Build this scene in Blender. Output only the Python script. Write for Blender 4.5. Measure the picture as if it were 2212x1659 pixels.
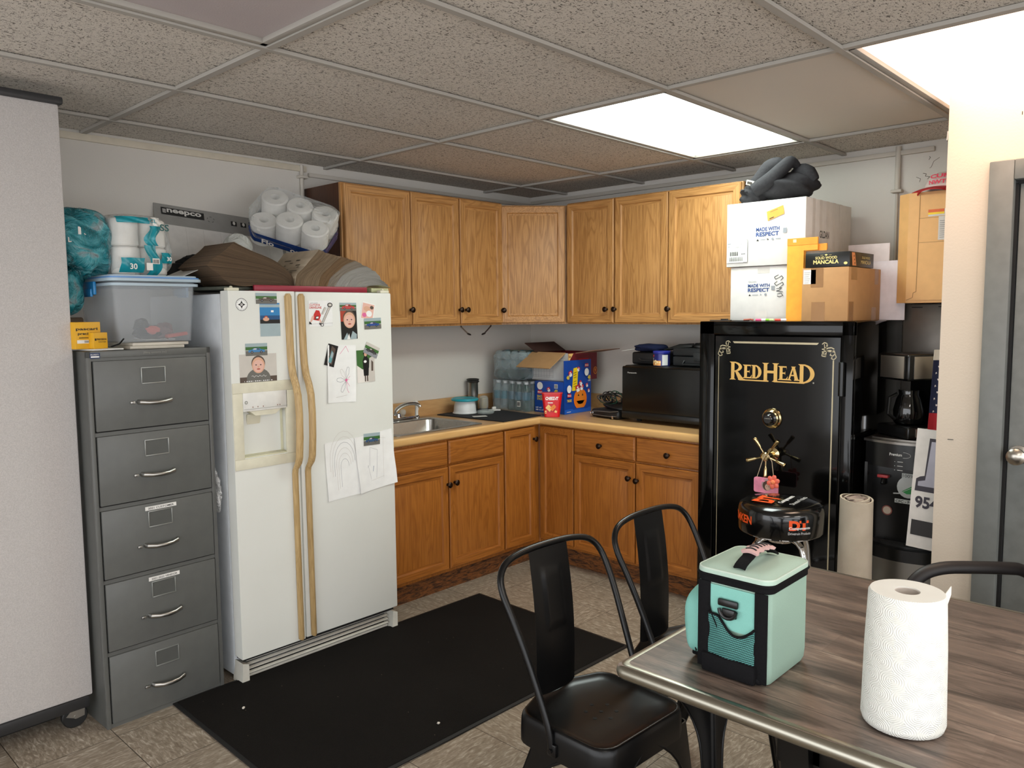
import bpy, bmesh, math, random
from mathutils import Vector, Matrix, Euler
PI = math.pi
random.seed(7)
S = bpy.context.scene
for o in list(bpy.data.objects): bpy.data.objects.remove(o)
COL = S.collection
# ------------------------------------------------------------------ camera
cam = bpy.data.cameras.new('camera'); cam.sensor_fit = 'HORIZONTAL'; cam.sensor_width = 36
cam.lens = 1697.57/2212*36; cam.clip_start = .02; cam.clip_end = 60
co = bpy.data.objects.new('camera', cam); COL.objects.link(co); S.camera = co
_a, _b, _c = [math.radians(v) for v in (43.3157, -5.1588, -0.5031)]
F = Vector((math.cos(_a)*math.cos(_b), math.sin(_a)*math.cos(_b), math.sin(_b)))
R0 = Vector((math.sin(_a), -math.cos(_a), 0)); U0 = R0.cross(F)
Rr = R0*math.cos(_c)+U0*math.sin(_c); Uu = -R0*math.sin(_c)+U0*math.cos(_c)
co.matrix_world = Matrix(((Rr.x, Uu.x, -F.x, -4.1515), (Rr.y, Uu.y, -F.y, -3.7242), (Rr.z, Uu.z, -F.z, 1.515), (0, 0, 0, 1)))
# ------------------------------------------------------------------ world and exposure
w = bpy.data.worlds.new('world'); S.world = w; w.use_nodes = True
w.node_tree.nodes['Background'].inputs[0].default_value = (.95, .97, 1, 1)
w.node_tree.nodes['Background'].inputs[1].default_value = 1.4
S.view_settings.view_transform = 'Standard'; S.view_settings.look = 'None'
S.cycles.transparent_max_bounces = 32
S.view_settings.gamma = 1; S.view_settings.exposure = 1.2; S.view_settings.use_curve_mapping = False
# brightness of the three kinds of ceiling panel (each is a lit diffuser built further down)
LIGHT_COOL, LIGHT_WARM, LIGHT_REAR = 6.4, 3.3, 5.5
H = 2.3076      # ceiling height
# ------------------------------------------------------------------ materials
def hexc(h):
    h = h.lstrip('#'); r = [int(h[i:i+2], 16)/255 for i in (0, 2, 4)]
    return tuple((c/12.92 if c <= .04045 else ((c+.055)/1.055)**2.4) for c in r)+(1,)
class NT:
    def __init__(s, name):
        s.m = bpy.data.materials.new(name); s.m.use_nodes = True; s.t = s.m.node_tree
        s.b = s.t.nodes['Principled BSDF']; s.out = s.t.nodes['Material Output']
    def n(s, typ, **k):
        nd = s.t.nodes.new(typ)
        for a, v in k.items():
            if a.startswith('i_'): nd.inputs[a[2:].replace('_', ' ')].default_value = v
            else: setattr(nd, a, v)
        return nd
    def l(s, a, b): s.t.links.new(a, b)
    def coord(s, scale=(1, 1, 1), rot=(0, 0, 0), kind='Object', rnd=False):
        tc = s.n('ShaderNodeTexCoord'); mp = s.n('ShaderNodeMapping')
        mp.inputs['Scale'].default_value = scale; mp.inputs['Rotation'].default_value = rot
        s.l(tc.outputs[kind], mp.inputs['Vector'])
        if rnd:
            oi = s.n('ShaderNodeObjectInfo'); mu = s.n('ShaderNodeVectorMath', operation='SCALE')
            cb = s.n('ShaderNodeCombineXYZ'); s.l(oi.outputs['Random'], cb.inputs[0]); s.l(oi.outputs['Random'], cb.inputs[1]); s.l(oi.outputs['Random'], cb.inputs[2])
            mu.inputs['Scale'].default_value = 37.0; s.l(cb.outputs[0], mu.inputs[0]); s.l(mu.outputs[0], mp.inputs['Location'])
        return mp.outputs['Vector']
    def noise(s, vec, scale=5, detail=3, rough=.5, dist=0):
        nd = s.n('ShaderNodeTexNoise'); s.l(vec, nd.inputs['Vector'])
        nd.inputs['Scale'].default_value = scale; nd.inputs['Detail'].default_value = detail
        nd.inputs['Roughness'].default_value = rough; nd.inputs['Distortion'].default_value = dist
        return nd.outputs['Fac']
    def ramp(s, fac, stops, interp='LINEAR'):
        nd = s.n('ShaderNodeValToRGB'); nd.color_ramp.interpolation = interp
        e = nd.color_ramp.elements
        while len(e) < len(stops): e.new(.5)
        for q, (p, c) in zip(e, stops): q.position = p; q.color = c if len(c) == 4 else (*c, 1)
        s.l(fac, nd.inputs['Fac']); return nd.outputs['Color']
    def mix(s, fac, a, b, mode='MIX'):
        nd = s.n('ShaderNodeMix', data_type='RGBA', blend_type=mode)
        for v, i in ((fac, 0), (a, 6), (b, 7)):
            if isinstance(v, (int, float, tuple)): nd.inputs[i].default_value = v
            else: s.l(v, nd.inputs[i])
        return nd.outputs[2]
    def math(s, op, a, b=None, c=None):
        nd = s.n('ShaderNodeMath', operation=op)
        for i, v in enumerate((a, b, c)):
            if v is None: continue
            if isinstance(v, (int, float)): nd.inputs[i].default_value = v
            else: s.l(v, nd.inputs[i])
        return nd.outputs[0]
    def bump(s, h, strength=.3, dist=.002):
        nd = s.n('ShaderNodeBump'); nd.inputs['Strength'].default_value = strength; nd.inputs['Distance'].default_value = dist
        s.l(h, nd.inputs['Height']); s.l(nd.outputs[0], s.b.inputs['Normal'])
    def base(s, c):
        if isinstance(c, tuple): s.b.inputs['Base Color'].default_value = c
        else: s.l(c, s.b.inputs['Base Color'])
    def set(s, **k):
        for a, v in k.items():
            key = {'rough': 'Roughness', 'metal': 'Metallic', 'spec': 'Specular IOR Level', 'coat': 'Coat Weight', 'trans': 'Transmission Weight', 'alpha': 'Alpha', 'ior': 'IOR', 'emis': 'Emission Strength', 'sheen': 'Sheen Weight'}[a]
            s.b.inputs[key].default_value = v
        return s
_flat = {}
def C(h, rough=.5, metal=0, var=.06, **k):
    """plain coloured stuff with a faint mottling"""
    key = (h, rough, metal, var, tuple(sorted(k.items())))
    if key in _flat: return _flat[key]
    t = NT('mat_'+h.strip('#')); c = hexc(h)
    f = t.noise(t.coord((1, 1, 1)), 23, 3)
    lo = tuple(x*(1-var) for x in c[:3])+(1,); hi = tuple(min(1, x*(1+var)) for x in c[:3])+(1,)
    t.base(t.ramp(f, [(.3, lo), (.7, hi)])); t.set(rough=rough, metal=metal, **k)
    _flat[key] = t.m; return t.m
def m_wall(name, h, bump=.25):
    t = NT(name); v = t.coord(); c = hexc(h)
    f = t.noise(v, 2.2, 5, .6); g = t.noise(v, 140, 3)
    t.base(t.mix(t.math('MULTIPLY', f, .35), c, tuple(x*.8 for x in c[:3])+(1,)))
    t.bump(g, bump, .002); t.set(rough=.65, spec=.3); return t.m
M_WALL = m_wall('painted wall', 'd4cfc7')
M_WALL_D = m_wall('cream painted wall', 'd0c4b3')
M_TRIM = m_wall('trim paint', 'c6bfb4', .05)
def m_tile():
    t = NT('fissured ceiling tile'); v = t.coord()
    base = t.mix(t.noise(v, 3, 3), hexc('c8c1b7'), hexc('d4cdc3'))
    w1 = t.noise(t.coord((40, 105, 30), (0, 0, .5)), 1.7, 2, .5, .9); w2 = t.noise(t.coord((105, 42, 30), (0, 0, .9)), 1.9, 2, .5, 1.2)
    a = t.ramp(w1, [(.61, (0, 0, 0)), (.64, (1, 1, 1))]); b = t.ramp(w2, [(.625, (0, 0, 0)), (.65, (1, 1, 1))])
    msk = t.math('MAXIMUM', a, b)
    pin = t.ramp(t.noise(v, 240, 1), [(.66, (0, 0, 0)), (.7, (1, 1, 1))])
    c1 = t.mix(t.math('MULTIPLY', pin, .35), base, hexc('6b6358'))
    t.base(t.mix(t.math('MULTIPLY', msk, .85), c1, hexc('453f38')))
    t.bump(t.math('SUBTRACT', 1, msk), .5, .003); t.set(rough=.9, spec=.1); return t.m
M_TILE = m_tile()
M_TILEPLAIN = m_wall('plain ceiling tile', 'cdc4b8', .1)
M_GRID = m_wall('ceiling grid paint', 'a8a39b', .02)
def m_floor():
    t = NT('vinyl floor tile'); tc = t.n('ShaderNodeTexCoord'); sp = t.n('ShaderNodeSeparateXYZ'); t.l(tc.outputs['Object'], sp.inputs[0])
    fx = t.math('DIVIDE', t.math('ADD', sp.outputs[0], 3.158+.3048*20), .3048); fy = t.math('DIVIDE', t.math('ADD', sp.outputs[1], .806+.3048*20), .3048)
    ix = t.math('FLOOR', fx); iy = t.math('FLOOR', fy)
    chk = t.math('MODULO', t.math('ADD', ix, iy), 2)
    gx = t.math('ABSOLUTE', t.math('SUBTRACT', t.math('FRACT', fx), .5)); gy = t.math('ABSOLUTE', t.math('SUBTRACT', t.math('FRACT', fy), .5))
    grout = t.math('GREATER_THAN', t.math('MAXIMUM', gx, gy), .4955)
    n1 = t.noise(t.coord((24, 95, 1), (0, 0, .2)), 1, 5, .6, .9); n2 = t.noise(t.coord((95, 24, 1), (0, 0, .2)), 1, 5, .6, .9)
    n = t.n('ShaderNodeMix', data_type='FLOAT'); t.l(chk, n.inputs[0]); t.l(n1, n.inputs[2]); t.l(n2, n.inputs[3])
    col = t.ramp(n.outputs[0], [(.30, hexc('7a6d5e')), (.48, hexc('978a7a')), (.56, hexc('a89b8b')), (.72, hexc('d6ccbe'))])
    wn = t.n('ShaderNodeTexWhiteNoise', noise_dimensions='2D'); cb = t.n('ShaderNodeCombineXYZ'); t.l(ix, cb.inputs[0]); t.l(iy, cb.inputs[1]); t.l(cb.outputs[0], wn.inputs['Vector'])
    col = t.mix(t.math('MULTIPLY', wn.outputs['Value'], .16), col, hexc('574a3c'))
    col = t.mix(t.math('MULTIPLY', t.noise(t.coord(), 1.6, 5), .35), col, hexc('6d6050'))
    t.base(t.mix(grout, col, hexc('3b332a')))
    t.set(rough=.42, spec=.4); t.bump(t.noise(t.coord(), 60, 3), .08, .002); return t.m
M_FLOOR = m_floor()
def m_wood(name, dark, light, axis='z', scale=1.0, rough=.42, streak=.5):
    t = NT(name); k = {'z': (1, 1, .1), 'x': (.1, 1, 1), 'y': (1, .1, 1)}[axis]
    v = t.coord(tuple(q*scale for q in k), rnd=True)
    f = t.noise(v, 9, 2, .5, .9)
    rings = t.math('FRACT', t.math('MULTIPLY', f, 13)); rr = t.math('ABSOLUTE', t.math('SUBTRACT', rings, .5))
    g = t.noise(t.coord(tuple(q*scale for q in {'z': (1, 1, .035), 'x': (.035, 1, 1), 'y': (1, .035, 1)}[axis]), rnd=True), 170, 3, .6)
    c = t.mix(t.math('MULTIPLY', t.ramp(rr, [(.02, (1, 1, 1)), (.24, (0, 0, 0))]), streak), hexc(light), hexc(dark))
    c = t.mix(t.ramp(g, [(.40, (.55, .55, .55)), (.56, (0, 0, 0))]), c, hexc(dark))
    c = t.mix(t.math('MULTIPLY', t.noise(t.coord(), 3, 2), .28), c, hexc(dark))
    t.base(c); t.set(rough=rough, spec=.45); t.bump(g, .1, .001); return t.m
OAK_V = m_wood('oak upright grain', '8e5f30', 'c79459'); OAK_H = m_wood('oak level grain', '8e5f30', 'c79459', 'x')
OAK2_V = m_wood('aged oak upright grain', '834a15', 'ab6a29'); OAK2_H = m_wood('aged oak level grain', '7a4513', 'a96829', 'x')
OAK_SHADE = m_wood('shaded cabinet side', '3f2417', '54321f')  # oak side in shade: the darkness is put into these browns
M_KICK = (lambda t: (t.base(t.mix(t.ramp(t.noise(t.coord((3, 3, 14)), 4, 6, .7, 1.5), [(.42, (0, 0, 0)), (.6, (1, 1, 1))]), hexc('8a5526'), hexc('3c2413'))), t.bump(t.noise(t.coord((3, 3, 14)), 5, 6, .7, 1.5), .8, .01), t.set(rough=.8), t.m)[-1])(NT('worn toe kick'))
def m_counter():
    t = NT('butcher block laminate'); v = t.coord((1, 1, 1))
    g = t.noise(t.coord((.12, 1, 1)), 60, 4, .6, .4); b = t.noise(t.coord((2.2, 14, 1)), 1, 0)
    c = t.mix(g, hexc('a87b4c'), hexc('dcb582')); c = t.mix(t.math('MULTIPLY', b, .3), c, hexc('b08350'))
    t.base(c); t.set(rough=.35); return t.m
M_COUNTER = m_counter()
M_NOSE = (lambda t: (t.base(t.mix(t.noise(t.coord((.1, .1, 1)), 50, 4), hexc('c49458'), hexc('e6bd80'))), t.set(rough=.32), t.m)[-1])(NT('counter nose laminate'))  # paler than the worktop: the highlight on the nose is in its colour
def m_metal(name, h, rough=.25, brush=None):
    t = NT(name); t.base(hexc(h)); t.set(metal=1, rough=rough)
    if brush:
        n = t.noise(t.coord(brush), 60, 3); t.l(t.math('MULTIPLY_ADD', n, .25, rough-.1), t.b.inputs['Roughness'])
    return t.m
CHROME = m_metal('chrome', 'dcdcdc', .08); STEEL = m_metal('brushed steel', 'a9a7a2', .3, (1, 1, 30)); SINK_STEEL = m_metal('sink steel', 'b4b2ae', .28, (30, 1, 1))
BRASS = m_metal('polished brass', 'cdb98a', .16); BRONZE = m_metal('dark bronze', '3a2f28', .35); GOLDPAINT = C('d2a75c', .45); NICKEL = m_metal('satin nickel', 'b6b0a6', .28)
BLACK_GLOSS = C('060606', .08, 0, .02, spec=.35); BLACK_SATIN = C('0b0b0b', .3, 0, .05); BLACK_MATTE = C('0d0c0b', .75, 0, .1); BLACK_METAL = C('080809', .30, 0, .05, spec=.35)
def m_fabric(name, h, scale=260, bump=.5, rough=.9, var=.28):
    t = NT(name); c = hexc(h); v = t.coord(); n = t.noise(v, scale, 2)
    t.base(t.mix(n, tuple(x*(1-var) for x in c[:3])+(1,), tuple(min(1, x*(1+var*.7)) for x in c[:3])+(1,))); t.bump(n, bump, .002); t.set(rough=rough, spec=.15); return t.m
M_PANEL = m_fabric('partition fabric', 'c4bfbc', 330, .4)
def m_film(name, h, alpha=.35, rough=.12):
    t = NT(name); v = t.coord(); n = t.noise(v, 9, 5, .65, 1.5)
    tr = t.n('ShaderNodeBsdfTransparent'); mx = t.n('ShaderNodeMixShader'); lw = t.n('ShaderNodeLayerWeight'); lw.inputs[0].default_value = .35
    t.base(hexc(h)); t.set(rough=rough, spec=.6); t.bump(n, 1.0, .03)
    f = t.math('MINIMUM', t.math('ADD', t.math('MULTIPLY', lw.outputs['Facing'], .55), t.math('MULTIPLY', n, alpha*1.7)), .97)
    t.l(f, mx.inputs[0]); t.l(tr.outputs[0], mx.inputs[1]); t.l(t.b.outputs[0], mx.inputs[2]); t.l(mx.outputs[0], t.out.inputs[0]); return t.m
FILM = m_film('clear plastic film', 'dfe3e3', .13)
def m_teal():
    t = NT('teal printed film'); v = t.coord(); n = t.noise(v, 7, 3, .6, 1.0); k = t.noise(v, 16, 4, .7, 1.5)
    tr = t.n('ShaderNodeBsdfTransparent'); mx = t.n('ShaderNodeMixShader')
    t.base(t.ramp(n, [(.36, hexc('0d4f56')), (.46, hexc('16808c')), (.55, hexc('57b3bd')), (.62, hexc('b9cdd0'))])); t.set(rough=.15, spec=.7); t.bump(k, 1.0, .04)
    t.l(t.ramp(n, [(.40, (.97, .97, .97)), (.56, (.85, .85, .85)), (.66, (.25, .25, .25))]), mx.inputs[0]); t.l(tr.outputs[0], mx.inputs[1]); t.l(t.b.outputs[0], mx.inputs[2]); t.l(mx.outputs[0], t.out.inputs[0]); return t.m
FILM_TEAL = m_teal(); FILM_BLUE = m_film('blue plastic film', '1c3f86', 1.3)
def m_clearplastic(name, h, op, rough=.2):
    t = NT(name); tr = t.n('ShaderNodeBsdfTransparent'); mx = t.n('ShaderNodeMixShader'); t.base(hexc(h)); t.set(rough=rough)
    mx.inputs[0].default_value = op; t.l(tr.outputs[0], mx.inputs[1]); t.l(t.b.outputs[0], mx.inputs[2]); t.l(mx.outputs[0], t.out.inputs[0]); return t.m
TUBP = m_clearplastic('cloudy plastic', 'c9cdd0', .22, .3); TUBLID = m_clearplastic('cloudy lid plastic', 'b9cbd6', .8, .3); BOTTLE = m_clearplastic('bottle plastic', 'b7cdd2', .33, .05); GLASSY = m_clearplastic('clear glass', 'c8d2d0', .35, .04)
PAPER = C('e3e1dc', .85); WHITE = C('dedcd6', .4)
def m_emit(name, h, strength, edge):
    t = NT(name); v = t.coord((1, 1, 1), kind='Generated')
    sp = t.n('ShaderNodeSeparateXYZ'); t.l(v, sp.inputs[0])
    ex = t.math('MINIMUM', sp.outputs[0], t.math('SUBTRACT', 1, sp.outputs[0])); ey = t.math('MINIMUM', sp.outputs[1], t.math('SUBTRACT', 1, sp.outputs[1]))
    e = t.math('MINIMUM', t.math('MULTIPLY', t.math('MINIMUM', ex, t.math('MULTIPLY', ey, .8)), 9), 1)
    n = t.math('MULTIPLY', t.noise(t.coord(), 2.2, 2), .5)
    f = t.math('MULTIPLY', t.math('ADD', t.math('MULTIPLY', e, 1-edge), edge), t.math('ADD', n, .75))
    t.base(hexc('d8d8d8')); t.set(rough=.4); t.b.inputs['Emission Color'].default_value = hexc(h)
    t.l(t.math('MULTIPLY', f, strength), t.b.inputs['Emission Strength']); return t.m
# ------------------------------------------------------------------ mesh builder
_tx = {}
def text_geo(s, bold=0.0, shear=0.0):
    k = (s, bold, shear)
    if k not in _tx:
        cu = bpy.data.curves.new('t', 'FONT'); cu.body = s; cu.size = 1; cu.offset = bold; cu.shear = shear; cu.align_x = 'LEFT'; cu.resolution_u = 3
        ob = bpy.data.objects.new('t', cu); COL.objects.link(ob); bpy.context.view_layer.update()
        me = bpy.data.meshes.new_from_object(ob.evaluated_get(bpy.context.evaluated_depsgraph_get()))
        vs = [v.co.copy() for v in me.vertices]; fs = [list(p.vertices) for p in me.polygons]
        bpy.data.objects.remove(ob); bpy.data.curves.remove(cu); bpy.data.meshes.remove(me)
        x0 = min(v.x for v in vs); x1 = max(v.x for v in vs); y0 = min(v.y for v in vs); y1 = max(v.y for v in vs)
        _tx[k] = ([((v.x-x0)/(x1-x0), (v.y-y0)/(y1-y0)) for v in vs], fs)
    return _tx[k]
FRONT = Matrix(((1, 0, 0, 0), (0, 0, -1, 0), (0, 1, 0, 0), (0, 0, 0, 1)))   # art x,y,lift -> local x,z,-y
class MB:
    def __init__(s): s.b = bmesh.new(); s.mi = 0; s.X = Matrix()
    def v(s, p): return s.b.verts.new(s.X @ Vector(p))
    def f(s, vs, mi=None):
        try: q = s.b.faces.new(vs)
        except ValueError: return None
        q.material_index = s.mi if mi is None else mi; return q
    def poly(s, pts, mi=None): return s.f([s.v(p) for p in pts], mi)
    def box(s, c, d, rot=None, bev=0, mi=None, taper=None):
        hx, hy, hz = d[0]/2, d[1]/2, d[2]/2; M = Matrix.Translation(c) @ (Euler(rot).to_matrix().to_4x4() if rot else Matrix())
        t = taper or 1
        vs = []
        for z in (-1, 1):
            k = t if z > 0 else 1
            for x, y in ((-1, -1), (1, -1), (1, 1), (-1, 1)): vs.append(s.v(M @ Vector((x*hx*k, y*hy*k, z*hz))))
        fs = [(3, 2, 1, 0), (4, 5, 6, 7), (0, 1, 5, 4), (1, 2, 6, 5), (2, 3, 7, 6), (3, 0, 4, 7)]
        out = [s.f([vs[i] for i in q], mi) for q in fs]
        if bev:
            es = set(e for q in out for e in q.edges)
            r = bmesh.ops.bevel(s.b, geom=list(es), offset=min(bev, hx*.95, hy*.95, hz*.95), segments=2 if bev < .008 else 4, profile=.5, affect='EDGES', clamp_overlap=True)
            for q in r['faces']: q.material_index = s.mi if mi is None else mi
        return s
    def tube(s, pts, r, n=10, cap=True, closed=False, mi=None, flat=1.0):
        P = [Vector(p) for p in pts]; N = len(P); rings = []; up = Vector((0, 0, 1)); prev = None
        for i, p in enumerate(P):
            a = P[(i-1) % N] if (closed or i) else p; b = P[(i+1) % N] if (closed or i < N-1) else p
            t = (b-a).normalized()
            if prev is None:
                u = up if abs(t.z) < .9 else Vector((1, 0, 0)); x = t.cross(u).normalized()
            else:
                x = (prev-t*prev.dot(t))
                x = x.normalized() if x.length > 1e-6 else t.cross(up).normalized()
            prev = x; y = t.cross(x); rr = r[i] if isinstance(r, (list, tuple)) else r
            rings.append([s.v(p+x*math.cos(2*PI*k/n)*rr+y*math.sin(2*PI*k/n)*rr*flat) for k in range(n)])
        for i in range(N if closed else N-1):
            A, B = rings[i], rings[(i+1) % N]
            for k in range(n): s.f([A[k], A[(k+1) % n], B[(k+1) % n], B[k]], mi)
        if cap and not closed: s.f(rings[0][::-1], mi); s.f(rings[-1], mi)
        return s
    def lathe(s, prof, n=24, M=None, mi=None, cap0=True, cap1=True, sx=1, sy=1, arc=None):
        M = M or Matrix(); rings = []
        for r, z in prof:
            rings.append([s.v(M @ Vector((r*math.cos(2*PI*k/n)*sx, r*math.sin(2*PI*k/n)*sy, z))) for k in range(n)])
        for A, B in zip(rings, rings[1:]):
            for k in range(n): s.f([A[k], A[(k+1) % n], B[(k+1) % n], B[k]], mi)
        if cap0: s.f(rings[0][::-1], mi)
        if cap1: s.f(rings[-1], mi)
        return s
    def prism(s, poly, lo, hi, axis='y', mi=None):
        def P(a, b, c):
            return {'y': (a, c, b), 'x': (c, a, b), 'z': (a, b, c)}[axis]
        A = [s.v(P(a, b, lo)) for a, b in poly]; B = [s.v(P(a, b, hi)) for a, b in poly]; n = len(poly)
        s.f(A, mi); s.f(B[::-1], mi)
        for i in range(n): s.f([A[i], B[i], B[(i+1) % n], A[(i+1) % n]], mi)
        return s
    def sheet(s, fn, nu, nv, th, mi=None, mi2=None):
        """closed thin sheet: fn(u,v)->point, thickness th along the surface normal"""
        P = [[Vector(fn(i/nu, j/nv)) for j in range(nv+1)] for i in range(nu+1)]
        def nrm(i, j):
            a = P[min(i+1, nu)][j]-P[max(i-1, 0)][j]; b = P[i][min(j+1, nv)]-P[i][max(j-1, 0)]
            n = a.cross(b); return n.normalized() if n.length > 1e-9 else Vector((0, 0, 1))
        T = [[s.v(P[i][j]+nrm(i, j)*th/2) for j in range(nv+1)] for i in range(nu+1)]; B = [[s.v(P[i][j]-nrm(i, j)*th/2) for j in range(nv+1)] for i in range(nu+1)]
        for i in range(nu):
            for j in range(nv):
                s.f([T[i][j], T[i+1][j], T[i+1][j+1], T[i][j+1]], mi); s.f([B[i][j+1], B[i+1][j+1], B[i+1][j], B[i][j]], mi if mi2 is None else mi2)
        for i in range(nu): s.f([T[i][0], B[i][0], B[i+1][0], T[i+1][0]], mi); s.f([T[i+1][nv], B[i+1][nv], B[i][nv], T[i][nv]], mi)
        for j in range(nv): s.f([T[0][j+1], B[0][j+1], B[0][j], T[0][j]], mi); s.f([T[nu][j], B[nu][j], B[nu][j+1], T[nu][j+1]], mi)
        return s
    def blob(s, c, d, seed=0, amp=.12, fr=3.0, nu=22, nv=14, mi=None, sq=1.0, rot=None, rib=0):
        """lumpy closed ellipsoid; sq>1 squares it off"""
        rs = random.Random(seed); ph = [(rs.uniform(.4, 1)*fr, rs.uniform(.4, 1)*fr, rs.uniform(.4, 1)*fr, rs.uniform(0, 6)) for _ in range(7)]
        M = Matrix.Translation(c) @ (Euler(rot).to_matrix().to_4x4() if rot else Matrix())
        def pt(th, fi):
            x, y, z = math.sin(fi)*math.cos(th), math.sin(fi)*math.sin(th), math.cos(fi)
            pw = 1/sq; x, y, z = [math.copysign(abs(q)**pw, q) for q in (x, y, z)]
            k = 1+amp*sum(math.sin(a*x*2+b*y*2+e*z*2+p) for a, b, e, p in ph)/3+rib*abs(math.sin(th*9+fi*3))
            return M @ Vector((x*d[0]/2*k, y*d[1]/2*k, z*d[2]/2*k))
        top = s.v(pt(0, 0)); bot = s.v(pt(0, PI)); rg = [[s.v(pt(2*PI*i/nu, PI*j/nv)) for i in range(nu)] for j in range(1, nv)]
        for i in range(nu): s.f([top, rg[0][i], rg[0][(i+1) % nu]], mi); s.f([bot, rg[-1][(i+1) % nu], rg[-1][i]], mi)
        for A, B in zip(rg, rg[1:]):
            for i in range(nu): s.f([A[i], B[i], B[(i+1) % nu], A[(i+1) % nu]], mi)
        return s
    def text(s, t, M, wd, ht, mi=None, bold=0, shear=0, th=.0005, fn=None):
        """flat raised lettering; M maps (x right, y up, lift)"""
        vs, fs = text_geo(t, bold, shear)
        g = fn or (lambda p: M @ p)
        A = [s.v(g(Vector((x*wd, y*ht, th)))) for x, y in vs]
        for q in fs: s.f([A[i] for i in q], mi)
        return s
    def art(s, M, layers, l0=.0004, dl=.00025):
        """printed shapes: (kind, material index, args) stacked by a hair"""
        for i, (k, mi, a) in enumerate(layers):
            z = l0+i*dl
            if k == 'r': x0, y0, x1, y1 = a; P = [(x0, y0), (x1, y0), (x1, y1), (x0, y1)]
            elif k == 'e': cx, cy, rx, ry = a[:4]; rt = a[4] if len(a) > 4 else 0; P = [(cx+math.cos(q)*rx*math.cos(rt)-math.sin(q)*ry*math.sin(rt), cy+math.cos(q)*rx*math.sin(rt)+math.sin(q)*ry*math.cos(rt)) for q in [2*PI*j/20 for j in range(20)]]
            elif k == 'p': P = a
            elif k == 'l':   # polyline stroke: width, points
                wd, pts = a
                for (ax, ay), (bx, by) in zip(pts, pts[1:]):
                    dx, dy = bx-ax, by-ay; L = math.hypot(dx, dy) or 1; nx, ny = -dy/L*wd/2, dx/L*wd/2
                    s.poly([M @ Vector(q) for q in ((ax-nx, ay-ny, z), (bx-nx, by-ny, z), (bx+nx, by+ny, z), (ax+nx, ay+ny, z))], mi)
                continue
            elif k == 't':
                st, x, y, wd, ht = a[:5]; bd = a[5] if len(a) > 5 else .0
                s.text(st, M @ Matrix.Translation((x, y, 0)), wd, ht, mi, bold=bd, th=z); continue
            s.poly([M @ Vector((x, y, z)) for x, y in P], mi)
        return s
    def done(s, name, mats, parent=None, ang=35, loc=None, rot=None):
        bmesh.ops.recalc_face_normals(s.b, faces=s.b.faces) if not getattr(s, 'keep', False) else None
        me = bpy.data.meshes.new(name); s.b.to_mesh(me); s.b.free()
        for m in (mats if isinstance(mats, (list, tuple)) else [mats]): me.materials.append(m)
        if ang:
            me.polygons.foreach_set('use_smooth', [True]*len(me.polygons)); me.set_sharp_from_angle(angle=math.radians(ang))
        o = bpy.data.objects.new(name, me); COL.objects.link(o)
        if loc: o.location = loc
        if rot: o.rotation_euler = rot
        if parent: o.parent = parent
        return o
def tag(o, label, cat=None, group=None, kind=None):
    if label: o['label'] = label
    if cat: o['category'] = cat
    if group: o['group'] = group
    if kind: o['kind'] = kind
    return o
def thing(name, label, cat, loc=(0, 0, 0), rz=0, group=None):
    o = bpy.data.objects.new(name, None); COL.objects.link(o); o.location = loc; o.rotation_euler = (0, 0, rz); o.empty_display_size = .05
    return tag(o, label, cat, group)
def dup(root, loc, rz=None, label=None):
    def cp(o, par):
        c = o.copy(); COL.objects.link(c); c.parent = par
        for ch in [q for q in bpy.data.objects if q.parent == o and q != c]: cp(ch, c)
        return c
    kids = [q for q in bpy.data.objects if q.parent == root]
    r = root.copy(); COL.objects.link(r); r.location = loc
    if rz is not None: r.rotation_euler = (0, 0, rz)
    if label: r['label'] = label
    for k in kids: cp(k, r)
    return r
def struct(o): o['kind'] = 'structure'; return o
def smooth(P, n=4):
    P = [Vector(p) for p in P]; L = len(P); out = []
    for k in range(L-1):
        p0, p1, p2, p3 = [P[min(max(k+d, 0), L-1)] for d in (-1, 0, 1, 2)]
        for j in range(n):
            t_ = j/n; out.append(.5*((2*p1)+(-p0+p2)*t_+(2*p0-5*p1+4*p2-p3)*t_**2+(-p0+3*p1-3*p2+p3)*t_**3))
    return out+[P[-1]]
def lerpr(R, n=4):
    return [R[k]+(R[k+1]-R[k])*j/n for k in range(len(R)-1) for j in range(n)]+[R[-1]]
def arc(cx, cy, r, a0, a1, n=8, ry=None): return [(cx+r*math.cos(math.radians(a0+(a1-a0)*i/n)), cy+(ry or r)*math.sin(math.radians(a0+(a1-a0)*i/n))) for i in range(n+1)]
def rrect(x0, y0, x1, y1, r, n=4): return arc(x1-r, y1-r, r, 0, 90, n)+arc(x0+r, y1-r, r, 90, 180, n)+arc(x0+r, y0+r, r, 180, 270, n)+arc(x1-r, y0+r, r, 270, 360, n)
# ================================================================== THE SETTING
mb = MB(); mb.box((-3.3, -3.3, -.02), (7.4, 7.4, .04)); struct(mb.done('floor', M_FLOOR, ang=0))
mb = MB(); mb.box((-3.35, .04, H/2+.05), (6.9, .08, H+.1)); struct(mb.done('wall_back', M_WALL, ang=0))
mb = MB(); mb.box((.04, -1.35, H/2+.05), (.08, 2.86, H+.1)); struct(mb.done('wall_right', M_WALL, ang=0))
# the boxed-out corner with the grey door
X4, Y4 = -.845, -2.855
mb = MB()
for y0, y1, z0, z1 in ((Y4, -3.035, 0, H+.1), (-4.035, -7, 0, H+.1), (-3.035, -4.035, 2.005, H+.1)):
    mb.box((X4+.06, (y0+y1)/2, (z0+z1)/2), (.12, y0-y1, z1-z0))
mb.box((X4/2+.06, Y4-.06, H/2+.05), (-X4, .12, H+.1))
struct(mb.done('wall_front', M_WALL_D, ang=0))
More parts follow.
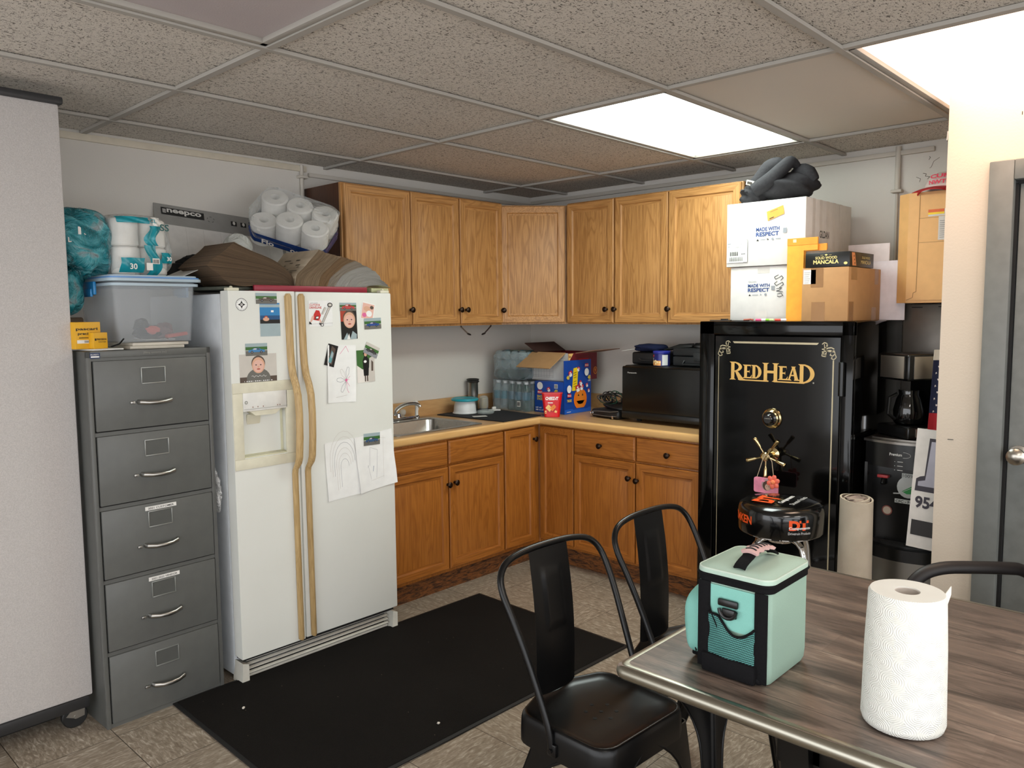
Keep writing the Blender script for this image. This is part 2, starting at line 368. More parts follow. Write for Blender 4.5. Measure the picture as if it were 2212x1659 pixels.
# ceiling tiles, one field cut by the grid; the light panels take whole cells
XC, YR, T2 = -.4492, -1.5451, .6096
xs = [XC-4*T2*3*.5*k for k in range(0)] or [0]+[XC-2*T2*k for k in range(6)]
ys = [0]+[YR+T2*j for j in range(2, -9, -1)]
LIT = {(1, 3): 'cool', (1, 5): 'warm', (3, 3): 'off', (3, 7): 'rear', (2, 9): 'rear2'}
mb = MB(); g = MB()
for i in range(len(xs)-1):
    for j in range(len(ys)-1):
        x1, x0, y1, y0 = xs[i], xs[i+1], ys[j], ys[j+1]
        if (i, j) in LIT: continue
        plain = (i, j) == (1, 4)
        mb.box(((x0+x1)/2, (y0+y1)/2, H+.016), (x1-x0-.004, y1-y0-.004, .02), mi=1 if plain else 0)
struct(mb.done('ceiling', [M_TILE, M_TILEPLAIN], ang=0))
for x in xs[1:]: g.box((x, -3.3, H-.002), (.024, 6.9, .012))
for y in ys[1:]: g.box((-3.3, y, H-.0035), (6.6, .022, .011))
struct(g.done('trim_1', M_GRID, ang=0))
mb = MB(); mb.box((-3.3, -3.4, H+.12), (7.4, 7.2, .02)); struct(mb.done('ceiling_deck', C('8a8780', .9), ang=0))
def luminaire(i, j, label, mat):
    x1, x0, y1, y0 = xs[i], xs[i+1], ys[j], ys[j+1]; cx, cy, wx, wy = (x0+x1)/2, (y0+y1)/2, x1-x0, y1-y0
    t = thing('ceiling_light', label, 'ceiling light', (cx, cy, H), group=None)
    m = MB(); hx, hy = wx/2-.013, wy/2-.013
    for sx in (-1, 1): m.box((sx*(hx-.011), 0, .004), (.022, 2*hy, .016), bev=.002)
    for sy in (-1, 1): m.box((0, sy*(hy-.011), .004), (2*hx, .022, .016), bev=.002)
    m.done('frame', M_GRID, t)
    m = MB(); m.box((0, 0, .012), (2*hx-.03, 2*hy-.03, .004)); m.done('diffuser', mat, t, ang=0)
    m = MB(); m.box((0, 0, .06), (2*hx, 2*hy, .08)); m.done('housing', C('9a9a96', .6), t, ang=0)
    return t
luminaire(1, 3, 'lit cool white ceiling panel light above the kitchen corner', m_emit('cool diffuser', 'f0fcf6', LIGHT_COOL, .25))
luminaire(1, 5, 'lit warm white ceiling panel light nearest the grey door', m_emit('warm diffuser', 'ffd9bc', LIGHT_WARM, .2))
luminaire(3, 3, 'unlit greyish ceiling panel light at the upper left', (lambda t: (t.base(hexc('b3a8a8')), t.bump(t.noise(t.coord(), 200, 2), .2, .002), t.set(rough=.35), t.m)[-1])(NT('unlit diffuser')))
luminaire(3, 7, 'lit ceiling panel light overhead behind the table', m_emit('rear diffuser', 'fff6ee', LIGHT_REAR, .4))
luminaire(2, 9, 'lit ceiling panel light at the rear of the room', m_emit('rear diffuser b', 'fff6ee', LIGHT_REAR, .4))
# wall angles and cable covers
def trimbox(n, c, d, m=M_TRIM, bev=.002):
    q = MB(); q.box(c, d, bev=bev); return struct(q.done(n, m))
trimbox('trim_2', (-4.2, -.006, H-.022), (4.82, .012, .03), C('cfc6b4', .6))
trimbox('trim_3', (-.89, -.009, H-.05), (1.78, .018, .02))
trimbox('trim_4', (-.009, -1.3, H-.035), (.018, 2.56, .022))
trimbox('trim_5', (-3.2, -.012, .05), (6.4, .024, .1), C('2b2724', .6)); 
trimbox('baseboard_front', (X4-.006, -2.94, .05), (.012, .11, .1), C('2b2724', .6))
def pipe(label, pts, r, clamps, nm='conduit_pipe', cm=M_TRIM):
    t = thing(nm, label, 'conduit', pts[-1]); b = Vector(pts[-1])
    q = MB(); q.tube([Vector(p)-b for p in pts], r, 12); q.done('pipe', cm, t)
    for c in clamps:
        q = MB(); q.box(Vector(c)-b, (.05, .05, .014), bev=.003); q.done('clamp', cm, t)
pipe('painted vertical conduit on the wall left of the wall cabinets', [(-1.822, -.012, H-.005), (-1.822, -.012, 1.5)], .010, [(-1.822, -.012, 2.24)])
pipe('painted vertical conduit running up behind the yellow metal box', [(-.014, -2.42, H-.003), (-.014, -2.42, 2.085)], .013, [(-.014, -2.42, 2.09)])
pipe('thin painted conduit below the thicker one beside the yellow box', [(-.010, -2.418, 2.08), (-.010, -2.418, 1.47)], .007, [])
# wall crack marks
q = MB(); q.art(Matrix(((0, 0, -1, 0), (-1, 0, 0, 0), (0, 1, 0, 0), (0, 0, 0, 1))), [('l', 0, (.0025, [(2.555, 2.24), (2.56, 2.235), (2.553, 2.225)])), ('l', 0, (.002, [(2.60, 2.23), (2.575, 2.215), (2.565, 2.19), (2.558, 2.185)])), ('l', 0, (.0025, [(2.53, 2.165), (2.545, 2.16), (2.54, 2.15), (2.56, 2.145), (2.55, 2.135)])), ('l', 0, (.002, [(2.5, 2.15), (2.52, 2.14), (2.515, 2.125)]))], .001)
struct(q.done('trim_6', C('5d5348', .9), ang=0))
# ---- door in the boxed-out wall
DG = C('6c6f6c', .45, 0, .08)
fr = MB()
for c, d in (((X4+.035, -3.04, 1.02), (.13, .078, 2.04)), ((X4+.035, -4.03, 1.02), (.13, .078, 2.04)), ((X4+.035, -3.535, 2.005), (.13, .912, .07))): fr.box(c, d, bev=.004)
struct(fr.done('trim_7', DG))
gs = MB()
for c, d in (((X4+.03, -3.083, .98), (.05, .012, 1.96)), ((X4+.03, -3.535, 1.963), (.05, .9, .012))): gs.box(c, d)
struct(gs.done('trim_8', BLACK_MATTE, ang=0))
dt = MB(); dt.box((X4+.035, -3.54, .985), (.045, .895, 1.95), bev=.002); dd = struct(dt.done('door_1', C('757875', .5, 0, .1)))
q = MB(); q.lathe([(.034, 0), (.034, .006), (.014, .012), (.014, .03), (.024, .036), (.031, .05), (.030, .062), (.018, .072), (.004, .074)], 24, Matrix.Translation((X4+.0125, -3.128, .985)) @ Matrix.Rotation(-PI/2, 4, 'Y'))
q.done('door_knob', NICKEL, dd)
q = MB(); q.art(Matrix(((0, 0, -1, X4), (-1, 0, 0, 0), (0, 1, 0, 0), (0, 0, 0, 1))), [('r', 0, (3.088, 2.195, 3.0905, 2.207))], .001); q.box((X4-.001, -2.905, 1.02), (.002, .02, .002)); struct(q.done('trim_9', BLACK_MATTE, ang=0))
# tag hanging near the ceiling at the wall end
q = MB(); q.box((X4+.08, Y4+.02, 2.17), (.03, .004, .035), rot=(0, .2, 0)); tag(q.done('paper_tag', PAPER), 'small white paper tag high up where the cream wall ends', 'tag')
# ================================================================== KITCHEN CABINETS
def door_geo(mb, x0, z0, x1, z1, y, loops=None, flip=False):
    loops = loops or [(0, 0), (0, .015), (.004, .02), (.040, .02), (.046, .011), (.052, .011), (.058, .013)]
    L = []
    for ins, d in loops:
        L.append([mb.v(p) for p in ((x0+ins, y-d, z0+ins), (x1-ins, y-d, z0+ins), (x1-ins, y-d, z1-ins), (x0+ins, y-d, z1-ins))])
    mb.f(L[0][::-1], 0)
    for A, B in zip(L, L[1:]):
        for k in range(4): mb.f([A[k], A[(k+1) % 4], B[(k+1) % 4], B[k]], 1 if k in (0, 2) else 0)
    mb.f(L[-1], 0)
SLAB = [(0, 0), (0, .013), (.003, .017), (.009, .02)]
KN = None
def knob(x, z, y, par):
    global KN
    if KN is None:
        q = MB(); q.lathe([(.008, 0), (.006, .004), (.0055, .014), (.010, .018), (.0155, .022), (.016, .026), (.012, .030), (.003, .032)], 18, Matrix.Rotation(PI/2, 4, 'X'))
        KN = q.done('knob', BRONZE); o = KN
    else: o = KN.copy(); COL.objects.link(o)
    o.location = (x, y, z); o.parent = par; return o
def cabinet(label, loc, rz, w, d, z0, z1, fronts, mats, side=None, base=False):
    """local x 0..w, back at y=0, front frame at y=-d; fronts: (kind,x0,z0,x1,z1,knob)"""
    t = thing('wall_cabinet' if not base else 'base_cabinet', label, 'cabinet', (loc[0], loc[1], z0), rz)
    b = MB(); hz = z1-z0
    if base:
        for x in (.009, w-.009): b.box((x, -d/2+.004, hz/2), (.018, d-.012, hz), mi=0)
        b.box((w/2, -.010, hz/2), (w-.036, .012, hz), mi=0); b.box((w/2, -d/2, .009), (w-.036, d-.03, .018), mi=0)
    else: b.box((w/2, -d/2+.004, hz/2), (w, d-.012, hz), bev=.001, mi=0)
    b.box((w/2, -d+.001, (z1-z0)/2), (w, .018, z1-z0), bev=.0015, mi=1)
    b.done('body', [side or OAK_SHADE, mats[0]], t)
    for kd, a0, b0, a1, b1, kn in fronts:
        q = MB(); door_geo(q, a0, b0-z0, a1, b1-z0, -d-.008, SLAB if kd == 'drawer' else None)
        o = q.done(kd, [mats[0], mats[1]] if kd != 'drawer' else [mats[1], mats[1]], t, ang=20)
        if kn: knob(kn[0], kn[1]-z0, -d-.028, o)
    return t
up = (OAK_V, OAK_H); lo = (OAK2_V, OAK2_H)
ZU, ZT = 1.444, 2.182; R90 = -PI/2
cabinet('oak wall cabinet with one door, its shaded side above the fridge', (-1.803, 0), 0, .437, .325, ZU, ZT, [('door', .008, 1.455, .434, 2.176, (.421, 1.537))], up)
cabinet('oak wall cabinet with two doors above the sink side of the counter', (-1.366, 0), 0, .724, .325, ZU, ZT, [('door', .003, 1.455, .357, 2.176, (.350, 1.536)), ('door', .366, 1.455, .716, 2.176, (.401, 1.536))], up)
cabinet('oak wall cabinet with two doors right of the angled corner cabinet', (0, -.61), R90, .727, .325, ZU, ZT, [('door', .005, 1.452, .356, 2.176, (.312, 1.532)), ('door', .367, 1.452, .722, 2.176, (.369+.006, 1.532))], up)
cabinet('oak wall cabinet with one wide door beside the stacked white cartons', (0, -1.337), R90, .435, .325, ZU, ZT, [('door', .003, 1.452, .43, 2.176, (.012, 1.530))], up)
# angled corner wall cabinet
t = thing('wall_cabinet', 'angled oak wall cabinet with one door across the room corner', 'cabinet', (0, 0, ZU))
q = MB(); q.prism([(-.002, -.002), (-.638, -.002), (-.638, -.320), (-.320, -.606), (-.002, -.606)], 0, ZT-ZU-.01, 'z'); q.done('body', OAK_V, t)
q = MB(); q.X = Matrix.Translation((-.643, -.322, 0)) @ Matrix.Rotation(-math.atan2(.282, .29)-.01, 4, 'Z'); L = .405
door_geo(q, .006, .010, L-.006, ZT-ZU-.018, -.003); o = q.done('door', [OAK_V, OAK_H], t, ang=20)
kk = knob(0, 0, 0, o); kk.matrix_local = Matrix.Translation((-.643, -.322, 0)) @ Matrix.Rotation(-math.atan2(.282, .29)-.01, 4, 'Z') @ Matrix.Translation((.022, -.023, .088))
# base cabinets
ZB, ZC = .118, .847
cabinet('oak sink base cabinet with two doors and blank fronts beside the fridge', (-1.842, 0), 0, .908, .602, ZB, ZC,
        [('drawer', .02, .708, .470, .834, None), ('drawer', .479, .712, .900, .838, None), ('door', .02, .139, .470, .697, (.462, .604)), ('door', .479, .139, .900, .702, (.513, .609))], lo, OAK2_V, True)
cabinet('oak base cabinet with two drawers and two doors right of the corner', (0, -.885), R90, .838, .602, ZB, ZC,
        [('drawer', .006, .706, .429, .838, (.201, .767)), ('drawer', .437, .706, .826, .838, (.642, .765)), ('door', .006, .134, .429, .696, (.398, .610)), ('door', .437, .134, .826, .696, (.450, .603))], lo, OAK2_V, True)
t = thing('base_cabinet', 'oak corner base cabinet with two narrow doors meeting at the inside corner', 'cabinet', (0, 0, ZB))
q = MB(); q.prism([(-.002, -.002), (-.932, -.002), (-.932, -.604), (-.612, -.604), (-.604, -.612), (-.604, -.883), (-.002, -.883)], 0, ZC-ZB, 'z'); q.done('body', OAK2_V, t)
q = MB(); door_geo(q, -.926, .024, -.668, ZC-ZB-.008, -.606); o = q.done('door', [OAK2_V, OAK2_H], t, ang=20); knob(-.682, .647, -.626, o)
q = MB(); q.X = Matrix.Rotation(R90, 4, 'Z'); door_geo(q, .624, .024, .882, ZC-ZB-.008, -.606); q.done('door', [OAK2_V, OAK2_H], t, ang=20)
for n, c, d in (('trim_10', (-1.20, -.545, .058), (1.28, .02, .116)), ('trim_11', (-.545, -1.14, .058), (.02, 1.16, .116))):
    q = MB(); q.box(c, d); struct(q.done(n, M_KICK, ang=0))
# counter top: L-shaped with rolled nose and sink hole
CT = .889
t = thing('counter_top', 'butcher block patterned laminate worktop turning the corner', 'worktop', (-.3, -.3, .849))
SX0, SX1, SY0, SY1 = -1.655, -1.06, -.555, -.075
X, Y, Z = -.3, -.3, .849
def W(a, b): return a-X, b-Y
q = MB()
def slab(x0, y0, x1, y1, mi=0): q.box(((x0+x1)/2-X, (y0+y1)/2-Y, .02), (x1-x0, y1-y0, .04), mi=mi)
slab(-1.845, -.612, SX0, -.0); slab(SX0, -.612, SX1, SY0); slab(SX0, SY1, SX1, 0); slab(SX1, -.612, -.612, 0); 
q.done('top', M_COUNTER, t, ang=0)
q = MB(); q.box((.861, 0, 0), (1.722, .612, .04))      # right-hand run: the object itself is turned so the grain follows it
q.done('top', M_COUNTER, t, ang=0, loc=(-.306-X, 0-Y, .02), rot=(0, 0, R90))
q = MB(); NP = [(0, .040), (.008, .0425), (.018, .0425), (.024, .038), (.026, .030), (.026, .010), (.022, .002), (.014, -.002), (0, -.002)]
for i in range(len(NP)-1):
    (a, za), (b, zb) = NP[i], NP[i+1]
    A = [(-1.845-X, -.612-a-Y, za), (-.612-a-X, -.612-a-Y, za), (-.612-a-X, -1.722-Y, za)]; B = [(-1.845-X, -.612-b-Y, zb), (-.612-b-X, -.612-b-Y, zb), (-.612-b-X, -1.722-Y, zb)]
    q.poly([A[0], A[1], B[1], B[0]]); q.poly([A[1], A[2], B[2], B[1]])
for P in ([(-1.845-X, -.612-a-Y, z) for a, z in NP], [(-.612-a-X, -1.722-Y, z) for a, z in NP]): q.poly(P)
bmesh.ops.remove_doubles(q.b, verts=q.b.verts, dist=1e-5); q.done('front_edge', M_NOSE, t, ang=60)
q = MB(); q.box((-.93-X, -.010-Y, .085), (1.83, .02, .095), bev=.003); q.box((-.010-X, -.87-Y, .085), (.02, 1.70, .095), bev=.003); q.done('backsplash', M_COUNTER, t)
# sink
t = thing('sink', 'stainless steel single bowl sink set into the counter', 'sink', ((SX0+SX1)/2, (SY0+SY1)/2, CT))
w2, h2 = (SX1-SX0)/2+.018, (SY1-SY0)/2+.018
def ring(x0, y0, x1, y1, r, z): return [(a, b, z) for a, b in rrect(x0, y0, x1, y1, r, 6)]
q = MB(); bw, by0, by1 = w2-.045, -h2+.04, h2-.11
rs = [ring(-w2, -h2, w2, h2, .03, .0005), ring(-w2, -h2, w2, h2, .03, .004), ring(-w2+.012, -h2+.012, w2-.012, h2-.012, .03, .006), ring(-bw-.006, by0-.006, bw+.006, by1+.006, .05, .004),
      ring(-bw, by0, bw, by1, .05, -.002), ring(-bw+.006, by0+.006, bw-.006, by1-.006, .05, -.13), ring(-bw+.03, by0+.03, bw-.03, by1-.03, .04, -.155)]
rv = [[q.v(p) for p in r] for r in rs]
for A, B in zip(rv, rv[1:]):
    for k in range(len(A)): q.f([A[k], A[(k+1) % len(A)], B[(k+1) % len(A)], B[k]])
q.f(rv[-1]); o = q.done('basin', SINK_STEEL, t, ang=50)
q = MB(); q.lathe([(.04, 0), (.04, .003), (.03, .004), (.028, 0)], 20, Matrix.Translation((0, .0, -.155))); q.done('drain', CHROME, t)
# faucet (base stands on the sink deck)
t = thing('faucet', 'chrome arched faucet with a clear ball handle behind the sink', 'faucet', (-1.27, -.085, CT+.006))
q = MB(); q.box((0, 0, .008), (.20, .05, .016), bev=.006); q.lathe([(.02, .01), (.018, .035), (.012, .04)], 16); q.done('base_plate', CHROME, t)
q = MB(); q.tube(smooth([(-.03, -.0, .03), (-.022, -.012, .06), (-.004, -.04, .085), (.02, -.075, .098), (.045, -.11, .098), (.056, -.125, .088), (.058, -.13, .078)]), lerpr([.012, .012, .011, .010, .0095, .011, .011]), 12); q.done('spout', CHROME, t)
q = MB(); q.lathe([(.012, .012), (.010, .02), (.017, .026), (.020, .04), (.016, .052), (.006, .056)], 14, Matrix.Translation((.05, .02, 0))); q.done('handle', GLASSY, t)
t = thing('spray_head', 'white pull-out sprayer beside the faucet', 'sink sprayer', (-1.143, -.10, CT+.006))
q = MB(); q.lathe([(.018, 0), (.018, .01), (.012, .016)], 16); q.done('collar', CHROME, t)
q = MB(); q.tube([(0, 0, .012), (0, 0, .04), (.002, -.002, .068), (-.002, -.006, .086), (-.022, -.02, .098), (-.04, -.03, .1)], [.010, .010, .012, .013, .012, .010], 12); q.done('sprayer', WHITE, t)
# ================================================================== FRIDGE
FX0, FX1, FY = -2.657, -1.850, -.785
M_FRIDGE = (lambda t: (t.base(t.mix(t.math('MULTIPLY', t.noise(t.coord(), 4, 5), .5), hexc('e4e5df'), hexc('d2d2c8'))), t.bump(t.noise(t.coord(), 420, 2), .12, .001), t.set(rough=.38), t.m)[-1])(NT('fridge enamel'))
M_FSIDE = C('cdd1d4', .5, 0, .05); M_HANDLE = m_wood('worn almond handle', '97794a', 'c8aa78', 'z', 1.5, .45, .25); ALMOND = C('d8d3bd', .5, 0, .06)
t = thing('refrigerator', 'white side-by-side refrigerator with long worn tan handles', 'refrigerator', (FX0, 0, 0))
FW = FX1-FX0
q = MB(); q.box((FW/2, -.375, .81), (FW-.004, .67, 1.585), bev=.006); q.done('body', M_FSIDE, t)
for fx_, fy_ in ((.04, -.08), (FW-.04, -.08), (.05, -.66), (FW-.05, -.66)):
    q = MB(); q.box((fx_, fy_, .01), (.05, .06, .02)); q.done('foot', BLACK_MATTE, t)
q = MB(); q.box((FW/2, -.715, .85), (FW-.02, .02, 1.49)); q.done('door_gasket', C('b9b7ac', .7), t)
SEAM = .298
# left door with the dispenser opening cut out: built from slabs round the recess
DX0, DX1, DZ0, DZ1 = .043, .245, .938, 1.204     # recess opening (local x / z)
q = MB(); yc, dp = -.7525, .065; Z0, Z1 = .108, 1.613
q.box((SEAM/2-.001, yc+.02, (Z0+Z1)/2), (SEAM-.006, dp-.04, Z1-Z0), bev=.002)
for x0, x1, z0, z1 in ((.001, DX0, Z0, Z1), (DX1, SEAM-.003, Z0, Z1), (DX0, DX1, Z0, DZ0), (DX0, DX1, DZ1, Z1)): q.box(((x0+x1)/2, -.765, (z0+z1)/2), (x1-x0, .04, z1-z0))
ld = q.done('door', M_FRIDGE, t, ang=0); tag(ld, 'narrow left door with the ice and water dispenser')
q = MB(); q.box(((SEAM+FW)/2+.001, yc, (Z0+Z1)/2), (FW-SEAM-.006, dp, Z1-Z0), bev=.007); rd = q.done('door', M_FRIDGE, t); tag(rd, 'wide plain right door')
# dispenser
q = MB()
def fr4(x0, z0, x1, z1, i, y0, y1, m=0):
    q.box(((x0+x1)/2, (y0+y1)/2, z0+i/2), (x1-x0, y1-y0, i), bev=.002, mi=m); q.box(((x0+x1)/2, (y0+y1)/2, z1-i/2), (x1-x0, y1-y0, i), bev=.002, mi=m)
    q.box((x0+i/2, (y0+y1)/2, (z0+z1)/2), (i, y1-y0, z1-z0-2*i), bev=.002, mi=m); q.box((x1-i/2, (y0+y1)/2, (z0+z1)/2), (i, y1-y0, z1-z0-2*i), bev=.002, mi=m)
fr4(.002, .893, .279, 1.245, .042, -.79, -.778); dsp = q.done('dispenser_frame', ALMOND, ld)
q = MB(); q.box((.144, -.779, 1.166), (.2, .022, .076), bev=.003, mi=0)
q.art(Matrix.Translation((0, -.790, 0)) @ FRONT, [('e', 1, (.058, 1.165, .007, .007)), ('e', 2, (.058, 1.165, .004, .004))]+[('r', 3, (a, 1.142, a+.004, 1.147)) for a in (.084, .106, .130, .195, .205)]+[('l', 1, (.0012, [(.046, 1.1365), (.242, 1.139)]))])
q.done('control_panel', [WHITE, C('88887f', .5), C('cfcfc8', .5), C('8d6c5c', .5)], ld)
q = MB(); q.prism([(.075, 1.128), (.215, 1.128), (.19, 1.108), (.10, 1.108)], -.785, -.745); q.box((.144, -.77, 1.133), (.2, .03, .006)); q.box((.110, -.742, 1.075), (.062, .008, .075), rot=(.2, 0, 0), bev=.003); q.done('nozzle', ALMOND, ld)
q = MB(); q.sheet(lambda u, v: (DX0+.2*u, -.746+.0-.006*0+.012*math.sin(PI*u), DZ0+.001+(DZ1-DZ0-.002)*v), 8, 1, .002); q.box((.144, -.762, DZ0+.004), (.2, .034, .006), rot=(.1, 0, 0)); q.done('recess_liner', C('d0cdb0', .55, 0, .08), ld)
# handles
def handle(x, sgn, nm):
    pz = [(.112, .004, 0), (.118, .004, .002), (.845, 0, .002), (.862, 0, .006), (.890, 0, .030), (.915, 0, .040), (1.0, 0, .048), (1.1, 0, .050), (1.18, 0, .044), (1.225, 0, .030), (1.26, 0, .012), (1.31, -.001, .002), (1.36, -.002, 0), (1.592, -.006, 0), (1.604, -.006, 0)]
    q = MB(); rs = []
    for z, dx, dy in pz:
        wz = (.0125 if z < .87 else .0155) if .115 < z < 1.598 else .007
        th = .016
        rs.append([q.v((x+dx+a*wz, -.786-dy-b, z)) for a, b in ((-1, 0), (-.9, th*.6), (-.4, th), (.4, th), (.9, th*.6), (1, 0))])
    for A, B in zip(rs, rs[1:]):
        for k in range(6): q.f([A[k], A[(k+1) % 6], B[(k+1) % 6], B[k]])
    q.f(rs[0]); q.f(rs[-1]); return q.done('handle', M_HANDLE, nm, ang=50)
handle(.268, 1, ld); handle(.330, 1, rd)
q = MB()
q.box((FW/2, -.70, .05), (FW-.05, .02, .09), mi=1); q.box((FW/2, -.735, .099), (FW-.03, .06, .014), mi=1)  # black boxes stand for the shade under the doors and behind the slats
for k in range(4): q.box((FW/2, -.738-.004*k, .083-.017*k), (FW-.075, .014, .0045), rot=(.35, 0, 0), bev=.001)
q.box((FW/2, -.735, .016), (FW-.075, .02, .010))
for x in (.016, FW-.016): q.prism([(x-.016, .0), (x+.016, .0), (x+.016, .078), (x-.01, .088)], -.778, -.70)
q.done('base_grille', [C('c9c6bb', .5), BLACK_MATTE], t)
for x in (.03, FW-.03):
    q = MB(); q.box((x, -.76, 1.619), (.05, .03, .012), bev=.003); q.lathe([(.007, 0), (.007, .008), (.004, .012)], 12, Matrix.Translation((x, -.755, 1.62))); q.done('hinge_cover', ALMOND, t)
# ---- things stuck on the doors. art coordinates: metres from the lower-left corner of the piece
PAL = ['efefec', '151515', 'c62d2b', '2e7fb8', '1d4f7d', 'd9a88c', '6c6a64', '9fb0b4', '3f6b34', '8d8f94', 'e3b6a6', '2a3f8e', 'c9c3ba', '57493f', 'dc6a9a', 'e8e2da', '5f9a9f', 'a8402e']
PM = [C(h, .35, 0, .03) for h in PAL]
FP = {h: i for i, h in enumerate(PAL)}
def sticker(name, label, cat, cx, cz, w_, h_, rz, layers, lift=.0006, th=.0005, curl=0, bg='efefec', group=None):
    """thin printed card on the door; cx,cz centre in metres"""
    q = MB(); M = Matrix.Translation((cx-FX0, FY-.0005, cz)) @ Matrix.Rotation(rz, 4, 'Y')
    def fn(u, v): return Vector(((u-.5)*w_, -lift-curl*(abs(u-.5)*2)**3*(1 if v < .5 else .4), (v-.5)*h_))
    q.sheet(fn, 6 if curl else 1, 4 if curl else 1, th, mi=FP[bg])
    A = Matrix.Translation((-w_/2, -lift-th*.6, -h_/2)) @ FRONT
    cl = lambda P: [(min(max(x, 0), w_), min(max(y, 0), h_)) for x, y in P]
    def clip(k, a):
        if k == 'p': return k, cl(a)
        if k == 'e': return 'p', cl([(a[0]+a[2]*math.cos(2*PI*j/24), a[1]+a[3]*math.sin(2*PI*j/24)) for j in range(24)])
        return k, a
    L2 = []
    for k, c, a in layers:
        k, a = clip(k, a); L2.append((k, FP[c], a))
    q.art(A, L2, .0002, .00012)
    o = q.done(name, PM, ang=0); o.matrix_world = Matrix.Translation((FX0, 0, 0)) @ M
    return tag(o, label, cat, group)
def car(w_, h_, body, x0=.12, x1=.88, y0=.25, y1=.62, sky='9fb0b4', ground='6c6a64', line='8d8f94'):
    X = lambda a: (x0+(x1-x0)*a)*w_; Y_ = lambda a: (y0+(y1-y0)*a)*h_
    P = lambda pts: [(X(a), Y_(b)) for a, b in pts]
    return [('r', '3f6b34', (0, h_*.45, w_, h_)), ('r', sky, (0, h_*.72, w_, h_)), ('r', ground, (0, 0, w_, h_*.42)),
            ('p', body, P([(0, .12), (1, .12), (1, .5), (.93, .62), (.78, .66), (.66, 1), (.34, 1), (.22, .66), (.03, .6)])), ('p', 'c9c3ba', P([(.27, .66), (.36, .93), (.5, .93), (.5, .66)])), ('p', '57493f', P([(.53, .66), (.53, .93), (.64, .93), (.73, .66)])),
            ('r', line, (X(.02), Y_(.38), X(.98), Y_(.43))), ('e', '151515', (X(.22), Y_(.12), w_*.055, w_*.055)), ('e', '151515', (X(.78), Y_(.12), w_*.055, w_*.055)), ('e', line, (X(.22), Y_(.12), w_*.028, w_*.028)), ('e', line, (X(.78), Y_(.12), w_*.028, w_*.028))]
# round NORTHERN DRIVETRAIN decal
q = MB(); R_ = .0255
q.lathe([(R_, 0), (R_, .0006)], 40, mi=0)
lay = []
for k in range(40):
    a0, a1 = 2*PI*k/40, 2*PI*(k+1)/40; lay.append((a0, a1))
for a0, a1 in lay: q.poly([(math.cos(a)*r, math.sin(a)*r, .0008) for r, a in ((R_*.99, a0), (R_*.99, a1), (R_*.92, a1), (R_*.92, a0))], 1)
star = [(math.cos(PI/4*k)*(.0165 if k % 2 == 0 else .0072), math.sin(PI/4*k)*(.0165 if k % 2 == 0 else .0072), .0008) for k in range(8)]
q.poly(star, 1)
q.poly([(math.cos(PI/8*k)*(.0052 if k % 2 else .0043), math.sin(PI/8*k)*(.0052 if k % 2 else .0043), .0010) for k in range(16)], 0)
q.poly([(math.cos(PI/6*k)*.0022, math.sin(PI/6*k)*.0022, .0012) for k in range(12)], 1)
def ringtext(s, r, a0, a1, h_, inside):
    n = len(s)
    for k, ch in enumerate(s):
        if ch == ' ': continue
        a = a0+(a1-a0)*k/(n-1); M = Matrix.Rotation(a, 4, 'Z') @ Matrix.Translation((r, 0, 0)) @ Matrix.Rotation(PI/2 if inside else -PI/2, 4, 'Z') @ Matrix.Translation((-h_*.35, -h_/2, 0))
        q.text(ch, M, h_*(.7 if ch != 'I' else .2), h_, 1, th=.0009)
ringtext('NORTHERN', .0205, PI*.86, PI*.14, .0042, False); ringtext('DRIVETRAIN', .0205, PI*1.15, PI*1.85, .0042, True)
o = q.done('round_decal', [PM[0], PM[1]], ang=0); o.matrix_world = Matrix.Translation((-2.6, FY-.0002, 1.558)) @ Matrix.Rotation(PI/2, 4, 'X')
tag(o, 'round white decal with a black four-pointed star and ring of letters', 'decal')
sticker('photo_magnet', 'grey car photo magnet at the top of the left fridge door', 'magnet', -2.492, 1.583, .094, .044, .0, car(.094, .044, '57493f'), lift=.0016)
sticker('photo_print', 'long photo of a blue car with a child below it under the grey car magnet', 'photo', -2.478, 1.497, .090, .136, 0,
        [('r', '2e7fb8', (0, .085, .09, .136)), ('r', '9fb0b4', (0, .118, .09, .130)), ('r', '1d4f7d', (0, .055, .09, .085)), ('r', 'efefec', (.05, .098, .062, .106)), ('r', '151515', (0, .052, .09, .068)), ('r', '7' and '9fb0b4', (0, 0, .09, .052)), ('e', 'd9a88c', (.027, .070, .014, .008)), ('e', 'a8402e', (.027, .077, .008, .007)), ('e', 'd9a88c', (.027, .074, .006, .006))])
sticker('photo_magnet', 'blue station wagon photo magnet above the framed baby card', 'magnet', -2.544, 1.377, .096, .050, 0, car(.096, .05, '2e7fb8'), lift=.0016)
def baby(w_, h_, cx, cy, r, wrap='6c6a64', hair='a8402e'):
    return [('e', wrap, (cx, cy-r*1.75, r*1.7, r*1.35)), ('e', '57493f', (cx, cy+r*.25, r*.98, r*1.02)), ('e', 'd9a88c', (cx, cy, r*.92, r*1.05)), ('e', 'e3b6a6', (cx, cy-r*.1, r*.75, r*.8)), ('e', '151515', (cx-r*.33, cy+r*.05, r*.11, r*.07)), ('e', '151515', (cx+r*.33, cy+r*.05, r*.11, r*.07)), ('e', 'd9a88c', (cx, cy-r*.22, r*.13, r*.12)), ('e', 'a8402e', (cx, cy-r*.5, r*.25, r*.08))]
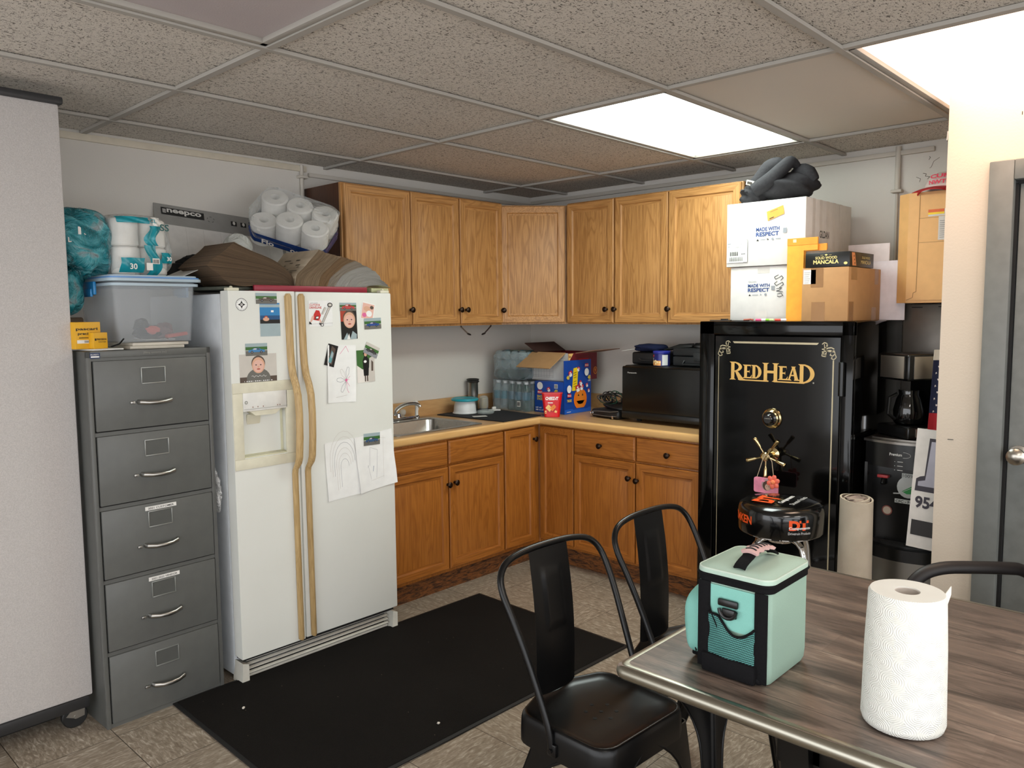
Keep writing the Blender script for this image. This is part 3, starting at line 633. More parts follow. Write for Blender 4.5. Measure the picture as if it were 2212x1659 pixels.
sticker('birth_card', 'square card photo of a swaddled baby above the dispenser', 'photo', -2.538, 1.298, .164, .122, 0,
        [('r', 'c9c3ba', (0, 0, .164, .122)), ('r', '57493f', (0, 0, .164, .03))]+baby(.164, .122, .082, .076, .031)+[('e', '6c6a64', (.082, .012, .05, .022)), ('l', 'efefec', (.0012, [(.05+.006*k, .032+.004*math.sin(k*2.3)) for k in range(12)])), *[('r', 'efefec', (.018+.009*k, .011, .018+.009*k+(.006 if k % 4 else .002), .0145)) for k in range(14)]])
q_l = [('t', '8d8f94', ('FORT WAYNE', .010, .098, .036, .004)), ('t', 'c62d2b', ('CLUTCH &', .004, .088, .052, .009, .02)), ('t', 'c62d2b', ('DRIVELINE', .004, .076, .060, .009, .02)),
       ('p', 'c62d2b', [(.022, .028), (.050, .024), (.060, .048), (.052, .068), (.036, .070), (.024, .052)]), ('p', '151515', [(.030, .030), (.044, .030), (.05, .045), (.034, .044)]), ('p', 'efefec', [(.034, .034), (.046, .034), (.048, .042), (.037, .042)]),
       ('p', 'e3b6a6', [(.024, .050), (.014, .042), (.005, .020), (.011, .018), (.024, .034)]), ('p', '151515', [(.002, .022), (.012, .014), (.012, .008), (0, .012)]), ('p', 'e3b6a6', [(.048, .028), (.056, .014), (.062, .018), (.056, .032)]), ('p', '151515', [(.050, .016), (.066, .012), (.066, .006), (.050, .008)]),
       ('p', 'c9c3ba', [(.058, .008), (.066, .006), (.112, .088), (.104, .094)]), ('l', '151515', (.0012, [(.058, .008), (.104, .094)])), ('l', '151515', (.0012, [(.066, .006), (.112, .088)])), ('e', '151515', (.106, .092, .013, .010)), ('e', 'c9c3ba', (.106, .092, .009, .006)), ('p', 'c9c3ba', [(.062, .052), (.070, .050), (.088, .078), (.078, .082)]), ('l', '151515', (.001, [(.062, .052), (.078, .082), (.088, .078)])), ('e', '151515', (.064, .006, .008, .007)), ('e', 'efefec', (.064, .006, .005, .004)), ('l', '8d8f94', (.0008, [(.0, .010), (.118, .014)]))]
sticker('shop_decal', 'cartoon drive shaft and red letters decal at the top of the right door', 'decal', -2.236, 1.520, .119, .110, 0, q_l)
sticker('photo_magnet', 'red convertible photo magnet above the sleeping baby photo', 'magnet', -2.095, 1.549, .088, .036, .0, car(.088, .036, 'c62d2b', y0=.2, y1=.8), lift=.0016)
sticker('photo_print', 'tall close-up photo of a yawning baby under the red car magnet', 'photo', -2.092, 1.476, .086, .142, -.03, [('r', '151515', (0, 0, .086, .142)), ('r', '8d5' and 'a8402e', (0, .08, .03, .142))]+baby(.086, .142, .046, .085, .034, '151515')+[('p', '9fb0b4', [(.01, 0), (.03, .03), (.04, 0)]), ('p', '9fb0b4', [(.045, 0), (.06, .036), (.082, .02), (.08, 0)]), ('p', 'efefec', [(.028, .0), (.04, .026), (.046, .0)])])
sticker('photo_print', 'small tilted pink photo strip near the right edge of the door', 'photo', -1.988, 1.528, .072, .078, .2, [('r', 'e3b6a6', (.004, .004, .068, .074)), ('e', 'd9a88c', (.03, .05, .018, .012)), ('e', 'efefec', (.045, .03, .016, .014)), ('e', 'dc6a9a', (.02, .02, .012, .01)), ('e', '57493f', (.055, .06, .01, .008))])
sticker('photo_magnet', 'bright blue coupe photo magnet below the pink photo strip', 'magnet', -1.962, 1.473, .094, .050, -.03, car(.094, .05, '2a3f8e', line='2e7fb8'), lift=.0016)
sticker('photo_magnet', 'dark photo magnet turned on end at the top of the pink flower drawing', 'magnet', -2.191, 1.337, .052, .096, .28, [('r', '151515', (0, 0, .052, .096)), ('p', '57493f', [(.012, .01), (.04, .01), (.042, .08), (.02, .09)]), ('p', '5f9a9f', [(.018, .016), (.034, .014), (.036, .06), (.024, .07)]), ('e', '9fb0b4', (.03, .05, .006, .014)), ('r', '8d8f94', (.018, .014, .034, .017))], lift=.0026)
fl = [(.10+.032*math.cos(a)*abs(math.cos(2.5*a))**.5, .125+.045*math.sin(a)*abs(math.cos(2.5*a))**.5) for a in [2*PI*k/60 for k in range(61)]]
sticker('child_drawing', 'curled child drawing of a pink flower held by the upright dark magnet', 'drawing', -2.138, 1.253, .148, .254, .035,
        [('l', 'dc6a9a', (.0016, [(.026, .012), (.010, .10), (.006, .13)])), ('l', 'dc6a9a', (.0016, [(.064, .214), (.095, .250), (.128, .19), (.140, .08)])), ('l', 'c9c3ba', (.0014, [(.03, .02), (.12, .034), (.138, .03)]))]+
        [('l', c, (.0013, [(.098+r*math.cos(a0+d), .098+r*1.2*math.sin(a0+d)) for r, d in ((.004, 0), (.03, .28), (.048, .12), (.05, 0), (.048, -.12), (.03, -.28), (.004, 0))])) for a0, c in ((.35, 'dc6a9a'), (1.35, '8d8f94'), (2.2, 'c9c3ba'), (3.1, '8d8f94'), (4.2, '8d8f94'), (5.1, 'dc6a9a'))]+[('e', 'dc6a9a', (.098, .098, .006, .006))], lift=.0010, curl=.006)
sticker('photo_magnet', 'black and white car photo magnet tilted above the graduate photo', 'magnet', -1.973, 1.351, .080, .052, .42, car(.08, .052, '151515', sky='c9c3ba', ground='8d8f94'), lift=.0026)
sticker('photo_print', 'photo of a person in a black gown under the tilted car magnet', 'photo', -2.006, 1.280, .098, .148, -.02,
        [('r', '3f6b34', (0, .05, .098, .148)), ('p', 'e8e2da', [(0, 0), (.098, 0), (.098, .07), (.03, .06), (0, .08)]), ('p', 'c9c3ba', [(.06, 0), (.098, 0), (.098, .12), (.07, .11)]), ('p', '151515', [(.036, .03), (.062, .03), (.068, .10), (.056, .12), (.042, .12), (.032, .10)]), ('e', '151515', (.049, .132, .013, .013)), ('e', 'd9a88c', (.049, .128, .008, .010)), ('e', 'efefec', (.046, .095, .008, .006)), ('r', '57493f', (.040, .004, .047, .03)), ('r', '57493f', (.052, .004, .059, .03)), ('p', '57493f', [(.078, .05), (.088, .05), (.09, .09), (.08, .10)])])
def arcs(w_, h_, cols, x, y, n):
    return [('l', cols[k % len(cols)], (.0012, [(x+(.02+.010*k)*math.cos(a)*1.1, y+(.03+.016*k)*math.sin(a)*1.2+.02*k*.3) for a in [PI*j/10 for j in range(11)]]+[(x-(.02+.010*k)*1.05, y-.09-.006*k)])) for k in range(n)]
sticker('child_drawing', 'white sheet with faint pencilled rainbow arcs, lower left of the two low drawings', 'drawing', -2.132, .826, .202, .262, -.045, arcs(.2, .26, ['8d8f94', 'c9c3ba', 'c9c3ba'], .10, .14, 6), lift=.0010, curl=.004)
sticker('child_drawing', 'white sheet with faint pencil lines overlapping the rainbow drawing and the door edge', 'drawing', -1.964, .838, .212, .262, -.10, [('l', '8d8f94', (.0010, [(.06, .05), (.08, .2), (.12, .18), (.10, .05)])), ('l', 'c9c3ba', (.001, [(.03, .04), (.15, .05), (.2, .04)])), ('l', '1d4f7d', (.0018, [(.085, .085), (.090, .11)])), ('l', 'c9c3ba', (.001, [(.14, .04), (.16, .24)])), ('l', 'c9c3ba', (.001, [(.17, .04), (.19, .22), (.12, .24)])), ('l', '8d8f94', (.0008, [(.04, .05), (.06, .12), (.07, .05)]))], lift=.0030, curl=.007)
sticker('photo_magnet', 'teal truck photo magnet holding the two lower drawings', 'magnet', -1.986, .942, .092, .056, .02, car(.092, .056, '1d4f7d'), lift=.0050)
# ================================================================== FILE CABINET
FGR = C('5c5d5a', .42, 0, .05); FGR2 = C('51524f', .45, 0, .05)
t = thing('filing_cabinet', 'grey five-drawer metal filing cabinet left of the refrigerator', 'filing cabinet', (-2.949, -.372, 0), math.radians(1.5))
wf, hf = .458, 1.392
q = MB(); q.box((0, 0, hf/2), (wf, .70, hf), bev=.004)
q.done('body', FGR2, t)
q = MB()
q.box((0, -.354, hf-.012), (wf, .016, .024), bev=.002)
for x in (-1, 1): q.box((x*(wf/2-.008), -.354, hf/2), (.016, .016, hf), bev=.002)
for k in range(6): q.box((0, -.352, max(.008, 1.372-.2712*k-.008)), (wf-.03, .012, .014 if k < 5 else .016))
q.done('face_frame', FGR, t)
q = MB(); q.box((0, -.349, hf/2), (wf-.03, .006, hf-.03)); q.done('shadow_gap', BLACK_MATTE, t, ang=0)
hm = None
for k in range(5):
    zt = 1.358-.2712*k; zb = zt-.255; cz = (zt+zb)/2
    q = MB(); q.box((0, 0, 0), (wf-.040, .016, .252), bev=.002); d = q.done('drawer', FGR, t, loc=(0, -.359, cz))
    q = MB(); y = -.010
    fr = ((0, .088-.002, .090, .003), (0, .030, .090, .003))
    for sx in (-1, 1): q.box((sx*.044, y, .066), (.004, .004, .060), bev=.001)
    for sz in (.037, .095): q.box((0, y, sz), (.090, .004, .004), bev=.001)
    q.box((0, y+.0015, .066), (.084, .001, .056), mi=1); q.done('label_holder', [C('9a9c98', .3, .6), FGR2], d)
    q = MB(); pts = [(-.060, -.008, -.030), (-.056, -.022, -.031), (-.03, -.034, -.034), (0, -.037, -.035), (.03, -.034, -.034), (.056, -.022, -.031), (.060, -.008, -.030)]
    q.tube(pts, [.007, .007, .006, .006, .006, .007, .007], 10, flat=1.3); q.done('handle', STEEL, d)
    q = MB(); q.box((-.082, -.012, -.031), (.016, .008, .010), bev=.002); q.box((-.078, -.017, -.031), (.006, .004, .005)); q.done('thumb_latch', STEEL, d)
    if k in (2, 3):
        q = MB(); q.box((.004, -.0085, .1075), (.118, .001, .0145)); q.text('2021 CUSTOMER' if k == 2 else '2021-2022 VENDOR', Matrix.Translation((-.045, -.0092, .1035)) @ FRONT, .098, .0075, 1, bold=.01)
        tag(q.done('paper_label', [PAPER, C('333333', .8)], d, ang=0), 'white strip label with black capitals')
q = MB(); q.text('[filing systems inc]', Matrix.Translation((-.03, -.3625, hf-.016)) @ FRONT, .085, .009, 0); q.done('maker_mark', C('8f8b84', .5), t, ang=0)
q = MB(); q.box((-.200, -.3625, hf-.015), (.034, .001, .020), mi=0); q.text('PROPERTY', Matrix.Translation((-.215, -.3635, hf-.014)) @ FRONT, .028, .005, 1); q.box((-.2, -.3633, hf-.019), (.028, .0006, .005), mi=1); q.done('blue_sticker', [C('26365c', .5), PAPER], t, ang=0)
# things on the filing cabinet
TZ = hf+.001
def board(label, c, d, rz=0, m=None, name='folder'):
    q = MB(); q.box((0, 0, d[2]/2), d, bev=.0015); return tag(q.done(name, m or C('c9c2b4', .7), loc=c, rot=(0, 0, rz)), label, 'folder')
board('lower of two pale boards under the clear tub', (-2.895, -.52, TZ), (.205, .33, .011))
board('upper of two pale boards directly under the clear tub', (-2.882, -.51, TZ+.0115), (.215, .33, .011), .03)
board('white paper pad at the front left corner of the filing cabinet', (-3.095, -.62, TZ), (.12, .16, .006), .2, PAPER, 'paper_pad')
board('flat green and grey folder lying between paper pad and tub boards', (-3.035, -.45, TZ), (.06, .26, .007), -.1, C('4c5c50', .6))
tz = TZ+.024
t = thing('storage_tub', 'cloudy clear plastic storage tub with a blue-edged lid', 'storage tub', (-2.886, -.49, tz))
q = MB(); w0, w1, d0, d1, hh = .142, .156, .165, .185, .228
rs = [rrect(-w0+a, -d0+a, w0-a, d0-a, .02) if k in (0, 3) else rrect(-w1+a, -d1+a, w1-a, d1-a, .025) for k, a in ((0, 0), (1, 0), (2, .003), (3, .003))]
zs = [0, hh, hh, .003]; rv = [[q.v((a, b, z)) for a, b in r] for r, z in zip(rs, zs)]
for A, B in zip(rv, rv[1:]):
    for k in range(len(A)): q.f([A[k], A[(k+1) % len(A)], B[(k+1) % len(A)], B[k]])
q.f(rv[0]); q.f(rv[-1]); q.done('body', TUBP, t)
q = MB(); q.prism(rrect(-w1-.012, -d1-.012, w1+.012, d1+.012, .03), .212, .222, 'z'); q.done('rim', TUBLID, t)
q = MB(); q.prism(rrect(-w1-.020, -d1-.020, w1+.022, d1+.020, .035), .229, .240, 'z'); q.prism(rrect(-w1-.008, -d1-.008, w1+.008, d1+.008, .03), .240, .252, 'z'); q.done('lid', TUBLID, t)
q = MB(); q.prism(rrect(-w1-.016, -d1-.0215, w1+.014, d1+.018, .035), .2405, .2455, 'z'); q.done('lid_seal', C('5c8cc4', .4), t)
for s_ in (-1, 1):
    q = MB(); q.box((s_*(w1+.020), 0, .205), (.012, .12, .05), bev=.004); q.box((s_*(w1+.027), 0, .188), (.010, .09, .03), bev=.003); tag(q.done('latch', C('2f8fd0', .35) if s_ < 0 else C('7fb1d6', .35), t), 'blue side latch')
# contents of the tub
q = MB(); q.blob((0, 0, .03), (.12, .10, .05), 5, .25, 4); q.blob((-.035, .0, .055), (.05, .05, .06), 9, .3, 5); q.blob((.035, -.02, .035), (.08, .05, .05), 11, .3, 5, mi=1); q.blob((-.01, -.05, .04), (.05, .02, .03), 3, .2, 4, mi=2); q.box((.075, -.06, .020), (.085, .03, .014), rot=(0, -.12, .1), bev=.005, mi=2)
tag(q.done('glove_bundle', [BLACK_MATTE, C('6d4a48', .7, 0, .4), C('c94f3c', .6)], loc=(-2.86, -.54, tz+.004)), 'black and red crumpled gloves seen inside the clear tub', 'gloves')
q = MB(); q.box((0, 0, .004), (.12, .10, .004), rot=(.05, 0, .1)); tag(q.done('paper_sheet', PAPER, loc=(-2.83, -.5, tz+.004)), 'pale sheet lying under the gloves inside the clear tub', 'paper')
# yellow parts cartons
YEL = C('dba41c', .45, 0, .04)
def carton(label, loc, w_, d_, h_, rz, txt):
    t = thing('parts_carton', label, 'box', loc, rz); q = MB(); q.box((0, 0, h_/2), (w_, d_, h_), bev=.001); q.done('carton', YEL, t)
    q = MB(); A = Matrix.Translation((-w_/2, -d_/2-.0002, 0)) @ FRONT
    for s_, x, z, a, b in txt: q.text(s_, A @ Matrix.Translation((x, z, 0)), a, b, 0, bold=.03)
    q.art(A, [('r', 1, (.006, .020, w_*.72, .032))]+[('r', 0, (w_*.35+.003*k, .022, w_*.35+.003*k+.0014, .030)) for k in range(6)] if h_ > .07 else [('r', 0, (.004, h_*.5, .010, h_*.5+.008))]); q.done('printing', [C('1a1a1a', .6), PAPER], t, ang=0)
carton('taller yellow parts carton printed precision, left on the filing cabinet', (-3.145, -.635, TZ+.007), .095, .08, .096, .22, [('pascari', .004, .064, .08, .012), ('precision', .010, .048, .07, .011), ('automotive', .014, .038, .05, .005)])
carton('shorter yellow parts carton in front of the taller one', (-3.108, -.668, TZ+.007), .055, .05, .058, .30, [('PRECISION', .012, .030, .038, .007), ('bearings', .018, .022, .03, .004)])
q = MB(); q.lathe([(.018, 0), (.018, .05), (.012, .056)], 16); tag(q.done('small_jar', C('8b8472', .4), loc=(-3.07, -.60, TZ+.007)), 'small round jar between the yellow cartons and the tub', 'jar')
q = MB(); q.tube([(0, 0, 0), (.03, .0, .01), (.05, .01, .028)], .003, 8); tag(q.done('small_hook', BLACK_SATIN, loc=(-3.07, -.70, TZ+.012)), 'small black hooked tool sticking out beside the cartons', 'tool')
q = MB(); q.box((0, 0, .06), (.12, .28, .12), bev=.008); tag(q.done('cardboard_box', C('6e5b48', .8), loc=(-3.11, -.24, TZ)), 'dark cardboard box behind the yellow cartons', 'box')
# roll pack on the tub: rolls inside a printed film bag
PZ = tz+.253
WHT = C('e4e1da', .9, 0, .04); TEAL = C('178a96', .3, 0, .12)
def rollmesh(r=.052, h=.10, core=.019):
    q = MB(); q.lathe([(core, .0), (r-.006, 0), (r, .006), (r, h-.006), (r-.006, h), (core, h), (core, .0)], 26, cap0=False, cap1=False); return q
t = thing('paper_roll_pack', 'bulky clear bag of paper rolls with teal printing on the tub lid', 'paper roll pack', (-2.905, -.47, PZ), .05)
rm = None
for (x, y, z, rx) in ((-.046, -.08, .004, 0), (.058, -.08, .004, 0), (-.046, -.075, .112, 0), (.058, -.075, .112, 0), (-.046, .03, .004, 0), (.058, .03, .004, 0), (.0, .03, .112, 0)):
    if rm is None: rm = rollmesh(.051, .106).done('paper_roll', WHT, t); o = rm
    else: o = rm.copy(); COL.objects.link(o)
    o.location = (x, y, z); o.parent = t
q = MB(); q.blob((.006, -.02, .115), (.245, .26, .25), 21, .05, 3, 40, 26, sq=1.8); q.done('film_bag', FILM, t, ang=80)
q = MB()
def patch(q, u0, u1, z0, z1, mi=0, n=8, wav=.0):
    def fn(u, v):
        x = (u0+(u1-u0)*u)*.70+wav*math.sin(v*5); z = z0+(z1-z0)*v; k = max(0, 1-abs((x-.006)/.128)**3.4-abs((z-.115)/.135)**3.4)**(1/3.4)
        return (x, -.02-.135*k-.004+.004*math.sin(u*9+v*7), z)
    q.sheet(fn, n, n, .001, mi=mi)
patch(q, -.125, -.010, .012, .066); patch(q, .085, .155, .05, .09); patch(q, .010, .070, .0, .115, 0, 10, .014); patch(q, .01, .070, .115, .19, 0, 8, -.014); patch(q, -.13, .03, .198, .222)
patch(q, .050, .095, .190, .225, 1)
for s_, x, z, a, b, r in (('30', -.05, .022, .032, .022, 1), ('30', .10, .058, .022, .016, 1), ('CL', .02, .2, .03, .014, 0), ('SS', .07, .172, .042, .026, 2)):
    q.text(s_, Matrix.Translation((x*.75-(.03 if x < 0 else 0), -.166, z)) @ FRONT, a*.85, b, {1: 1, 0: 0, 2: 2}[r], bold=.02)
q.art(Matrix.Translation((.006, -.166, 0)) @ FRONT, [('r', 1, (.012, .045, .040, .066))]+[('r', 3, (.014+.004*k, .047, .016+.004*k, .062)) for k in range(6)]+[('r', 1, (-.012, .02, .012, .048))])
q.done('printing', [TEAL, WHT, C('12524f', .5), BLACK_MATTE], t, ang=60)
t = thing('paper_roll_pack', 'crumpled teal plastic roll bag hanging over the left side of the tub', 'paper roll pack', (-3.085, -.455, PZ-.12), 0)
q = MB(); q.blob((-.005, 0, .245), (.235, .26, .25), 33, .10, 5, 44, 28, sq=1.4, rib=.02); q.blob((-.065, .0, .07), (.13, .24, .20), 37, .12, 4, 30, 20, sq=1.3); q.done('film_bag', FILM_TEAL, t, ang=80)
q = MB(); q.lathe([(.018, 0), (.05, 0), (.052, .01), (.052, .10), (.045, .106), (.018, .106)], 24, Matrix.Translation((-.045, -.035, .20))); q.lathe([(.018, 0), (.05, 0), (.052, .01), (.052, .10), (.045, .106), (.018, .106)], 24, Matrix.Translation((.045, -.02, .215)) @ Matrix.Rotation(.3, 4, 'X')); q.blob((-.065, .0, .09), (.09, .17, .12), 37, .1, 4, mi=1); q.done('wrapped_rolls', [C('c9d6d6', .7, 0, .1), C('0f4f55', .5, 0, .2)], t, ang=60)
q = MB(); q.text('3', Matrix.Translation((-.015, -.118, .265)) @ FRONT, .02, .028, 0, bold=.04, th=.012); q.text('DR', Matrix.Translation((-.07, -.118, .235)) @ FRONT, .03, .018, 0, bold=.04, th=.012); q.text('1', Matrix.Translation((-.035, -.118, .265)) @ FRONT, .01, .028, 0, bold=.04, th=.012); q.done('printing', WHT, t, ang=0)
# crumpled white bag wedged between filing cabinet and fridge
q = MB(); q.blob((0, 0, 0), (.03, .10, .14), 8, .35, 6, 26, 18); tag(q.done('plastic_bag', m_film('grocery bag film', 'd8d8d6', 1.6, .3), loc=(-2.688, -.668, .80)), 'crumpled white plastic bag wedged between filing cabinet and fridge', 'bag')
# ================================================================== PARTITION ON CASTERS
t = thing('room_divider', 'tall grey fabric rolling partition at the left edge', 'room divider', (-3.9, -.638, 0))
q = MB(); q.box((0, 0, 1.185), (1.43, .045, 2.13), bev=.006); q.done('fabric_panel', M_PANEL, t)
q = MB(); q.box((0, 0, 2.262), (1.455, .07, .026), bev=.006); q.done('top_rail', C('39393b', .35, .3), t)
q = MB(); q.box((.0, .0, .10), (1.40, .06, .04), bev=.004); q.done('bottom_rail', C('2a2a2b', .4), t)
q = MB(); q.box((-.03, .12, .07), (1.30, .05, .10)); q.done('base_shade_bar', BLACK_MATTE, t)  # black bar stands for a dark baseboard and the shade beneath the panel
for x in (.66, -.66):
    q = MB(); q.lathe([(.016, -.012), (.040, -.012), (.044, -.008), (.044, .008), (.040, .012), (.016, .012)], 28, Matrix.Translation((x, .02, .044)) @ Matrix.Rotation(PI/2, 4, 'X')); c_ = q.done('caster_wheel', C('161616', .5), t)
    q = MB(); q.prism([(x-.032, .052), (x+.012, .100), (x+.034, .098), (x+.030, .040), (x+.004, .036)], .002, .006); q.prism([(x-.032, .052), (x+.012, .100), (x+.034, .098), (x+.030, .040), (x+.004, .036)], .034, .038); q.lathe([(.007, -.02), (.007, .02)], 12, Matrix.Translation((x, .02, .044)) @ Matrix.Rotation(PI/2, 4, 'X')); q.done('caster_fork', STEEL, c_)
# ================================================================== THINGS ON THE FRIDGE
t = thing('desk_calendar', 'large grey-headed cardboard desk calendar leaning on the wall above the fridge', 'calendar', (-2.30, -.10, 1.636))
q = MB(); A = Matrix.Translation((0, -.02, 0)) @ Matrix.Rotation(.07, 4, 'Y') @ Matrix.Rotation(-.30, 4, 'X')
q.X = A
q.box((0, 0, .195), (.66, .006, .40), mi=0); q.box((.006, -.004, .150), (.61, .002, .29), mi=1)
AA = Matrix.Translation((-.33, -.0032, 0)) @ FRONT
q.art(AA, [('r', 2, (.03, .343, .235, .378)), ('r', 1, (.036, .366, .052, .370)), ('r', 1, (.036, .359, .052, .363)), ('r', 1, (.036, .352, .052, .356)), ('t', 1, ('neepco', .056, .348, .165, .026, .03))]+[('r', 2, (.37+.05*k, .336, .40+.05*k, .36)) for k in range(5)]+[('e', 1, (.385+.05*k, .350, .007, .009)) for k in range(5)]+[('l', 2, (.002, [(.265+.018*math.cos(a), .35+.014*math.sin(a)), (.265+.018*math.cos(a+.6), .35+.014*math.sin(a+.6))])) for a in (0, 1.25, 2.5, 3.75, 5)]+[('l', 3, (.001, [(.06+.06*k, .335), (.10+.06*k, .335)])) for k in range(3)]+[('l', 3, (.0012, [(.05+.085*k, .01), (.05+.085*k, .29)])) for k in range(7)], .003)
q.done('sheet', [C('8e8c88', .6), C('d5d2cd', .85), C('1b1b1b', .6), C('bab6b0', .8)], t, ang=0)
# catalogue rack: red tray with thick fanned catalogues
t = thing('catalogue_rack', 'low red metal rack under the splayed parts catalogues', 'catalogue rack', (-2.17, -.56, 1.6145))
q = MB(); q.box((-.06, -.165, .0125), (.565, .012, .025), bev=.002); q.box((-.06, -.12, .002), (.56, .09, .004)); q.box((-.06, .10, .010), (.565, .012, .020), bev=.002); q.box((-.06, -.01, .002), (.565, .24, .004)); q.done('tray', C('8f1730', .4), t)
def pages(name, cols, seed):
    tt = NT(name); sp = tt.n('ShaderNodeTexCoord'); v = tt.coord((1, 1, 1), kind='UV')
    n = tt.noise(tt.coord((6, 6, 6), kind='Object'), 2, 2)
    return tt
def m_pages(name, a, b, c):
    tt = NT(name); at = tt.n('ShaderNodeAttribute', attribute_name='layer'); f = tt.math('ADD', tt.math('MULTIPLY', at.outputs['Fac'], 1.0), 0)
    cb = tt.n('ShaderNodeCombineXYZ'); tt.l(f, cb.inputs[0]); nz = tt.n('ShaderNodeTexNoise', noise_dimensions='1D'); tt.l(tt.math('MULTIPLY', f, 15), nz.inputs['W']); nz.inputs['Detail'].default_value = 4; nz.inputs['Roughness'].default_value = .8
    tt.base(tt.ramp(nz.outputs['Fac'], [(.37, hexc(c)), (.42, hexc(a)), (.52, hexc(b)), (.60, hexc(a)), (.65, hexc(c))])); tt.bump(nz.outputs['Fac'], 1.0, .012); tt.set(rough=.85); return tt.m
def bez(p, t_): 
    a, b, c, d = p; u = 1-t_; return (a[0]*u**3+3*b[0]*u*u*t_+3*c[0]*u*t_*t_+d[0]*t_**3, a[1]*u**3+3*b[1]*u*u*t_+3*c[1]*u*t_*t_+d[1]*t_**3)
def catalogue(label, lo_, hi_, y0, y1, mp, mc, face=None):
    """one thick floppy book: block between two curves lo_ and hi_ in the x-z plane, spine at the curve start; y0 front, y1 back"""
    q = MB(); N, K = 16, 7; bm = q.b; lay = bm.verts.layers.float.new('layer'); G = []
    for j, y in enumerate((y0, y0+(y1-y0)*.5, y1)):
        row = []
        for i in range(N+1):
            A = bez(lo_, i/N); B = bez(hi_, i/N); r_ = []
            for k in range(K+1):
                f = k/K; e = (.004*math.sin(7*f+9) if i == N else 0)
                v_ = q.v((A[0]+(B[0]-A[0])*f+e, y-(.004*math.sin(i*.9+k*1.7+j) if j == 0 else 0), A[1]+(B[1]-A[1])*f)); v_[lay] = f; r_.append(v_)
            row.append(r_)
        G.append(row)
    for j in (0, 2):
        for i in range(N):
            for k in range(K): q.f([G[j][i][k], G[j][i+1][k], G[j][i+1][k+1], G[j][i][k+1]], 0)
    for j in range(2):
        for i in range(N): q.f([G[j][i][0], G[j][i+1][0], G[j+1][i+1][0], G[j+1][i][0]], 1); q.f([G[j][i][K], G[j][i+1][K], G[j+1][i+1][K], G[j+1][i][K]], 1)
        for k in range(K): q.f([G[j][0][k], G[j][0][k+1], G[j+1][0][k+1], G[j+1][0][k]], 1); q.f([G[j][N][k], G[j][N][k+1], G[j+1][N][k+1], G[j+1][N][k]], 0)
    # page print on the upper face
    if face:
        rs = random.Random(4)
        for _ in range(face):
            i = rs.randint(3, N-3); a = rs.uniform(.06, .7); b = a+rs.uniform(.05, .22); P = []
            for (ii, yy) in ((i, a), (i, b), (i+.45, b), (i+.45, a)):
                B = bez(hi_, ii/N); B2 = bez(hi_, (ii+.1)/N); nx, nz = -(B2[1]-B[1]), B2[0]-B[0]; L = math.hypot(nx, nz); nz, nx = nz/L, nx/L
                if nz < 0: nx, nz = -nx, -nz
                P.append((B[0]+nx*.0012, y0+(y1-y0)*yy, B[1]+nz*.0012))
            q.poly(P, 2)
    o = q.done('parts_catalogue', [mp, mc, C('6d6458', .9)], ang=60); o.location = (-2.17, -.56, 1.62)
    return tag(o, label, 'catalogue')
X_ = -2.17
def P4(*a): return [(x-X_, z-1.62) for x, z in a]
cv = {'l0': P4((-2.335, 1.628), (-2.40, 1.66), (-2.52, 1.62), (-2.60, 1.640)), 'l1': P4((-2.325, 1.632), (-2.34, 1.70), (-2.50, 1.70), (-2.705, 1.712)), 'l2': P4((-2.318, 1.64), (-2.32, 1.74), (-2.45, 1.75), (-2.585, 1.810)),
      'r0': P4((-2.312, 1.64), (-2.32, 1.70), (-2.27, 1.70), (-2.19, 1.800)), 'r1': P4((-2.28, 1.63), (-2.29, 1.70), (-2.20, 1.72), (-2.140, 1.785)), 'r2': P4((-2.20, 1.629), (-2.20, 1.70), (-2.11, 1.74), (-2.075, 1.775)),
      'r3': P4((-2.16, 1.628), (-2.14, 1.69), (-2.06, 1.74), (-2.00, 1.760)), 'r4': P4((-2.12, 1.628), (-2.09, 1.70), (-2.0, 1.73), (-1.935, 1.735)), 'r5': P4((-2.06, 1.628), (-2.02, 1.70), (-1.95, 1.70), (-1.888, 1.715)),
      'r6': P4((-2.0, 1.628), (-1.98, 1.675), (-1.90, 1.69), (-1.835, 1.665)), 'r7': P4((-1.96, 1.628), (-1.94, 1.650), (-1.86, 1.66), (-1.80, 1.640))}
TAN = m_pages('brown aged pages', 'a37d57', 'bb966c', '463321'); TAN2 = m_pages('tan pages', 'a88a68', 'c4a988', '54412f'); GRY = m_pages('grey white pages', 'efece4', 'dcd5ca', '9c9286'); MIXP = m_pages('mixed pages', 'c0a582', 'dcd4c9', '55463a')
CVR = C('6b5644', .7, 0, .3); CV2 = m_wall('dirty catalogue cover', '7d6a55', .8)
yb0, yb1 = -.155, .10
DKB = m_pages('dirty brown pages', '7d644a', '9a7c5d', '2b1f15')
catalogue('lower brown catalogue of the left pile, flopped flat to the left', cv['l0'], cv['l1'], yb0, yb1, DKB, CV2)
catalogue('upper brown catalogue of the left pile with dirty curled cover', cv['l1'], cv['l2'], yb0, yb1, DKB, CV2, 0)
catalogue('open tan catalogue right of the valley showing a printed page', cv['r1'], cv['r0'], yb0, yb1+.03, TAN2, C('b3a48e', .9, 0, .1), 26)
catalogue('second tan catalogue in the right fan', cv['r2'], cv['r1'], yb0, yb1, TAN2, CVR)
catalogue('third catalogue in the right fan, orange brown pages', cv['r3'], cv['r2'], yb0, yb1, TAN, CVR)
catalogue('catalogue with a blue grey cover in the middle of the right fan', cv['r4'], cv['r3'], yb0, yb1, MIXP, C('8895a2', .5))
catalogue('whitish catalogue fifth in the right fan', cv['r5'], cv['r4'], yb0, yb1, GRY, C('6a3038', .5))
catalogue('grey paged catalogue bending low on the right', cv['r6'], cv['r5'], yb0, yb1, GRY, CVR)
catalogue('lowest catalogue at the right end of the fan', cv['r7'], cv['r6'], yb0, yb1, GRY, C('c9c7a0', .6))
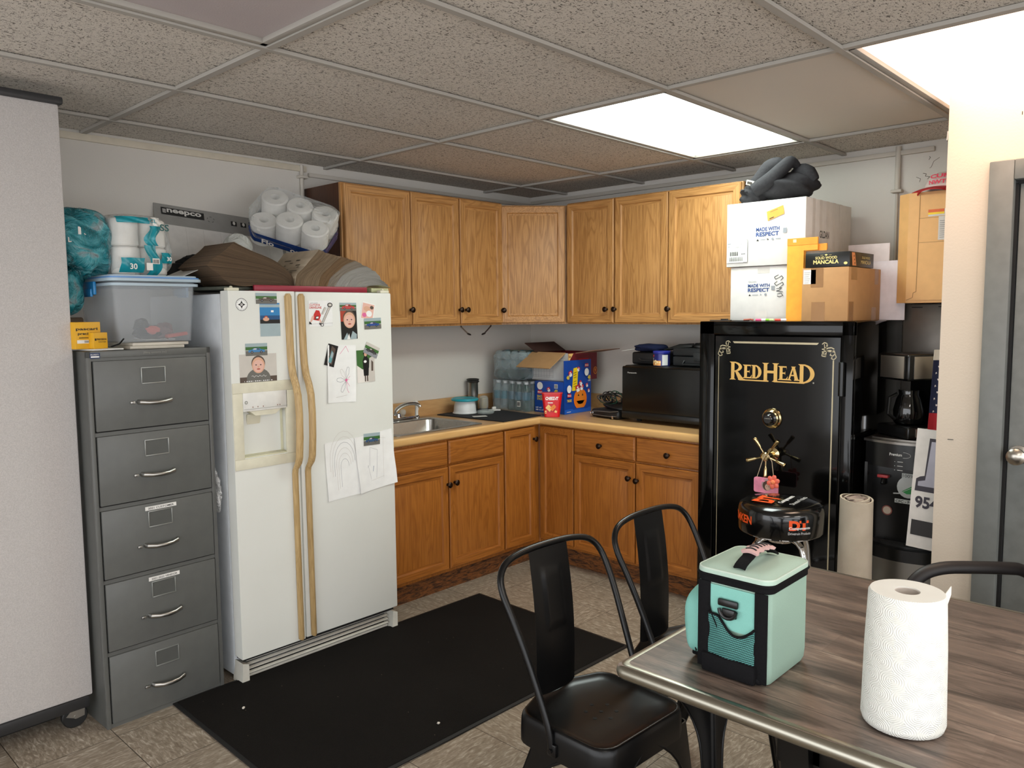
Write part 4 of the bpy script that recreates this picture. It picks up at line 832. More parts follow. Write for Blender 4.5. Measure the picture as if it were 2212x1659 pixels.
q = MB(); q.box((0, 0, .012), (.10, .12, .020), bev=.003); tag(q.done('index_box', C('b9b98f', .6), loc=(-1.865, -.66, 1.6145)), 'pale yellow green box end at the right front of the fridge top', 'box')
q = MB(); q.sheet(lambda u, v: (-.16+.26*u, -.10+.2*v, .006+.085*u+.012*math.sin(3*u)), 6, 2, .0015); tag(q.done('paper_sheet', PAPER, loc=(-2.60, -.50, 1.66)), 'loose white sheet under the left catalogues', 'paper')
q = MB(); q.box((0, 0, .05), (.22, .16, .10), rot=(0, .12, .1), bev=.01); q.blob((.02, -.05, .11), (.2, .12, .07), 6, .2, 4); tag(q.done('black_bundle', BLACK_MATTE, loc=(-2.56, -.25, 1.632)), 'dark bundle between the calendar and the left catalogues', 'bundle')
q = MB(); q.box((0, 0, .008), (.16, .2, .012), rot=(0, .0, .2)); tag(q.done('magazine', C('4d5046', .5, 0, .3), loc=(-2.575, -.60, 1.6175)), 'dark magazine at the left front of the fridge top', 'magazine')
# toilet roll pack leaning on the cabinet side
t = thing('toilet_roll_pack', 'film wrapped pack of white toilet rolls with a blue band above the catalogues', 'toilet roll pack', (-2.075, -.325, 1.918), 0)
ax = Vector((.686*.95, -.728*.95, -.32)).normalized(); az = Vector((-.50, -.42, .78)); az = (az-ax*az.dot(ax)).normalized(); ay = az.cross(ax)
t.rotation_euler = Matrix((ax, ay, az)).transposed().to_euler()
rr = None; r0 = .062
for k, (x, y) in enumerate([(-.12, .062), (.005, .062), (.13, .062), (-.12, -.062), (.005, -.062), (.13, -.062)]):
    if k == 3: pass
    if rr is None: rr = rollmesh(r0, .115, .021).done('toilet_roll', WHT, t); o = rr
    else: o = rr.copy(); COL.objects.link(o)
    o.location = (x, y, .0 if k != 3 else -.05); o.parent = t
rr2 = None
q = MB()
def shell(q, z0, z1, g, mi, lump=.003, n=60):
    P = rrect(-.12-r0-g, -.062-r0-g, .13+r0+g, .062+r0+g, .06, 8)
    rs = []
    for j in range(7):
        z = z0+(z1-z0)*j/6; sc = 1-(.10 if (j in (0,) and z0 < .0) else 0)
        rs.append([q.v((a*sc+lump*math.sin(i*1.3+j*2), b*sc+lump*math.sin(i*.9+j*1.1), z+lump*math.sin(i*.7))) for i, (a, b) in enumerate(P)])
    for A, B in zip(rs, rs[1:]):
        for k in range(len(A)): q.f([A[k], A[(k+1) % len(A)], B[(k+1) % len(A)], B[k]], mi)
    return rs
rs = shell(q, -.02, .121, .002, 0); q.f(rs[-1], 0); q.f(rs[0], 0); q.keep = False
q.done('film', FILM, t, ang=80)
q = MB(); shell(q, -.028, .032, .0035, 0); q.done('blue_band', C('17356f', .25, 0, .2), t, ang=80)
q = MB(); q.text('ood', Matrix.Translation((.04, -.1295, -.015)) @ FRONT, .07, .026, 0, bold=.03, th=.004); q.text('Flo', Matrix.Translation((-.1, -.1295, -.015)) @ FRONT, .06, .026, 0, bold=.03, th=.004); q.done('printing', WHT, t, ang=0)
q = MB(); q.blob((0, 0, .07), (.13, .12, .15), 14, .08, 4, 26, 18); q.box((-.02, -.058, .07), (.05, .004, .022), mi=1, rot=(0, .2, 0)); tag(q.done('roll_in_wrapper', [m_film('loose wrap', 'd0d2cc', .9), C('8fae3c', .5)], loc=(-2.385, -.36, 1.74)), 'loosely wrapped roll with a small green label left of the toilet rolls', 'paper roll')
# ================================================================== COUNTER, LEFT RUN
MZ = CT+.001
q = MB(); q.prism([(-.958, -.075), (-.925, -.618), (-.575, -.590), (-.53, -.060)], 0, .005, 'z'); tag(q.done('drying_mat', C('15171c', .85, 0, .2), loc=(0, 0, MZ)), 'black fabric drying mat on the counter beside the sink', 'drying mat')
DZ = MZ+.0055
t = thing('food_container', 'white round food container with a teal lid on the drying mat', 'container', (-.807, -.165, DZ))
q = MB(); q.lathe([(.076, 0), (.078, .003), (.074, .006), (.070, .02), (.069, .04), (.064, .062), (.058, .078)], 36); q.done('bowl', C('d9dcdc', .3, 0, .03), t, ang=60)
q = MB(); q.lathe([(.072, .078), (.084, .080), (.086, .086), (.084, .092), (.074, .096), (.070, .093), (.002, .094)], 36); q.done('lid', C('1b97a6', .35), t)
t = thing('steel_tumbler', 'tall stainless steel shaker with a dark rim behind the teal lid', 'tumbler', (-.635, -.060, DZ))
q = MB(); q.lathe([(.028, 0), (.031, .01), (.030, .06), (.032, .085), (.034, .10), (.033, .17), (.040, .178)], 30); q.done('cup', STEEL, t, ang=60)
q = MB(); q.lathe([(.040, .176), (.043, .180), (.041, .184), (.037, .188), (.041, .192), (.042, .196), (.036, .199), (.033, .196), (.033, .180)], 30, cap0=False); q.done('rim', C('3b3a38', .3, .5), t)
t = thing('spice_jar', 'small upturned glass jar with golden contents next to the shaker', 'jar', (-.585, -.105, DZ))
q = MB(); q.lathe([(.026, 0), (.030, .008), (.032, .02), (.032, .066), (.026, .082), (.012, .088)], 26); q.done('glass', GLASSY, t, ang=60)
q = MB(); q.lathe([(.020, .006), (.021, .070), (.016, .074)], 20); q.done('contents', C('a58b55', .6, 0, .3), t)
q = MB(); q.lathe([(.050, .002), (.055, .012), (.05, .020), (.034, .022), (.03, .016), (.01, .015)], 26); tag(q.done('plastic_dish', GLASSY, loc=(-.745, -.285, DZ)), 'clear crinkled plastic dish in front of the steel shaker', 'dish')
q = MB(); q.box((0, 0, .006), (.03, .075, .008), rot=(0, 0, .9), bev=.003); q.box((.02, .025, .014), (.03, .014, .02), bev=.004); tag(q.done('bag_clip', WHITE, loc=(-.615, -.235, DZ)), 'white plastic clip on the drying mat', 'clip')
q = MB(); q.box((0, 0, .001), (.085, .045, .001), rot=(0, 0, -.5)); tag(q.done('paper_card', PAPER, loc=(-.862, -.352, DZ)), 'small white paper lying on the drying mat', 'paper')
# two measuring spoons hanging under the wall cabinet
for x, m, dx, lb in ((-.955, STEEL, .055, 'steel'), (-.705, C('3a2a26', .4, .5), -.055, 'dark')):
    t = thing('hanging_spoon', '%s spoon hanging under the wall cabinets, %s of the two' % (lb, 'left' if x < -.8 else 'right'), 'spoon', (x, -.30, ZU-.001))
    q = MB(); q.tube([(0, 0, -.006), (dx*.5, 0, -.028), (dx*.95, 0, -.046)], .003, 8, flat=1.6); q.done('handle', m, t)
    q = MB(); q.blob((dx*1.15, 0, -.052), (.034, .022, .010), 1, 0, rot=(0, .35 if dx > 0 else -.35, 0)); q.done('bowl', C('2b2320', .35, .6), t)
    q = MB(); q.lathe([(.004, 0), (.004, -.010)], 10); q.done('hook', BRONZE, t)
# ---- bottled water packs
def bottle_mesh():
    q = MB(); q.lathe([(.026, 0), (.030, .004), (.030, .03), (.028, .036), (.030, .042), (.030, .05), (.028, .056), (.030, .062), (.030, .128), (.026, .145), (.014, .165), (.0125, .172)], 16); return q
WCAP = C('d9dde0', .4); WLAB = C('3f7f93', .4, 0, .3); WLAB2 = C('265a70', .35, 0, .3)
BM = {}
def water_pack(label, loc, rz, nx, ny, dark=2):
    t = thing('water_bottle_pack', label, 'water bottle pack', loc, rz); p = .0615
    for i in range(nx):
        for j in range(ny):
            if 0 < i < nx-1 and 0 < j < ny-1 and (i > 1): continue
            x, y = (i-(nx-1)/2)*p, (j-(ny-1)/2)*p; key = 'd' if j < dark else 'l'
            if key not in BM:
                o = bottle_mesh().done('bottle', m_clearplastic('dark green bottle', '1f4640', .75, .08) if key == 'd' else BOTTLE, t, ang=50)
                q = MB(); q.lathe([(.014, .170), (.0145, .172), (.0145, .184), (.012, .187)], 14); cp = q.done('cap', WCAP, o)
                q = MB(); q.lathe([(.0306, .070), (.0308, .071), (.0308, .120), (.0306, .121)], 16, cap0=False, cap1=False); lb = q.done('bottle_label', WLAB2 if key == 'd' else WLAB, o); BM[key] = (o, cp, lb)
            else:
                o0, c0, l0 = BM[key]; o = o0.copy(); COL.objects.link(o)
                for ch in (c0, l0): c_ = ch.copy(); COL.objects.link(c_); c_.parent = o
            o.location = (x, y, .003); o.parent = t
    q = MB(); P = rrect(-nx*p/2-.004, -ny*p/2-.004, nx*p/2+.004, ny*p/2+.004, .03, 6); rs = []
    for k, z in enumerate((.001, .03, .08, .13, .17, .192)):
        s_ = 1 if k < 4 else .985; rs.append([q.v((a*s_+.0025*math.sin(i*1.9+k*2), b*s_+.0025*math.sin(i*1.3+k), z+.003*math.sin(i*2.1))) for i, (a, b) in enumerate(P)])
    for A, B in zip(rs, rs[1:]):
        for k in range(len(A)): q.f([A[k], A[(k+1) % len(A)], B[(k+1) % len(A)], B[k]])
    q.f(rs[-1]); q.f(rs[0]); q.done('shrink_film', m_film('shrink film', 'c6d2d6', .16, .08), t, ang=80)
    return t
t = water_pack('lower shrink-wrapped pack of water bottles in the counter corner', (-.355, -.262, MZ), 0, 5, 5, 3)
q = MB(); q.box((-.160, -.09, .05), (.001, .028, .036)); q.art(Matrix(((0, 0, -1, -.1606), (-1, 0, 0, 0), (0, 1, 0, 0), (0, 0, 0, 1))), [('r', 1, (.079+.0035*k, .038, .081+.0035*k, .062)) for k in range(7)]); q.done('barcode_label', [WHITE, C('222222', .6)], t, ang=0)
t = thing('water_bottle_pack', 'upper crumpled pack of water bottles on top of the other pack', 'water bottle pack', (-.33, -.225, MZ+.197), .1)
for i in range(4):
    for j in range(3):
        o0, c0, l0 = BM['d' if j == 0 else 'l']; o = o0.copy(); COL.objects.link(o); o.parent = t; o.location = (-.11, .12-.062*i-.0, .034+.0615*(j % 2)+.0) if False else (-.145+.0*i, .095-.063*i, .034+.0615*j)
        o.rotation_euler = (0, PI/2, 0)
        for ch in (c0, l0): c_ = ch.copy(); COL.objects.link(c_); c_.parent = o
q = MB(); q.blob((-.05, 0, .085), (.235, .29, .19), 44, .045, 5, 44, 26, sq=2.2); q.done('shrink_film', m_film('crumpled shrink film', 'bcc9cd', .30, .08), t, ang=80)
q = MB(); q.sheet(lambda u, v: (-.13+.13*u, -.12+.20*v, .176+.010*math.sin(6*u+3*v)), 8, 8, .001, mi=0); q.text('80', Matrix.Translation((-.11, .03, .187)) @ Matrix.Rotation(-PI/2, 4, 'Z'), .06, .05, 1, bold=.03); q.done('printed_wrap', [C('3a4340', .3, 0, .3), C('b8b24e', .5)], t, ang=60)
# ---- snack cartons
BLUE = C('1346a0', .35, 0, .04); BLUE2 = C('1d5fc6', .35, 0, .04)
CP = ['1346a0', 'f2f2ee', '101010', 'c8232c', 'f3d21d', 'f07d1c', '1d5fc6', 'b5121c', 'e8862a', 'f3c77a', '7a1420', 'd98a1f', '8f9194', 'c9c9c6', '2f2a78', '4a2410']
CM = [C(h, .38, 0, .03) for h in CP]; ci = {h: i for i, h in enumerate(CP)}
LEFTF = lambda x: Matrix(((0, 0, -1, x), (-1, 0, 0, 0), (0, 1, 0, 0), (0, 0, 0, 1)))     # art on a face looking towards -x; art x = -y
t = thing('snack_carton', 'blue multi-pack snack carton with its printed lid standing up, pumpkin picture', 'snack carton', (-.31, -.545, MZ))
bx0, bx1, by0, by1, bh = -.135, .125, -.118, .118, .198
q = MB(); q.box((0-.005, 0, bh/2), (bx1-bx0, by1-by0, bh), bev=.001); q.done('carton', BLUE, t)
q = MB(); q.box(((bx0+bx1)/2+.003, by0-.004, .165), (bx1-bx0+.008, .004, .33)); q.done('lid', BLUE, t, ang=0)
q = MB(); A = Matrix.Translation((bx0, by0-.0062, 0)) @ FRONT; wA = bx1-bx0
def cup(x, y, s_, a):
    c_, s2 = math.cos(a)*s_, math.sin(a)*s_
    T = lambda P: [(x+px*c_-py*s2, y+px*s2+py*c_) for px, py in P]
    return [('p', ci['f2f2ee'], T([(-.5, -.9), (.5, -.9), (.75, .5), (-.75, .5)])), ('p', ci['c8232c'], T([(-.82, -.1), (.82, -.1), (.75, .6), (.3, .75), (-.3, .75), (-.75, .6)])), ('p', ci['f2f2ee'], T([(-.28, .05), (.28, .05), (.28, .4), (-.28, .4)]))]
q.art(A, [('p', ci['f3d21d'], [(.075, .14), (.125, .14), (.135, .26), (.125, .285), (.09, .28)])]+[('l', ci['101010'], (.003, [(.09, y), (.118, y+.006)])) for y in (.165, .18, .195, .22, .235, .25)]+
      [('r', ci['1d5fc6'], (0, .0, wA, .028)), ('e', ci['f07d1c'], (.155, .085, .065, .066)), ('e', ci['e8862a'], (.155, .085, .035, .066)), ('r', ci['1346a0'], (.08, .0+.0, .23, .03)), ('r', ci['1d5fc6'], (0, 0, wA, .022)),
       ('p', ci['101010'], [(.128, .105), (.136, .120), (.144, .105)]), ('p', ci['101010'], [(.168, .105), (.176, .120), (.184, .105)]), ('p', ci['101010'], [(.115, .075), (.135, .055), (.155, .068), (.175, .055), (.196, .075), (.178, .062), (.155, .052), (.132, .062)])]+
      cup(.055, .25, .022, .35)+cup(.135, .275, .017, -.5)+cup(.125, .155, .026, .3)+cup(.165, .16, .022, -.2)+cup(.150, .185, .020, .9)+cup(.215, .17, .015, .3)+cup(.232, .135, .014, .3)+
      [('t', ci['f3d21d'], ('48', .222, .205, .028, .026, .03)), ('t', ci['f2f2ee'], ('CUPS', .223, .193, .026, .008, .02)), ('t', ci['f3d21d'], ('48', .01, .215, .028, .024, .03)),
       ('e', ci['f2f2ee'], (.210, .252, .022, .024)), ('p', ci['c8232c'], [(.190, .285), (.230, .285), (.226, .306), (.194, .306)]), ('t', ci['f2f2ee'], ('PRINGLES', .192, .290, .036, .010, .02)),
       ('e', ci['f2f2ee'], (.035, .155, .021, .024)), ('p', ci['c8232c'], [(.016, .104), (.056, .104), (.052, .126), (.020, .126)]), ('t', ci['f2f2ee'], ('PRINGLES', .018, .109, .036, .010, .02)), ('t', ci['f3d21d'], ('TRICKS', .012, .075, .045, .016, .03)), ('l', ci['f2f2ee'], (.003, [(.01, .014), (.05, .014)]))])
B_ = LEFTF(bx0-.0007) @ Matrix.Translation((-by1, 0, 0))
q.art(B_, [('e', ci['f2f2ee'], (.045, .168, .024, .024)), ('p', ci['c8232c'], [(.024, .118), (.066, .118), (.062, .140), (.028, .140)]), ('t', ci['f2f2ee'], ('PRINGLES', .026, .123, .038, .010, .02)), ('t', ci['f3d21d'], ('SNACK', .022, .095, .045, .014, .02)), ('t', ci['f3d21d'], ('STACKS', .022, .078, .045, .014, .02)), ('t', ci['f2f2ee'], ('NET WT', .01, .026, .05, .008)), ('t', ci['f2f2ee'], ('48 CUPS', .01, .012, .08, .008)),
            ('r', ci['f2f2ee'], (.165, .158, .192, .184))]+[('r', ci['101010'], (.168+.004*k, .161, .170+.004*k, .181)) for k in range(6)]+[('t', ci['f3d21d'], ('48', .165, .128, .028, .024, .03))]+cup(.12, .15, .017, .4))
q.done('printing', CM, t, ang=0)
t = thing('cardboard_carton', 'open maroon and silver carton with flaps spread on top of the blue snack carton', 'snack carton', (-.25, -.511, MZ+.2), 0)
w_, d_, h_ = .29, .295, .175; m0 = C('6d1420', .4, 0, .08); m1 = C('b9b9b6', .45, 0, .05); KB = C('b08a5e', .8, 0, .05); INK = C('3b2119', .8)
q = MB(); th = .004
q.box((0, -d_/2, h_/2), (w_, th, h_), mi=0); q.box((0, d_/2, h_/2), (w_, th, h_), mi=0); q.box((-w_/2, 0, h_/2), (th, d_, h_), mi=1); q.box((w_/2, 0, h_/2), (th, d_, h_), mi=0); q.box((0, 0, .002), (w_, d_, .004), mi=2)
q.done('carton', [m0, m1, KB], t, ang=0)
q = MB(); q.prism([(0, 0), (-.155, -.088), (-.152, -.092), (.004, -.004)], -d_/2+.02, d_/2, 'y'); o = q.done('flap', KB, t, ang=0, loc=(-w_/2, 0, h_+.003))
q = MB(); q.prism([(0, 0), (.10, .055), (.103, .052), (.004, -.003)], -.16, .13, 'x'); q.done('flap', INK, t, ang=0, loc=(0, d_/2-.05, h_+.003))
q = MB(); q.box((.02, -.06, .012), (w_*.9, .15, .004), rot=(-.15, .0, 0)); q.done('flap', C('8d6a55', .8), t, ang=0, loc=(.02, -d_/2-.03, h_-.002))
q = MB()
q.art(LEFTF(-w_/2-.0026) @ Matrix.Translation((-d_/2, 0, 0)), [('r', ci['c9c9c6'], (.01, .01, .285, .12))]+[('l', ci['8f9194'], (.0016, [(.012, y), (.18, y)])) for y in (.02, .030, .056, .066, .076, .086)]+[('l', ci['8f9194'], (.0016, [(x, .018), (x, .095)])) for x in (.012, .035, .058, .081, .104, .127, .15, .18)]+[('r', ci['c9c9c6'], (.20, .02+.016*k, .28, .026+.016*k)) for k in range(8)])
q.art(Matrix.Translation((-w_/2, -d_/2-.0026, 0)) @ FRONT, [('p', ci['f3c77a'], [(0, .172), (.05, .172), (.012, .13), (0, .13)]), ('t', ci['7a1420'], ('Best', .004, .145, .022, .018, .02)), ('e', ci['d98a1f'], (.272, .055, .020, .024)), ('e', ci['7a1420'], (.272, .055, .015, .019)), ('t', ci['d98a1f'], ('9', .264, .044, .014, .024, .04))]+[('e', ci[c], (x, .10, .010, .014)) for x, c in ((.08, 'f2f2ee'), (.105, 'f3c77a'), (.13, 'f2f2ee'), (.155, 'e8862a'), (.18, 'f3c77a'))]+[('r', ci['f3c77a'], (.02, .085, .06, .115)), ('r', ci['b5121c'], (.1, .13, .2, .137))])
q.done('printing', CM, t, ang=0)
t = thing('snack_tub', 'red cracker snack tub standing in front of the blue carton', 'snack tub', (-.560, -.668, MZ), math.radians(-52))
q = MB(); S2 = [rrect(-.062+.016*(1-k), -.026-.0*k, .062-.016*(1-k), .026, .02, 5) for k in (0, .5, 1)]
rs = [[q.v((a*(1+.12*(1-k)*0), b, z)) for a, b in P] for P, z, k in zip(S2, (0, .07, .142), (0, .5, 1))]
for A, B in zip(rs, rs[1:]):
    for k in range(len(A)): q.f([A[k], A[(k+1) % len(A)], B[(k+1) % len(A)], B[k]])
q.f(rs[0]); q.f(rs[-1]); q.done('tub', C('d4141d', .3, 0, .05), t, ang=50)
q = MB(); q.prism(rrect(-.065, -.029, .065, .029, .02, 5), .141, .147, 'z'); q.done('foil_lid', C('d8342a', .25), t)
q = MB(); A = Matrix.Translation((-.046, -.0265, 0)) @ FRONT
q.text('CHEEZ-IT', A @ Matrix.Translation((.008, .103, 0)), .078, .020, ci['f2f2ee'], bold=.05, shear=.15)
q.art(A, [('r', ci['f2f2ee'], (.022, .084, .052, .089)), ('p', ci['b5121c'], [(.02, .03), (.07, .03), (.066, .052), (.024, .052)]), ('p', ci['f3c77a'], [(.008, .056), (.034, .032), (.048, .055), (.026, .078)]), ('p', ci['e8862a'], [(.034, .054), (.050, .036), (.072, .062), (.060, .078), (.046, .066)]), ('e', ci['101010'], (.030, .056, .0015, .0015)), ('e', ci['101010'], (.055, .060, .0015, .0015)), ('p', ci['f3c77a'], [(.060, .030), (.074, .026), (.078, .038), (.066, .042)]), ('r', ci['f3c77a'], (.004, .022, .014, .040)), ('r', ci['b5121c'], (.006, .025, .012, .031))], l0=.0006)
q.done('printing', CM, t, ang=0)
# ---- cable pouch
t = thing('cable_pouch', 'black zipped pouch heaped with cables next to the microwave', 'pouch', (-.36, -.965, MZ), math.radians(-98))
q = MB(); q.box((0, 0, .026), (.23, .13, .05), bev=.018); q.blob((.02, .02, .06), (.2, .1, .05), 3, .1, 3); q.done('pouch', C('141415', .45, 0, .2), t, ang=60)
q = MB(); q.tube([(-.11, -.062, .034), (-.05, -.068, .040), (.05, -.068, .042), (.11, -.06, .05)], .0025, 6); q.tube([(-.11, -.062, .016), (-.02, -.070, .016), (.06, -.068, .016), (.10, -.064, .02)], .0025, 6); q.done('zipper', C('8c8c8c', .3, .7), t)
q = MB(); q.box((.075, -.072, .012), (.012, .004, .020), bev=.002); q.done('zip_pull', CHROME, t)
q = MB(); q.tube([(-.104+.0*k, -.066, .026) if False else (-.098+.009*math.cos(k*PI/6), -.068, .026+.010*math.sin(k*PI/6)) for k in range(12)], .0022, 6, closed=True); q.done('eyelet', CHROME, t)
t = thing('cable_tangle', 'tangle of black and green cables lying over the black pouch', 'cables', (-.33, -.955, MZ+.07), math.radians(-98))
rs_ = random.Random(5)
for nm, col, seeds in (('cable', '0c0c0c', (1, 2, 3, 4, 5, 6)), ('green_cable', '1f4d38', (7, 8)), ('charger_lead', '4b4643', (9, 10))):
    for sd in seeds:
        r_ = random.Random(sd*3+1); n = 26; a0 = r_.uniform(0, 6); cx, cz = r_.uniform(-.05, .05), r_.uniform(.0, .02); rx, rz_ = r_.uniform(.05, .095), r_.uniform(.03, .07)
        P = [(cx+rx*math.cos(a0+k*.34), r_.uniform(-.006, .006)+.03*math.sin(k*.2+sd), cz+.03+rz_*math.sin(a0+k*.34)*.7) for k in range(n)]
        P = [((P[max(i-1, 0)][0]+P[i][0]+P[min(i+1, n-1)][0])/3, (P[max(i-1, 0)][1]+P[i][1]+P[min(i+1, n-1)][1])/3, max(.0, (P[max(i-1, 0)][2]+P[i][2]+P[min(i+1, n-1)][2])/3)) for i in range(n)]
        q = MB(); q.tube(P, .0032, 6); q.done(nm, C(col, .4), t)
q = MB(); q.tube([(.06, .0, .02), (.085, .0, .07), (.10, .0, .105), (.12, .02, .12), (.14, .05, .115)], .0035, 8); q.done('cable', C('0c0c0c', .4), t)
# ---- microwave
t = thing('microwave_oven', 'large black microwave oven on the counter beside the safe', 'microwave', (-.235, -1.388, MZ), R90)
wm, dm, hm_ = .575, .40, .305
q = MB(); q.box((0, 0, .018+hm_/2), (wm, dm, hm_), bev=.014); q.done('body', C('0b0c0c', .3, 0, .05), t)
q = MB(); q.box((-.003, -dm/2-.009, .052+.135), (wm-.01, .018, .262), bev=.008); d_o = q.done('door', C('060707', .22, 0, 0), t)
q = MB(); q.box((0, -dm/2-.012, .042), (wm-.008, .022, .040), bev=.005); q.done('handle_strip', C('101112', .25), t)
for x in (-.21, .21):
    for y in (-.15, .15):
        q = MB(); q.lathe([(.014, 0), (.016, .019)], 14, Matrix.Translation((x, y, 0))); q.done('foot', BLACK_MATTE, t)
q = MB(); q.text('Panasonic', Matrix.Translation((-.245, -dm/2-.0185, .278)) @ FRONT, .062, .009, 0, bold=.03); q.done('lettering', C('b9b9b6', .4, .5), d_o, ang=0)
MT = MZ+.018+hm_+.001
t = thing('document_case', 'soft black document case at the left on the microwave', 'case', (-.24, -1.21, MT), R90)
q = MB(); q.box((0, 0, .036), (.21, .24, .07), bev=.012, rot=(0, 0, 0)); q.done('case', C('0e0e10', .5, 0, .2), t)
q = MB(); q.tube([(-.05, -.124, .035), (-.03, -.13, .024), (.04, -.13, .022), (.06, -.124, .03)], .005, 8); q.done('handle', C('1b1b1d', .4), t)
q = MB(); q.sheet(lambda u, v: (-.10+.03*u-.06*(1-u), -.12+.2*v, .075+.004*math.sin(4*v)+.012*u), 3, 3, .001, mi=0); tag(q.done('paper_sheet', PAPER, loc=(-.24, -1.195, MT), rot=(0, 0, R90)), 'white paper corner poking out over the document case', 'paper')
t = thing('neck_cushion', 'dark blue patterned roll lying on the black document case', 'cushion', (-.30, -1.20, MT+.073), R90)
q = MB(); q.blob((0, 0, .022), (.19, .15, .045), 12, .06, 4, sq=1.4); q.done('fabric', m_fabric('blue black fabric', '141a33', 60, .6), t, ang=60)
t = thing('nut_can', 'small snack can with a blue lid standing on the microwave', 'can', (-.375, -1.318, MT), R90)
q = MB(); q.lathe([(.044, 0), (.046, .002), (.046, .070), (.045, .071)], 28); q.done('can', C('20256b', .3, .2), t)
q = MB(); q.lathe([(.048, .068), (.049, .071), (.049, .080), (.046, .083), (.002, .082)], 28); q.done('lid', C('232c8c', .35), t)
q = MB()
def band(a0, a1, z0, z1, mi, r=.0463, n=8):
    P = [(r*math.cos(a0+(a1-a0)*k/n), r*math.sin(a0+(a1-a0)*k/n)) for k in range(n+1)]
    for (x0, y0), (x1, y1) in zip(P, P[1:]): q.poly([(x0, y0, z0), (x1, y1, z0), (x1, y1, z1), (x0, y0, z1)], mi)
band(-2.9, -1.1, .003, .030, 0); band(-.95, -.2, .004, .062, 1); band(-2.9, -2.2, .034, .044, 1, .0465); band(-2.85, -2.1, .050, .062, 2, .0465)
rs_ = random.Random(3)
for k in range(12): a = rs_.uniform(-2.8, -1.2); z = rs_.uniform(.006, .026); band(a-.09, a+.09, z, z+.010, 3, .0466+.0001*k, 2)
q.done('printing', [C('e6a25a', .5), C('cfd0cf', .5), C('d8343c', .5), C('f4d9a0', .5)], t, ang=0)
t = thing('tool_case', 'dark grey plastic tool case with latch at the right on the microwave', 'case', (-.24, -1.52, MT), R90)
q = MB(); q.box((0, 0, .028), (.27, .26, .054), bev=.008); q.box((0, 0, .078), (.27, .26, .042), bev=.008); q.done('shell', C('1a1d1f', .4), t)
q = MB(); q.box((.03, -.134, .055), (.06, .014, .045), bev=.003); q.done('latch', C('2a2d2f', .35), t)
q = MB(); q.tube([(-.06, -.13, .03), (-.06, -.150, .012), (.12, -.150, .012), (.12, -.13, .03)], .006, 8); q.done('handle', C('1d2022', .35), t)
q = MB(); q.blob((.02, .0, .118), (.10, .07, .045), 5, .12, 3); q.tube([(-.02, 0, .118), (-.10, -.02, .118), (-.17, -.03, .10), (-.20, -.04, .08)], [.018, .013, .008, .005], 8); q.tube([(-.02, -.02, .118), (-.1, -.05, .112), (-.19, -.06, .096)], .004, 6); tag(q.done('hair_brush', C('0a0a0a', .5, 0, .2), loc=(-.25, -1.47, MT-.013), rot=(0, 0, R90)), 'black brush with cord lying across the tool case and document case', 'brush')
# ================================================================== SAFE
SX, SY, SW, SD, SH = -.675, -1.730, .745, .635, 1.466
t = thing('gun_safe', 'tall black gloss gun safe with gold lettering and five-spoke handle', 'safe', (SX+SD, SY, 0), R90)
# local: x 0..SW (left to right), front at y=-SD
q = MB(); q.box((SW/2, -SD/2+.012, SH/2+.01), (SW, SD-.024, SH-.02), bev=.006); q.done('body', BLACK_GLOSS, t)
q = MB()
for c, d in (((.040, -SD+.012, SH/2+.01), (.08, .03, SH-.02)), ((SW-.027, -SD+.012, SH/2+.01), (.054, .03, SH-.02)), ((SW/2, -SD+.012, SH-.032), (SW, .03, .064)), ((SW/2, -SD+.012, .05), (SW, .03, .08))): q.box(c, d, bev=.004)
q.done('door_frame', BLACK_GLOSS, t)
q = MB(); door_geo(q, .083, .092, .690, SH-.068, -SD+.018, [(0, 0), (0, .016), (.003, .019)]); dr = q.done('door', BLACK_GLOSS, t, ang=25)
FYl = -SD-.0015
for z in (1.215, .25):
    q = MB(); q.lathe([(.010, -.075), (.013, -.073), (.013, .073), (.010, .075)], 16, Matrix.Translation((.6995, -SD-.012, z))); q.done('hinge', BLACK_GLOSS, t)
q = MB(); O = SY; A = Matrix.Translation((0, FYl, 0)) @ FRONT     # art x = distance from the safe's left edge
L_ = lambda y: -(y)-1.730
z0_ = 1.187
